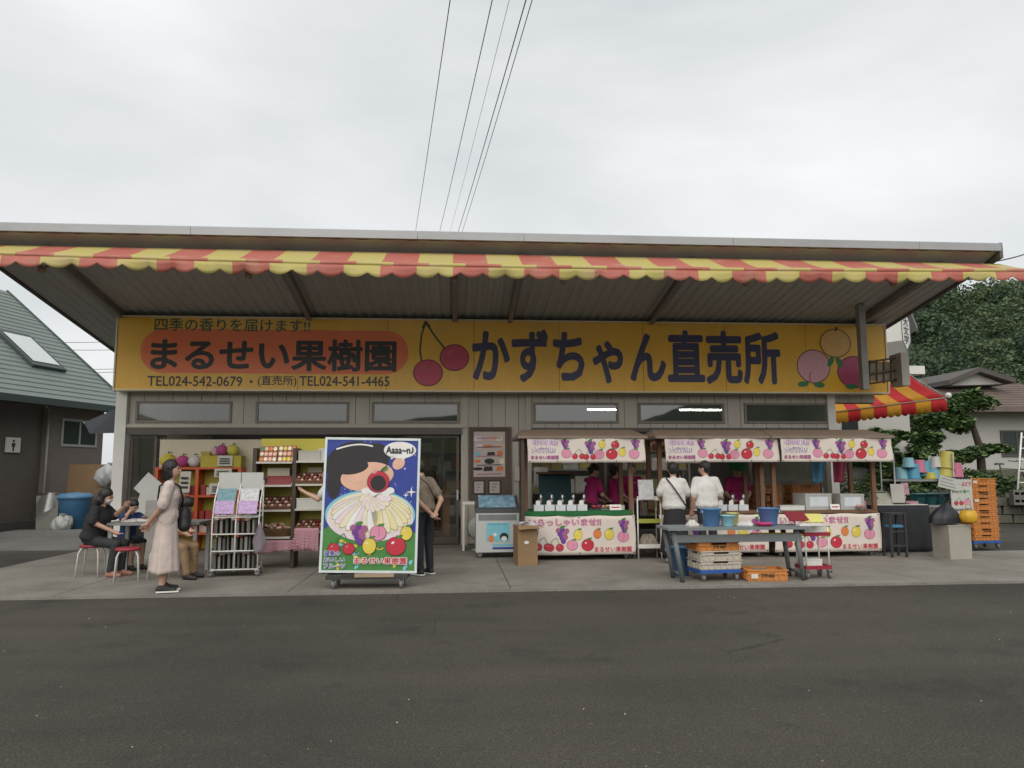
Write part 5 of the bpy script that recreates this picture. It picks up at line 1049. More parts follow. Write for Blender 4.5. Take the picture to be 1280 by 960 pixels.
gift_box('open gift box on the top shelf, leftmost of the pair', SX0+.16, YSH+.05, shelfZ[0, 0], .27, .26, R(-20), (CRM, ORA, GRE, PEA), 1); gift_box('open gift box on the top shelf next to the dark upright', SX0+.45, YSH+.05, shelfZ[0, 0], .27, .27, R(-20), (CRM, PEA, YEL, ORA), 2)
o = thing('red_gift_box', 'plain dark red box tilted on the second shelf', 'box', (mx0+.05, YSH+.02, shelfZ[0, 1])); o.rotation_euler.x = R(-35); MB().box(-.22, .2, 0, .06, 0, .17).build('box', M('deep_red_box', (.16, .012, .018), .5, .08), o); MB().box(.205, .225, 0, .062, 0, .2).build('sleeve', WHITEP, o)
carton('pale sign box at the back of the second shelf', mx0+.02, YSH+.2, shelfZ[0, 1], .34, .08, .26, 0, (.42, .38, .3)); carton('low white box on the third right shelf', (SXM+SX1)/2-.05, YSH+.12, shelfZ[1, 2], .44, .2, .16, 0, (.5, .49, .45)); carton('pale grey box on the top right shelf', SXM+.22, YSH+.15, shelfZ[1, 0], .34, .2, .16, 0, (.4, .38, .34)); carton('white framed card on top right shelf edge', SXM+.46, YSH+.1, shelfZ[1, 0], .2, .05, .2, 0, (.5, .5, .48)); carton('pale card behind fruit on the second right shelf', SXM+.3, YSH+.3, shelfZ[1, 1]+.02, .28, .04, .24, 0, (.42, .36, .25))
o = thing('black_scale', 'small black box at the end of the second shelf', 'box', (SX0+.08, YSH+.02, shelfZ[0, 1])); MB().box(-.07, .07, 0, .12, 0, .11).build('body', RUB, o); MB().box(-.05, .05, -.004, -.001, .03, .07).build('label', WHITEP, o)
bs = thing('fruit_basket', 'brown wicker basket of packed fruit on the lowest shelf', 'basket', (mx0+.02, YSH+.14, shelfZ[0, 3])); MB().lathe([(.22, 0), (.29, .12), (.3, .13), (.28, .13), (.21, .015), (0, .01)], n=24, sy=.55).build('bowl', M('wicker', (.2, .11, .05), .8, .35, 40, bump=.8, bscale=90), bs)
m = MB(); rn = random.Random(4)
for i in range(26): a_ = rn.uniform(0, 6.28); r_ = rn.uniform(0, .22); m.obox((r_*math.cos(a_), r_*math.sin(a_)*.5, .12+rn.uniform(0, .07)), (rn.uniform(.05, .1), .05, .03), Matrix.Rotation(rn.uniform(-1, 1), 3, 'Y') @ rotz(rn.uniform(0, 3)), rn.randrange(3))
m = m.build('packets', [FRU[1], FRU[2], M('cellophane', (.5, .4, .33), .3)], bs); m['kind'] = 'stuff'
# ------------------------------------------------------------------ white wire rack with magazines
g = G(290, 722); wr = thing('wire_rack', 'white wire display rack on casters with leaflets and packets', 'rack', (g.x, g.y+.08, 0), R(6)); RW, RD, RH = .64, .36, .98
def rod(pts, nm='wire', r=.011): return MB().tube(pts, r, 6).build(nm, WHITEP, wr)
for x in (-RW/2, 0, RW/2): rod([(x, 0, .08), (x, 0, RH-.2), (x+.0, .12, RH+.1), (x, RD, RH+.34)], 'front_upright'); rod([(x, RD, .08), (x, RD, RH+.36)], 'rear_upright'); rod([(x, 0, .1), (x, RD, .1)], 'base_rail')
for z in (.1, .36, .6, .84): rod([(-RW/2, 0, z), (RW/2, 0, z)], 'shelf_wire'); rod([(-RW/2, RD, z), (RW/2, RD, z)], 'shelf_wire'); MB().box(-RW/2, RW/2, .01, RD, z-.004, z+.0).build('shelf_mesh', M('rack_shelf', (.3, .3, .29), .6), wr)
for x in (-RW/2, RW/2):
    for y in (0, RD): caster(wr, x, y, .035)
loc = wr.matrix_basis
def onR(x, y, z): return Matrix.Translation((g.x, g.y+.08, 0)) @ rotz(R(6)).to_4x4() @ Vector((x, y, z))
rn = random.Random(6)
for k in range(2):
    for j in range(2):
        o = MB().obox((0, 0, .1), (.26, .02, .2), Matrix.Rotation(R(-24), 3, 'X')); zz = .86+.02; col = [(.42, .28, .5), (.45, .3, .52)][k] if j == 0 else [(.12, .25, .28), (.5, .5, .52)][k]
        oo = o.build('leaflet_pack', M('pack%d%d' % (k, j), col, .5, .35, 22), None, onR(-.16+.32*k, .0+.13*j, zz+.17*j), R(6)); tag(oo, [['lilac leaflet pack in the rack, front row by the standing woman', 'lilac leaflet pack in the rack, front row by the shelf'], ['green and blue packet in the rack behind lilac leaflets', 'white and black packet in the rack behind lilac leaflets']][j][k], 'leaflets')
for k in range(2): oo = MB().box(-.155, .155, -.01, .01, 0, .26).build('header_card', M('sheet_white', (.5, .5, .47), .7, .05, 5), None, onR(-.16+.32*k, RD-.02, 1.22), R(6)); tag(oo, ['blank white card at top of wire rack nearest the woman', 'blank white card at top of wire rack nearest the shelves'][k], 'card')
for z, n_ in ((.105, 9), (.365, 10), (.605, 8)):
    o = thing('magazine_row', {.105: 'upright grey magazines on the bottom level of wire rack', .365: 'upright grey magazines on the middle level of wire rack', .605: 'upright pale magazines on the upper level of wire rack'}[z], 'magazines', onR(0, 0, z), R(6))
    for i in range(n_): MB().box(-.3+i*.6/n_, -.3+i*.6/n_+.02+.02*rn.random(), .06, .3, 0, .16+.05*rn.random()).build('magazine', M('mag%d' % (i % 3), [(.14, .14, .13), (.25, .24, .22), (.09, .09, .08)][i % 3], .7), o)
cl = thing('grey_towel', 'grey lilac cloth hanging from the corner of wire rack', 'cloth', onR(RW/2+.02, 0, .42), R(6)); MB().sheet(lambda u, v: ((u-.5)*.2*(1-abs(v-.45)*1.4), -.03+.02*math.sin(u*8), .42*v-.02*math.cos(u*6)-.1), 8, 10).build('cloth', M('towel_grey', (.22, .19, .21), .9, .12, 8), cl, solid=.005); MB().tube([(0, -.02, .3), (0, .0, .36)], .006, 5).build('clip', STEEL, cl)
# ------------------------------------------------------------------ orange shelf of plush toys in the doorway
YO = 14.7
def ox(p): return PL(p, 600, YO)[0]
def oz(p): return PL(250, p, YO)[1]
osf = thing('orange_shelf', 'bright orange red shelf unit full of souvenirs inside the doorway', 'shelf', (0, 0, 0)); ORG = M('orange_paint', (.50, .085, .02), .45, .08)
OX = [ox(195), ox(246), ox(299)]; zt, zm, zb = oz(584), oz(619), oz(651)
for x in OX: MB().box(x-.03, x+.03, YO, YO+.35, .02, zt).build('upright', ORG, osf)
for z in (zt, zm, zb, .35): 
    for a_, b_ in zip(OX[:-1], OX[1:]): MB().box(a_+.031, b_-.031, YO, YO+.35, z-.04, z).build('shelf_board', ORG, osf)
MB().box(OX[0], OX[2], YO+.352, YO+.37, .02, zt).build('back_board', YB_, osf); MB().box(OX[0]-.1, OX[2]+.3, YO+.372, YO+.39, .3, 2.12).build('pegboard', M('pegboard', (.55, .5, .38), .7, .06, 3), osf)
def plush(label, X, Y, Z, r, col, ear=None):
    o = thing('plush_toy', label, 'plush toy', (X, Y, Z)); m = M('plush'+str(col), col, .95, .1, 14, bump=.5, bscale=60); MB().lathe([(0, 0), (r*.6, r*.12), (r, r*.75), (r*.85, r*1.3), (r*.4, r*1.7), (0, r*1.78)], n=16).build('body', m, o)
    MB().tube([(0, 0, r*1.7), (.01, 0, r*2.05)], .012, 6).build('stalk', M('plush_stalk', (.1, .07, .03), .9), o); s = r*.4; MB().lathe([(0, -s*.2), (s, 0), (0, s*.2)], (s*.8, 0, r*1.9), 8, sy=.5).build('leaf', M('plush_leaf', (.08, .2, .04), .9), o)
for X, r, col, l in ((205, .15, (.55, .46, .06), 'round yellow plush toy at the left end of orange shelf top'), (224, .13, (.42, .06, .2), 'round magenta plush toy on the orange shelf top'), (239, .13, (.55, .52, .5), 'round white plush toy on the orange shelf top'), (273, .12, (.36, .07, .2), 'magenta plush toy above the small price card'), (287, .12, (.5, .45, .08), 'greenish yellow plush toy near the yellow shelves'), (264, .09, (.5, .35, .35), 'pale pink plush toy beside the magenta one')): plush(l, ox(X), YO+.15, zt if X < 250 else zt+.22, r, col)
carton('long yellow box under the plush toys on orange shelf top', ox(275), YO+.15, zt, .75, .3, .22, 0, (.42, .34, .04), None, 'yellow_box', None)
carton('tall yellow box beside the white plush toy', ox(254), YO+.16, zt, .16, .2, .3, 0, (.36, .28, .05), None, 'yellow_box', None)
cdm = M('price_card', (.5, .48, .42), .7, .1, 9)
for i, (X, z, w_, h_, l) in enumerate(((281, zt+.02, .28, .2, 'white price card with dark figures on orange shelf top'), (276, zm+.02, .4, .2, 'white sign card on the middle of the orange shelf'), (279, zm+.34, .32, .16, 'small white notice hung high on orange shelf'), (232, zm+.05, .2, .4, 'dark framed card on orange shelf behind the woman'))):
    o = thing('price_card', l, 'card', (ox(X), YO-.03, z)); MB().obox((0, 0, h_/2), (w_, .015, h_), Matrix.Rotation(R(-8), 3, 'X')).build('card', cdm, o); m = MB()
    for k in range(3): stroke(m, [(-w_*.35, h_*(.25+.22*k)), (w_*.35, h_*(.25+.22*k))], h_*.1, -.035)
    m.build('writing', INK, o)
rn = random.Random(31); cnt = 0
for b in range(2):
    for z in (zm, zb, .35):
        o = thing('souvenir_row', ['small souvenir packs on the left bay, ', 'small souvenir packs on the right bay, '][b]+{zm: 'middle orange shelf', zb: 'lower orange shelf', .35: 'bottom orange shelf'}[z], 'souvenirs', ((OX[b]+OX[b+1])/2, YO+.1, z)); W_ = OX[b+1]-OX[b]-.1
        for i in range(7): h_ = rn.uniform(.08, .22); MB().obox((-W_/2+W_*(i+.5)/7, rn.uniform(-.04, .06), h_/2), (W_/8, .1, h_), rotz(rn.uniform(-.15, .15))).build('packet', M('pk%d' % rn.randrange(6), [(.3, .03, .03), (.5, .4, .35), (.42, .3, .05), (.5, .22, .06), (.12, .05, .04), (.5, .47, .45)][rn.randrange(6)], .6, .2, 12), o)
# ------------------------------------------------------------------ white zigzag boards by the corner
zz_ = thing('foam_display', 'three white polystyrene boards stacked askew behind the boy', 'boards', (0, 13.6, 0)); WB = M('foam_white', (.5, .5, .48), .8, .05)
for (cx_, cy_, a_, s_) in ((185, 608, 40, .33), (196, 618, 30, .3), (186, 632, 15, .4)): X, Z = PL(cx_, cy_, 13.6); MB().obox((X, random.uniform(-.02, .02), Z), (s_, .03, s_*1.1), Matrix.Rotation(R(a_), 3, 'Y')).build('board', WB, zz_)
MB().box(PL(182, 640, 13.6)[0], PL(196, 640, 13.6)[0], -.02, .04, 0, 1.0).build('support', STEELG, zz_)
# ------------------------------------------------------------------ left table and stools
y1 = G(146, 718).y; LX0 = PL(138, 656, y1)[0]; LX1 = PL(252, 656, y1-.1)[0]; LZ = .76
lt2 = thing('grey_table', 'grey topped table on square pale legs where the family sits', 'table', ((LX0+LX1)/2, y1-.1, 0)); w = LX1-LX0
MB().box(-w/2, w/2, -.1, .6, LZ-.04, LZ).build('table_top', M('laminate_grey', (.2, .2, .195), .5, .06), lt2)
for sx in (-1, 1):
    for yy in (-.04, .54): MB().box(sx*(w/2-.07)-.025, sx*(w/2-.07)+.025, yy-.025, yy+.025, 0, LZ-.041).build('leg', M('leg_grey', (.4, .4, .39), .4), lt2)
cloth_heap('paper_pile', 'pile of white leaflets on the grey table before the boy', ((LX0+LX1)/2-.35, y1+.1, LZ), .2, .03, (.5, .49, .46), 8, 'papers')
def stool(label, X, Y, rz_, seat=True):
    o = thing('stool', label, 'stool', (X, Y, 0), rz_, 'red seated stools at the grey table'); RS = M('stool_red', (.30, .03, .045), .5, .08); LG = M('stool_white', (.58, .57, .52), .4, .05)
    MB().lathe([(0, .415), (.15, .415), (.165, .425), (.165, .445), (.15, .455), (0, .458)], n=24).build('seat', RS, o)
    for k in range(4):
        a_ = math.pi/4+k*math.pi/2; c, s = math.cos(a_), math.sin(a_); MB().tube([(c*.06, s*.06, .405), (c*.15, s*.15, .4), (c*.185, s*.185, .34), (c*.215, s*.215, .0)], .011, 8).build('leg', LG, o)
sa_ = G(150, 729); stool('empty red topped stool with white legs nearest the kerb', sa_.x, sa_.y+.2, R(20))
sb_ = G(186, 726); stool('red stool half hidden behind the standing woman', sb_.x+.1, sb_.y+.25, R(-10))
sc_ = G(112, 722); stool('stool under the seated woman in black', sc_.x-.06, sc_.y+.15, R(5))
# ------------------------------------------------------------------ bins and bags by the left building
def zat(y_): return G(90, y_)
bn = thing('blue_bin', 'blue round waste bin with lid by the dark wall', 'bin', (*G(92, 664).xy, 0)); MB().lathe([(.3, 0), (.38, .8), (.39, .82)], n=24).build('body', M('bin_blue', (.06, .19, .36), .5, .1), bn); MB().lathe([(.42, .82), (.42, .88), (.34, .95), (0, .98)], n=24).build('lid', M('bin_lid', (.11, .26, .44), .5), bn)
bn = thing('grey_bin', 'slim beige bin lined with clear bag beside the blue bin', 'bin', (*G(64, 664).xy, 0)); MB().obox((0, 0, .45), (.5, .5, .9), None, 0, 1.1).build('body', M('bin_beige', (.27, .26, .23), .6), bn); MB().sheet(lambda u, v: ((.3+.12*v)*math.cos(u*6.283)-.1*v, (.3+.1*v)*math.sin(u*6.283), .98-.5*v*(1+.3*math.sin(u*12))), 30, 6).build('liner', Mglass('film', (.82, .83, .83), .2, .25), bn)
def bag(label, loc, r, col, seed):
    rn_ = random.Random(seed); p_ = [rn_.uniform(0, 6) for _ in range(6)]; o = thing('rubbish_bag', label, 'bag', loc, 0, 'plastic bags by the dark wall')
    def f(u, v): a_ = u*6.2832; b_ = v*math.pi; k = r*(1+.14*math.sin(3*a_+p_[0]+b_*2)+.1*math.sin(7*a_+p_[1])*math.sin(b_*5+p_[2])); return (k*math.sin(b_)*math.cos(a_), k*math.sin(b_)*math.sin(a_), r*.85-k*.9*math.cos(b_)*(1 if v > .5 else .9))
    MB().sheet(f, 30, 16).build('sack', M('bag'+str(col), col, .4, .2, 12, bump=.8, bscale=10), o); MB().lathe([(.03, r*1.6), (.05, r*1.8), (.1, r*1.95)], n=10).build('knot', M('bag'+str(col), col, .4), o)
b0 = G(136, 660)
bag('white bag on top of the cardboard near shop corner', (b0.x-.05, b0.y, 1.1), .33, (.5, .51, .52), 1); bag('grey white bag beside the shop corner post', (b0.x+.35, b0.y, 1.05), .36, (.42, .43, .44), 2); bag('small white bag on the ground before blue bin', (*G(77, 666).xy, 0), .24, (.5, .51, .5), 3); bag('pale blue tied bag behind the seated woman', (b0.x+.3, b0.y-.1, .45), .34, (.1, .2, .3), 4)
carton('large brown carton under the white bags by the shop corner', b0.x+.2, b0.y+.1, -.012, 1.3, .7, 1.08, R(5), (.2, .14, .08), None, 'brown_carton')
o = thing('cardboard_stack', 'flattened brown cardboard leaning behind the bins', 'cardboard', (G(108, 660).x, G(108, 660).y+.2, 0)); MB().obox((0, 0, .85), (1.3, .1, 1.7), Matrix.Rotation(R(-5), 3, 'X')).build('sheet', CB, o); MB().obox((.5, .12, .75), (1.0, .1, 1.5), Matrix.Rotation(R(-6), 3, 'X')).build('sheet', M('cardboard_dark', (.14, .10, .06), .85), o)
o = MB().box(-1.6, 1.6, -.5, .5, 0, .1).build('pallet', None or M('pallet_grey', (.2, .2, .19), .7), None, (*G(95, 668).xy, -.012)); tag(o, 'low grey platform under the waste bins', 'platform')
# ------------------------------------------------------------------ right side: black table, bucket rack, bin
g = G(1130, 690); bt = thing('black_clothed_table', 'table covered in a black cloth beside the third stall', 'table', (g.x, g.y+.25, 0)); BC = M('black_cloth', (.022, .024, .028), .85, .2, 6); tw = .96
MB().box(-tw/2, tw/2, -.3, .3, .82, .85).build('table_top', WHITEP, bt)
MB().sheet(lambda u, v: (-tw/2-.01+(tw+.02)*u, -.31-.03*v*(1+math.sin(u*22)*.6), .84-.82*v), 50, 8).sheet(lambda u, v: (tw/2+.012+.03*v*(1+.5*math.sin(u*14)), -.31+.62*u, .84-.82*v), 20, 6).sheet(lambda u, v: (-tw/2-.012-.03*v*(1+.5*math.sin(u*14)), -.31+.62*u, .84-.82*v), 20, 6).build('cloth', BC, bt, solid=.004)
for sx in (-1, 1): MB().box(sx*.42-.02, sx*.42+.02, -.02, .02, 0, .82).build('leg', RUB, bt)
o = thing('cash_register', 'cream cash register on the black clothed table', 'register', (g.x-.27, g.y+.2, .85), R(6)); CRR = M('register_cream', (.42, .41, .34), .5); MB().box(-.19, .19, -.16, .16, 0, .1).build('drawer', CRR, o); MB().prism([(-.13, .1), (.15, .1), (.15, .24), (.02, .22)], 'x', -.12, .16).build('body', CRR, o); MB().box(-.08, .12, .0, .04, .2, .225).build('display', RUB, o)
o = thing('paper_stand', 'white sheet on a small stand on the black clothed table', 'sign', (g.x-.02, g.y+.05, .85), R(-5)); MB().obox((0, 0, .2), (.24, .01, .34), Matrix.Rotation(R(-6), 3, 'X')).build('sheet', M('sheet_paper', (.48, .46, .42), .7), o); MB().box(-.1, .1, -.04, .06, 0, .02).build('foot', RUB, o)
o = thing('menu_stand', 'small pink menu stand on black clothed table', 'sign', (g.x+.16, g.y+.1, .85), R(5)); MB().obox((0, 0, .28), (.14, .012, .22), Matrix.Rotation(R(-6), 3, 'X')).build('card', M('menu_pink', (.42, .25, .3), .6, .4, 24), o); MB().tube([(0, 0, 0), (0, .01, .2)], .008, 6).build('stem', STEEL, o); MB().lathe([(.07, 0), (.07, .012), (0, .014)], n=14).build('foot', RUB, o)
carton('flat pink carton lying on black clothed table', g.x+.25, g.y+.25, .85, .36, .2, .05, 0, (.4, .22, .27), None, 'pink_box')
gs = G(1126, 697); o = thing('black_stool', 'black high stool with a blue cushion before the black table', 'stool', (gs.x, gs.y+.15, 0)); 
for sx in (-1, 1):
    for sy in (-1, 1): MB().box(sx*.13-.018, sx*.13+.018, sy*.12-.018, sy*.12+.018, 0, .72).build('leg', RUB, o)
for z in (.18, .42): MB().box(-.11, .11, -.135, -.115, z, z+.03).build('rung', RUB, o)
MB().box(-.16, .16, -.15, .15, .72, .745).build('seat', RUB, o); MB().box(-.11, .11, -.1, .1, .5, .54).build('cushion', M('cushion_blue', (.05, .2, .36), .7), o)
gr = G(1168, 689); br_ = thing('bucket_rack', 'tall wire rack carrying coloured buckets and signs', 'rack', (gr.x+.03, gr.y+.42, 0)); BW = 1.16; RST = M('rack_steel', (.35, .36, .36), .4, .1, metal=.6)
for sx in (-1, 1):
    for sy in (-1, 1): MB().tube([(sx*BW/2, sy*.22, .08), (sx*BW/2, sy*.22, 1.78)], .015, 8).build('upright', RST, br_); caster(br_, sx*BW/2, sy*.22, .035)
for z in (.25, .8, 1.28):
    m = MB()
    for k in range(9): m.tube([(-BW/2, -.22+k*.055, z), (BW/2, -.22+k*.055, z)], .005, 4)
    m.box(-BW/2, BW/2, -.232, -.222, z-.02, z+.02).box(-BW/2, BW/2, .222, .232, z-.02, z+.02); m.build('shelf', RST, br_)
def rk(px_): return PL(px_, 585, gr.y+.35)[0]
for px_, z, r, h, col, l, n_ in ((1132, 1.30, .12, .22, (.22, .44, .5), 'pale turquoise tub upside down at the left end of bucket rack', 1), (1143, 1.30, .13, .28, (.06, .28, .42), 'blue tub upside down on the bucket rack top', 1), (1154, 1.42, .13, .24, (.5, .15, .24), 'pink tub upside down on the rack next to blue ones', 1), (1161, 1.36, .12, .28, (.08, .3, .42), 'blue tub half behind the pink tub', 1), (1163, 1.30, .1, .12, (.52, .44, .05), 'small yellow tub low on the rack top', 1), (1181, 1.34, .15, .32, (.5, .44, .1), 'tall leaning stack of yellow tubs', 2), (1196, 1.30, .13, .3, (.46, .12, .2), 'pink tub upside down at the right end of rack', 1), (1137, 1.52, .11, .18, (.2, .42, .5), 'turquoise tub perched on the left pair of tubs', 1), (1170, 1.30, .13, .2, (.14, .36, .48), 'low blue tub between small yellow tub and leaning stack', 1), (1189, 1.30, .1, .16, (.5, .2, .28), 'small pink tub before the tall leaning stack', 1), (1172, 1.52, .1, .2, (.5, .5, .48), 'white tub on top of the low blue tub', 1)):
    o = thing('plastic_tub', l, 'tub', (rk(px_), gr.y+.42+random.uniform(-.08, .08), z), 0, 'tubs on the bucket rack'); m = M('tub'+str(col), col, .45, .08)
    for k in range(n_): MB().lathe([(r+.012, 0), (r, .02), (r*.78, h), (r*.74, h+.005), (0, h+.004)], (0, 0, k*.16), 20).build('tub', m, o)
    if n_ == 2: o.rotation_euler.y = R(10)
    MB().lathe([(r+.02, .0), (r+.02, .02), (r, .025)], n=20).build('rim', m, o)
for i, px_ in enumerate((1147, 1162, 1176)):
    o = thing('teal_tub', ['left one of the teal tubs on the middle rack shelf', 'middle teal tub on the middle rack shelf', 'teal tub on the middle rack shelf behind the sign board'][i], 'tub', (rk(px_), gr.y+.4, .82), 0, 'teal tubs on the rack'); MB().lathe([(.1, 0), (.14, .2), (.15, .2), (.145, .21), (.095, .01), (0, .01)], n=20).build('body', M('teal_plastic', (.05, .2, .22), .45), o); MB().lathe([(.15, .2), (.155, .205), (.15, .212)], n=20).build('rim', M('teal_rim', (.08, .26, .28), .45), o)
sb = thing('price_sign', 'white handwritten price board hung on the bucket rack', 'sign', (rk(1190), gr.y+.14, .62)); MB().obox((0, 0, .36), (.42, .02, .72), None).build('board', M('sheet_white', (.5, .5, .47), .7), sb); p = MB()

for body, bx_, mi_, bo in (('もも・ぶどう', (-.19, .19, .55, .63), RED_, .03), ('お持ち帰り', (-.19, .15, .42, .48), GRE, .02), ('300円', (-.15, .15, .08, .14), BLK, .02)): letters(MB(), body, *bx_, -.014, 0, bo).build('lettering', PRINT[mi_], sb)
for kd, cx_ in (('cherry', -.07), ('peach', .1)): p = MB(); fprint(p, kd, cx_, .26, .12, -.013); p.build('fruit_print', PRINT, sb)
p = MB(); flat(p, [(-.2, .72)]+[(-.2+.4*k/28, .69-.018*abs(math.sin(k*math.pi/4))) for k in range(29)]+[(.2, .72)], -.013); p.build('scallop_border', INK, sb)
s2 = thing('tilted_sign', 'tilted white sign card with grey writing on the bucket rack', 'sign', (rk(1173), gr.y+.12, 1.12)); s2.rotation_euler.y = R(14); MB().box(-.2, .2, -.008, .008, 0, .22).build('card', M('sheet_white', (.5, .5, .47), .7), s2); p = MB()
for k in range(3): stroke(p, [(-.17, .05+.06*k), (.15-.04*k, .05+.06*k)], .02, -.011)
p.build('writing', STEELG, s2)
gb2 = G(1201, 699); o = thing('umbrella_bin', 'square pale grey bin holding a dark umbrella', 'bin', (gb2.x, gb2.y+.2, 0), R(7)); SB = M('bin_stone', (.34, .32, .275), .6, .06, 6)
MB().obox((0, 0, .27), (.42, .38, .54), None, 0, 1.03).build('body', SB, o); MB().box(-.225, .225, -.205, .205, .54, .56).build('rim', SB, o)
o = thing('black_umbrella', 'half folded black umbrella propped in the square bin', 'umbrella', (gb2.x-.08, gb2.y+.16, .56)); rn = random.Random(9)
m = MB().sheet(lambda u, v: ((.02+.22*math.sin(min(1, v*1.15)*math.pi*.55)*(1+.14*math.sin(u*6.283*6)))*math.cos(u*6.283)-.06*v, (.02+.16*math.sin(min(1, v*1.15)*math.pi*.55))*math.sin(u*6.283), .36-.34*v), 40, 10); m.build('canopy', M('umbrella_black', (.012, .014, .022), .5), o); MB().tube([(0, 0, .34), (-.05, 0, .48), (-.09, 0, .5), (-.1, 0, .45)], .01, 6).build('handle', RUB, o)
o = thing('yellow_bag', 'yellow plastic bag hooked on the square bin', 'bag', (gb2.x+.2, gb2.y+.0, .56)); m = MB().sheet(lambda u, v: ((.1+.05*math.sin(v*3.1))*math.cos(u*6.283)*(1+.1*math.sin(u*19)), (.08+.03*math.sin(v*3))*math.sin(u*6.283), .24-.2*v), 26, 8); m.build('bag', M('yellow_plastic', (.6, .34, .02), .4, .12, 10, bump=.4), o, solid=.004); MB().tube([(-.06, 0, .23), (-.04, 0, .35), (.04, 0, .35), (.06, 0, .23)], .007, 5).build('handle', M('yellow_plastic', (.6, .34, .02), .4), o)
o = thing('brown_bags', 'brown paper sacks on the lower level of bucket rack', 'sacks', (rk(1168), gr.y+.35, .27)); 
for k in range(3): MB().obox((-.12+.14*k, .02*k, .19), (.16, .2, .38), rotz(.1*k), 0, .9).build('sack', M('sack_brown', (.22, .13, .07), .85, .15, 8), o)
for X, Y, l, n_ in ((-.35, 15.9, 'orange crate stack inside the glass door', 7),):
    for i in range(n_): crate('orange crate, '+ordn[i if i < 6 else 9]+' of the stack inside the glass door', (X, Y, .015+i*CHH), R(3), 'orange', 'crates inside the door')
o = thing('hung_bag', 'clear plastic bag hanging inside the glass door', 'bag', (-.25, 15.75, 1.35)); MB().sheet(lambda u, v: ((.05+.04*math.sin(v*3.1))*math.cos(u*6.283)*(1+.2*math.sin(u*19+v*9)), .05*math.sin(u*6.283), .3-.5*v), 20, 10).build('bag', M('milky_film', (.5, .51, .5), .3, .3, 14), o); MB().tube([(0, 0, .3), (0, 0, .7)], .006, 5).build('cord', STEELG, o)
# ================================================================== PEOPLE (one continuous skin each, grown from a distance field)
def V3(p): return np.array(p, dtype=np.float32)
def d_prim(p, Q):
    """Distance of points Q (..., 3) to a primitive."""
    if p[0] == 'c':
        a, b, ra, rb = V3(p[1]), V3(p[2]), p[3], p[4]; ab = b-a; L2 = max(1e-9, float(ab@ab)); t = np.clip(((Q-a)@ab)/L2, 0, 1)
        return np.linalg.norm(Q-a-t[..., None]*ab, axis=-1)-(ra+(rb-ra)*t)
    c, r = V3(p[1]), V3(p[2]); q = (Q-c)
    if p[3] is not None: q = q@p[3]
    k0 = np.linalg.norm(q/r, axis=-1); k1 = np.linalg.norm(q/(r*r), axis=-1); return k0*(k0-1)/np.maximum(k1, 1e-6)
def ctr(p): return (V3(p[1])+V3(p[2]))/2 if p[0] == 'c' else V3(p[1])
def bbox(p):
    if p[0] == 'c': r = max(p[3], p[4]); return np.minimum(V3(p[1]), V3(p[2]))-r, np.maximum(V3(p[1]), V3(p[2]))+r
    r = max(p[2]); return V3(p[1])-r, V3(p[1])+r
def field_mesh(prims, vx, carve=(), noise=None):
    """Surface nets over a smooth union of primitives. Each prim ends with (class, k)."""
    lo = np.min([bbox(p)[0] for p in prims], 0)-.03; hi = np.max([bbox(p)[1] for p in prims], 0)+.03
    n = np.ceil((hi-lo)/vx).astype(int)+1; F = np.full(n, .5, np.float32)
    ax = [lo[i]+np.arange(n[i], dtype=np.float32)*vx for i in range(3)]
    for p in prims:
        k = p[-1]; a, b = bbox(p); i0 = np.maximum(((a-.05-lo)/vx).astype(int), 0); i1 = np.minimum(((b+.05-lo)/vx).astype(int)+2, n)
        sl = tuple(slice(i0[i], i1[i]) for i in range(3)); Q = np.stack(np.meshgrid(*[ax[i][sl[i]] for i in range(3)], indexing='ij'), -1)
        d = d_prim(p, Q); G_ = F[sl]; h = np.clip(.5+.5*(G_-d)/k, 0, 1); F[sl] = G_+(d-G_)*h-k*h*(1-h)
    if carve or noise:
        Q = np.stack(np.meshgrid(*ax, indexing='ij'), -1)
        for p in carve: F = np.maximum(F, -d_prim(p, Q))
        if noise: F = F+noise(Q)
    ins = F < 0; c8 = [ins[i:n[0]-1+i, j:n[1]-1+j, k:n[2]-1+k] for i in (0, 1) for j in (0, 1) for k in (0, 1)]
    s = sum(c.astype(np.int8) for c in c8); act = (s > 0) & (s < 8); ix = np.argwhere(act); idx = np.full(act.shape, -1, np.int64); idx[act] = np.arange(len(ix))
    acc = np.zeros((len(ix), 3), np.float32); cnt = np.zeros(len(ix), np.float32)
    offs = [(i, j, k) for i in (0, 1) for j in (0, 1) for k in (0, 1)]
    for a in offs:
        for b in offs:
            if sum(abs(u-v) for u, v in zip(a, b)) == 1 and a < b:
                fa = F[tuple((ix+a).T)]; fb = F[tuple((ix+b).T)]; m = (fa < 0) != (fb < 0); t = fa/np.where(m, fa-fb, 1); P_ = np.array(a)+t[:, None]*(np.array(b)-np.array(a)); acc[m] += P_[m]; cnt[m] += 1
    V = lo+(ix+acc/cnt[:, None])*vx; faces = []
    for axi in range(3):
        u, w = (axi+1) % 3, (axi+2) % 3; A = [slice(None)]*3; B = [slice(None)]*3; A[axi] = slice(0, -1); B[axi] = slice(1, None)
        ch = ins[tuple(A)] != ins[tuple(B)]; e = np.argwhere(ch); e = e[(e[:, u] > 0) & (e[:, w] > 0) & (e[:, u] < n[u]-1) & (e[:, w] < n[w]-1)]
        du = np.eye(3, dtype=int)[u]; dw = np.eye(3, dtype=int)[w]; q = np.stack([idx[tuple((e-du-dw).T)], idx[tuple((e-dw).T)], idx[tuple(e.T)], idx[tuple((e-du).T)]], 1)
        fl = ins[tuple(A)][tuple(e.T)]; q[~fl] = q[~fl][:, ::-1]; faces.append(q)
    return V, np.concatenate(faces)
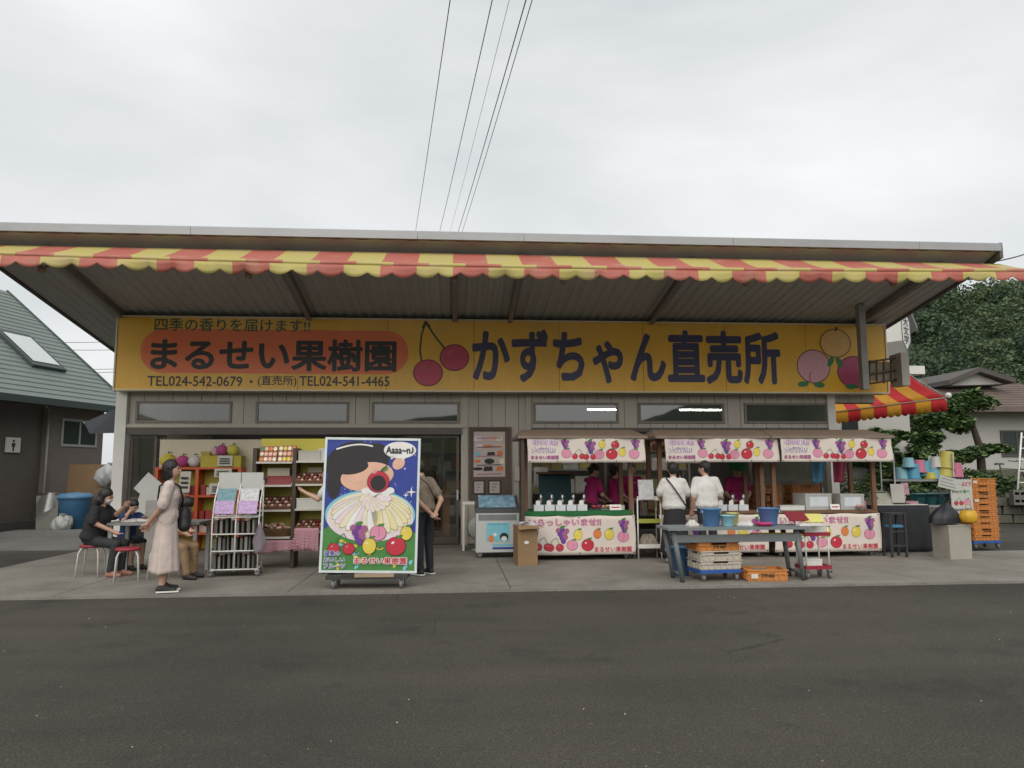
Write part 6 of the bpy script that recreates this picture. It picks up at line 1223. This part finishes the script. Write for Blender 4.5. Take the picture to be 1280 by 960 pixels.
def np_mesh(name, V, Fc, mats, mi=None):
    me = bpy.data.meshes.new(name); me.vertices.add(len(V)); me.vertices.foreach_set('co', V.astype(np.float32).ravel()); me.loops.add(len(Fc)*4); me.loops.foreach_set('vertex_index', Fc.astype(np.int32).ravel())
    me.polygons.add(len(Fc)); me.polygons.foreach_set('loop_start', np.arange(0, len(Fc)*4, 4, dtype=np.int32)); me.polygons.foreach_set('use_smooth', np.ones(len(Fc), bool))
    for m in mats: me.materials.append(m)
    if mi is not None: me.polygons.foreach_set('material_index', mi.astype(np.int32))
    me.update(calc_edges=True); me.validate(); return me
SKIN = M('skin', (.50, .30, .215), .5, .06, 18); HAIRM = M('hair_black', (.012, .010, .009), .38, .3, 30, stretch=(4, 4, .4), bump=.5, bscale=40)
def cloth(name, col, rough=.85): return M('cloth_'+name, col, rough, .09, 7, bump=.55, bscale=11)
def rotx(a): c, s = math.cos(a), math.sin(a); return np.array([[1, 0, 0], [0, c, -s], [0, s, c]], np.float32)
def rz3(a): c, s = math.cos(a), math.sin(a); return np.array([[c, -s, 0], [s, c, 0], [0, 0, 1]], np.float32)
SK, TOP, BOT, SHO = 0, 1, 2, 3
from mathutils import noise as mnoise
def folds_noise(p, sd):
    w = mnoise.noise(Vector((p[0]*5+sd, p[1]*5, p[2]*4)))*1.2; a = mnoise.noise(Vector((p[0]*17+w+sd, p[1]*17+w, p[2]*8+w*2))); b = mnoise.noise(Vector((p[0]*9-sd, p[1]*9, p[2]*22+w*3)))
    return .007*(.35-abs(a))+.0055*(.35-abs(b))
def person(label, loc, rz_, h=1.62, lean=0, hip=.88, arms=None, legs=None, head=(0, 0), top=None, bot=None, shoe=None, sleeve=.55, long_bottom=1.0, loose=1.0, fem=True, hair='short', skirt=None, grp=None, vx=.0095, mask=None, dress=False):
    """arms/legs: for each side the two joints (elbow, wrist) / (knee, ankle) in metres of a 1.65 m figure facing -Y."""
    s = h/1.65; o = thing('person', label, 'person', loc, rz_, grp); P_ = []
    RL = rotx(R(lean)); piv = V3((0, 0, hip))
    def T(p): return (RL@(V3(p)+V3((0, 0, hip-.88))-piv)+piv)
    sw = .155 if fem else .172; hw = .088
    def E_(c, r, cls, k, rot=None): P_.append(('e', tuple(np.array(c)*s), tuple(np.array(r)*s), rot, cls, k))
    def C_(a, b, ra, rb, cls, k=.02): P_.append(('c', tuple(np.array(a)*s), tuple(np.array(b)*s), ra*s, rb*s, cls, k))
    rotT = RL   # ellipsoids of the trunk lean with it
    E_((0, .005, hip+.03), (.158*(1.03 if fem else 1), .112, .115), BOT, .03)
    E_(T((0, 0, 1.03)), (.138*loose, .10*loose, .15), TOP, .05, rotT); E_(T((0, 0, 1.19)), (.16*loose, .112*loose, .165), TOP, .05, rotT)
    if loose > 1.02:
        E_(T((0, 0, .95)), (.165*loose, .115*loose, .12), TOP, .03, rotT)
        if loose > 1.1 and not dress: E_(T((0, 0, 1.06)), (.158*loose, .112*loose, .2), TOP, .03, rotT); E_(T((0, .004, .92)), (.165*loose, .118*loose, .075), TOP, .02, rotT)
    if fem: E_(T((-.065, -.075, 1.2)), (.055, .045, .06), TOP, .04); E_(T((.065, -.075, 1.2)), (.055, .045, .06), TOP, .04)
    C_(T((-sw*.72, .0, 1.335)), T((sw*.72, 0, 1.335)), .056, .056, TOP, .05); C_(T((0, .01, 1.33)), T((0, .015, 1.365)), .075, .052, TOP, .03)
    nb = T((0, .008, 1.37)); hc0 = T((0, -.015, 1.535)); C_(nb, hc0, .046, .044, SK, .02)
    HR = rz3(R(head[0]))@rotx(R(head[1]+lean)); ntp = T((0, .0, 1.44))
    def Hd(p): return HR@V3((p[0], p[1]-.01, p[2]+.095))+ntp
    E_(Hd((0, .012, .018)), (.073, .09, .098), SK, .02, HR); E_(Hd((0, -.02, -.035)), (.056, .066, .077), SK, .03, HR)
    C_(Hd((0, -.085, .005)), Hd((0, -.103, -.028)), .008, .0125, SK, .01)
    for sx in (-1, 1): E_(Hd((sx*.073, .012, -.01)), (.012, .018, .03), SK, .008, HR)
    C_(Hd((-.018, -.081, -.058)), Hd((.018, -.081, -.058)), .0075, .0075, SK, .008)
    arms = arms or {}; legs = legs or {}
    for sx in (-1, 1):
        S_ = T((sx*sw, 0, 1.325)); el, wr = arms.get(sx, ((sx*.2, .02, 1.06), (sx*.21, -.03, .83))); el, wr = V3(el), V3(wr)
        C_(S_, el, .046, .037, SK, .02); C_(el, wr, .037, .026, SK, .015)
        if sleeve <= 1: C_(S_, S_+(el-S_)*sleeve*1.0, .06*loose**.5, (.062 if sleeve < .9 else .05)*loose, TOP, .03)
        else: C_(S_, el, .058, .05, TOP, .03); C_(el, el+(wr-el)*(sleeve-1), .05, .04, TOP, .02)
        d = wr-el; d = d/np.linalg.norm(d); side = np.cross(d, V3((0, 0, 1)) if abs(d[2]) < .85 else V3((0, 1, 0))); side /= np.linalg.norm(side); nrm = np.cross(side, d)
        pe = wr+d*.075; C_(wr, pe, .025, .031, SK, .012)
        for q in (-1, 1): C_(wr+d*.03+side*.012*q, pe+side*.022*q, .018, .015, SK, .01)
        for f, (of, ln_) in enumerate(((-.031, .062), (-.0105, .075), (.0105, .07), (.031, .054))):
            a_ = pe+side*of; b_ = a_+d*ln_*.5+side*of*.12+nrm*.008; c_ = b_+d*ln_*.45+nrm*.022; C_(a_, b_, .0095, .009, SK, .004); C_(b_, c_, .009, .0078, SK, .004)
        th = wr+d*.025-side*.028; t2 = th+d*.035-side*.025+nrm*.01; C_(th, t2, .0125, .0105, SK, .006); C_(t2, t2+d*.028+nrm*.008, .0105, .0085, SK, .004)
        Hh = V3((sx*hw, 0, hip)); kn, an2 = legs.get(sx, ((sx*.095, -.01, .47), (sx*.095, .02, .075))); kn, an2 = V3(kn), V3(an2)
        lc = BOT if long_bottom >= .5 or skirt else SK; cc = BOT if long_bottom > .75 else SK; fat = 1.12 if long_bottom > .75 else 1.0
        C_(Hh, kn, .082, .056*fat, lc, .03); C_(kn, an2+V3((0, 0, .03)), .056*fat, .038*(1.35 if cc == BOT else 1), cc, .015)
        if cc == SK: C_(kn+(an2-kn)*.25+V3((0, .015, 0)), kn+(an2-kn)*.5+V3((0, .012, 0)), .042, .036, SK, .02)
        C_(an2+V3((0, .03, -.035)), an2+V3((sx*.015, -.15, -.047)), .04, .03, SHO, .015); C_(an2+V3((0, 0, -.0)), an2+V3((0, -.05, -.03)), .038, .036, SHO if shoe else SK, .015)
    Vv, Fc = field_mesh(P_, vx); cen = Vv[Fc].mean(1).astype(np.float32); best = np.full(len(cen), 9., np.float32); cls = np.zeros(len(cen), int)
    for p in P_:
        d = d_prim(p, cen); b = {SK: .0, TOP: -.004, BOT: -.002, SHO: -.002}[p[-2]]; m = d+b < best; best[m] = (d+b)[m]; cls[m] = p[-2]
    vc_ = np.zeros(len(Vv), int); vc_[Fc.ravel()] = np.repeat(cls, 4); nn = np.zeros_like(Vv); fn = np.cross(Vv[Fc[:, 2]]-Vv[Fc[:, 0]], Vv[Fc[:, 3]]-Vv[Fc[:, 1]])
    for q in range(4): np.add.at(nn, Fc[:, q], fn)
    nn /= np.maximum(np.linalg.norm(nn, axis=1, keepdims=True), 1e-9); sel = np.where((vc_ == TOP) | (vc_ == BOT))[0]; sd_ = len(label)*3.7
    amp = np.array([folds_noise(Vv[i], sd_) for i in sel], np.float32); Vv[sel] += nn[sel]*amp[:, None]
    body = link_mesh('body', np_mesh('body', Vv, Fc, [SKIN, top, bot or top, shoe or SKIN], cls), o)
    # face
    f = MB(); EYE = M('eye_dark', (.015, .012, .012), .2); LIP = M('lip', (.36, .12, .11), .5)
    for sx in (-1, 1):
        e = MB().lathe([(0, -.006), (.011, -.003), (.012, 0), (.011, .003), (0, .006)], (0, 0, 0), 10, axis='y').build('eye', EYE, o); e.location = Vector(Hd((sx*.029, -.0835, .008))*s); e.rotation_euler = (R(-lean-head[1]), 0, R(head[0]))
        q = [Vector(Hd((sx*.018, -.093, .03))*s), Vector(Hd((sx*.03, -.091, .034))*s), Vector(Hd((sx*.043, -.082, .029))*s)]; MB().tube(q, .0032, 5).build('eyebrow', HAIRM, o)
    if not mask: q = [Vector(Hd((x, -.0905, -.058+abs(x)*.05))*s) for x in (-.02, -.008, .008, .02)]; MB().tube(q, [.002, .0045, .0045, .002], 6).build('mouth', LIP, o)
    else:
        mp_ = [('e', tuple(Hd((0, -.048, -.045))*s), (.056*s, .05*s, .048*s), HR, 0, .02)]; mv, mf = field_mesh(mp_, .006); link_mesh('face_mask', np_mesh('face_mask', mv, mf, [M('mask_white', (.55, .5, .5), .8)]), o)
    # hair
    hp_ = [('e', tuple(Hd((0, .022, .034))*s), (.084*s, .098*s, .098*s), HR, 0, .02)]
    cv = [('e', tuple(Hd((0, -.115, -.045))*s), (.067*s, .085*s, .098*s), HR)]
    def HC(a, b, ra, rb, k=.02): hp_.append(('c', tuple(Hd(a)*s), tuple(Hd(b)*s), ra*s, rb*s, 0, k))
    hp_.append(('e', tuple(Hd((0, .05, -.01))*s), (.074*s, .06*s, .085*s), HR, 0, .02))
    if hair in ('bob', 'long'):
        for sx in (-1, 1): HC((sx*.066, .012, .02), (sx*.07, .0, -.09), .026, .024)
        HC((0, .06, .0), (0, .065, -.1), .062, .058); HC((-.04, .045, -.03), (-.045, .04, -.105), .04, .034); HC((.04, .045, -.03), (.045, .04, -.105), .04, .034)
    if hair == 'long':
        for x_, w_ in ((0, .06), (-.06, .045), (.06, .045)): hp_.append(('c', tuple(Hd((x_*.8, .065, -.08))*s), tuple(T((x_*1.2, .12, 1.13))*s), w_*s, w_*.8*s, 0, .03))
    if hair == 'bun': HC((0, .1, .0), (0, .12, -.01), .034, .03)
    if hair == 'cap': pass
    hv, hf = field_mesh(hp_, .0075, cv, lambda Q: (.0022*np.sin(Q[..., 0]*210/s+Q[..., 2]*25)*np.sin(Q[..., 1]*170/s)).astype(np.float32)); link_mesh('hair', np_mesh('hair', hv, hf, [HAIRM]), o)
    if skirt:
        ztop, zbot, rtop, rbot, mat_, folds = skirt; rn_ = random.Random(len(label)); pp = [rn_.uniform(0, 6) for _ in range(4)]
        def f(u, v):
            a_ = u*2*math.pi; k = (rtop+(rbot-rtop)*v**.8)*(1+folds*v*(math.sin(9*a_+pp[0])*.6+math.sin(5*a_+pp[1]+v)*.7+math.sin(14*a_+pp[2])*.3)); return (k*math.cos(a_)*s, k*.78*math.sin(a_)*s+.005, (ztop+(zbot-ztop)*v)*s+.008*math.sin(3*a_+pp[3])*v)
        MB().sheet(f, 72, 22).build('skirt', mat_, o, solid=.006)
    return o, s, T, Hd
def strap(o, pts, w, mat_, name='strap'): return MB().tube(pts, w, 6).build(name, mat_, o)
BLKC = cloth('black', (.018, .018, .020)); BAGM = M('bag_black', (.014, .014, .015), .55, .1, 12)
# 1 standing woman in the pale dress, hands clasped behind her
PKD = cloth('dress', (.54, .45, .41)); g = G(203, 741)
o, s, T, Hd = person('woman in a long pale pink dress standing with hands behind her back', (g.x, g.y+.05, .012), R(104), 1.63, 2, .88,
    {-1: ((-.205, .05, 1.06), (-.05, .21, .86)), 1: ((.205, .06, 1.06), (.06, .2, .84))}, None, (-8, -3), PKD, PKD, M('sneaker_black', (.02, .02, .02), .6), .85, .2, 1.06, True, 'bob', (1.02, .24, .13, .225, PKD, .05), None, .0085)
for sx in (-1, 1): MB().obox((sx*.1*s, -.05, .008), (.085, .26, .018), None, 0, .97).build('shoe_sole', WHITEP, o)
strap(o, [Vector(p)*s for p in ((-.12, .0, 1.4), (-.06, -.13, 1.32), (.06, -.17, 1.15), (.17, -.14, .95))], .012, BAGM); strap(o, [Vector(p)*s for p in ((-.12, .0, 1.395), (-.09, .1, 1.32), (.02, .125, 1.16), (.13, .105, 1.02), (.19, .0, .93))], .012, BAGM)
bagv, bagf = field_mesh([('e', (.12*s, -.19*s, .9*s), (.12, .085, .16), None, 0, .02), ('c', (.04*s, -.2*s, .8*s), (.2*s, -.18*s, .8*s), .07, .06, 0, .05)], .012); hb = thing('shoulder_bag', 'black soft bag carried by the standing woman', 'bag', o.location, o.rotation_euler.z); link_mesh('bag', np_mesh('bag', bagv, bagf, [BAGM]), hb); MB().tube([(.12*s, -.19*s, 1.05*s), (.14*s, -.15*s, 1.12*s), (.17*s, -.12*s, .96*s)], .01, 6).build('handle', BAGM, hb)
# 2 seated woman in black with mask
lg = {-1: ((-.1, -.42, .47), (-.1, -.36, .075)), 1: ((.1, -.42, .47), (.1, -.4, .075))}
o, s, T, Hd = person('seated woman in black with long hair and a white face mask', (sc_.x-.06, sc_.y+.15, 0), R(82), 1.62, 14, .53, {-1: ((-.22, -.12, .80), (-.1, -.36, .66)), 1: ((.2, -.2, .86), (.06, -.42, 1.0))}, lg, (5, 4), BLKC, cloth('charcoal', (.03, .03, .034)), M('sandal', (.35, .16, .12), .7), .9, 1, 1.34, True, 'long', None, None, .0095, True)
# 3 boy in blue behind the table
yb = y1+.72; bxp = PL(160, 640, yb)[0]
o, s, T, Hd = person('boy in a dark blue shirt leaning on his hand behind the grey table', (bxp, yb, 0), R(52), 1.34, 14, .56, {-1: ((-.2, -.22, .93), (-.03, -.16, 1.12)), 1: ((.2, -.22, .93), (.1, -.4, .96))}, {-1: ((-.1, -.4, .52), (-.1, -.38, .075)), 1: ((.1, -.4, .52), (.1, -.38, .075))}, (4, 14), cloth('blue', (.012, .035, .12)), cloth('navy_short', (.03, .035, .05)), M('sneaker_black', (.02, .02, .02), .6), .5, .6, 1.05, False, 'short')
stl = thing('stool', 'stool under the boy behind the grey table', 'stool', (bxp, yb+.03, 0), 0, 'red seated stools at the grey table'); MB().lathe([(0, .40), (.15, .40), (.165, .41), (.15, .43), (0, .435)], n=20).build('seat', M('stool_red', (.3, .03, .045), .5), stl)
for k in range(4): a_ = math.pi/4+k*math.pi/2; MB().tube([(math.cos(a_)*.13, math.sin(a_)*.13, .4), (math.cos(a_)*.2, math.sin(a_)*.2, 0)], .011, 6).build('leg', M('stool_white', (.58, .57, .52), .4), stl)
# 4 person in tan trousers mostly hidden behind the standing woman
o, s, T, Hd = person('person in white top and tan trousers seated behind the standing woman', (sb_.x+.1, sb_.y+.27, 0), R(75), 1.55, 26, .53, {-1: ((-.2, -.15, .82), (-.06, -.34, .68)), 1: ((.2, -.15, .82), (.06, -.36, .72))}, {-1: ((-.11, -.38, .46), (-.12, -.46, .075)), 1: ((.1, -.42, .47), (.1, -.42, .075))}, (0, 24), cloth('white', (.55, .54, .52)), cloth('tan', (.26, .165, .09)), M('sneaker_black', (.02, .02, .02), .6), .6, 1, 1.1, True, 'bob')
# 5 man in the olive tan shirt by the poster, hands behind his back
g = G(528, 720); TAN = cloth('taupe', (.20, .16, .12))
o, s, T, Hd = person('man in a taupe shirt with hands behind his back beside the poster', (g.x+.02, g.y+.08, .012), R(-135), 1.66, 9, .88, {-1: ((-.23, .1, 1.05), (-.03, .2, .88)), 1: ((.23, .1, 1.05), (.05, .2, .86))}, None, (0, 10), TAN, cloth('navy', (.02, .022, .032)), M('sneaker_black', (.02, .02, .02), .6), .6, 1, 1.14, False, 'short')
strap(o, [Vector(p)*s for p in ((.13, .02, 1.385), (.05, .12, 1.28), (-.06, .135, 1.1), (-.16, .06, .98))], .009, BAGM)
for sx in (-1, 1): MB().obox((sx*.1*s, -.05, .008), (.09, .27, .018), None, 0, .97).build('shoe_sole', WHITEP, o)
# 6 person behind the poster reaching to the shelf
g = G(408, 712); xx = PL(416, 640, 11.45)[0]
o, s, T, Hd = person('person half hidden behind the poster reaching to the yellow shelf', (xx, 11.45, .012), R(-95), 1.58, 6, .88, {-1: ((-.2, -.16, 1.1), (-.14, -.36, 1.17)), 1: ((.2, -.18, 1.12), (.13, -.4, 1.22))}, None, (0, 10), cloth('white', (.55, .54, .52)), BLKC, M('sneaker_black', (.02, .02, .02), .6), .6, 1, 1.06, True, 'short')
# 7, 8 customers in white shirts seen from behind
xw = PL(843, 640, 12.0)[0]
o, s, T, Hd = person('customer in white tee and long black skirt with a cross strap, back turned', (xw, 12.0, .012), R(176), 1.6, 3, .88, {-1: ((-.24, -.06, 1.1), (-.16, -.22, .98)), 1: ((.24, -.06, 1.1), (.16, -.22, 1.0))}, None, (-6, 8), cloth('white2', (.62, .61, .58)), BLKC, WHITEP, .68, 1, 1.2, True, 'short', (.98, .16, .14, .25, BLKC, .035))
strap(o, [Vector(p)*s for p in ((.13, .03, 1.39), (.06, .13, 1.28), (-.07, .155, 1.08), (-.19, .08, .92))], .012, M('strap_brown', (.06, .03, .022), .6)); MB().sheet(lambda u, v: (((u-.5)*.3)*s, (.141+.006*math.sin(u*3.1))*s, (1.14+.012*v)*s), 10, 1).build('shirt_print', M('faint_print', (.5, .42, .42), .8), o)
xw = PL(884, 640, 12.05)[0]
o, s, T, Hd = person('customer in plain white tee and dark jeans standing at middle stall', (xw, 12.05, .012), R(186), 1.62, 3, .88, {-1: ((-.25, -.0, 1.07), (-.2, -.2, .92)), 1: ((.24, .02, 1.05), (.235, -.08, .84))}, None, (42, 4), cloth('white2', (.62, .61, .58)), cloth('navy', (.02, .022, .032)), M('sneaker_black', (.02, .02, .02), .6), .7, 1, 1.22, False, 'short')
# staff in magenta shirts
MAGC = cloth('magenta', (.36, .015, .12)); APR = cloth('apron', (.05, .03, .035))
def staff(label, px_, Y, rz_, h, head, arms, cap=True, prt=False):
    X = PL(px_, 620, Y)[0]; o, s, T, Hd = person(label, (X, Y, .012), rz_, h, 6, .88, arms, None, head, MAGC, APR, M('sneaker_black', (.02, .02, .02), .6), .62, 1, 1.08, True, 'bun', None, 'staff in magenta shirts', .0105)
    if cap:
        cp = [('e', tuple(Hd((0, .02, .045))*s), (.088*s, .102*s, .09*s), None, 0, .02)]; v, f = field_mesh(cp, .01, [('e', tuple(Hd((0, -.08, -.08))*s), (.14*s, .16*s, .115*s), None)]); link_mesh('head_scarf', np_mesh('head_scarf', v, f, [cloth('scarf', (.03, .02, .025))]), o)
    if prt:
        m = MB(); ell(m, -.02, 1.24, .06, .03, .147*s, 0, 14, .3); ell(m, .02, 1.16, .04, .045, .146*s, 0, 14, -.4); ell(m, -.01, 1.2, .02, .03, .148*s, 0, 12, .8); m.build('shirt_print', M('print_white', (.75, .74, .72), .6), o)
    return o
work = {-1: ((-.22, -.12, 1.06), (-.12, -.34, .96)), 1: ((.22, -.12, 1.06), (.12, -.36, .94))}
staff('staff member in magenta shirt with white print bending over green counter', 738, 13.75, R(118), 1.6, (-30, 14), work, True, True)
staff('smaller staff member in magenta shirt and dark scarf beside the printed one', 766, 14.1, R(105), 1.56, (0, 8), work, True)
so_ = staff('staff member in magenta facing out with a name card on chest', 789, 14.6, R(4), 1.62, (0, 0), None, False)
MB().box(-.06, .06, -.145, -.135, 1.14, 1.24).build('name_card', WHITEP, so_)
staff('staff member in magenta looking down behind the middle stall', 921, 13.9, R(-12), 1.6, (10, 22), work, False)
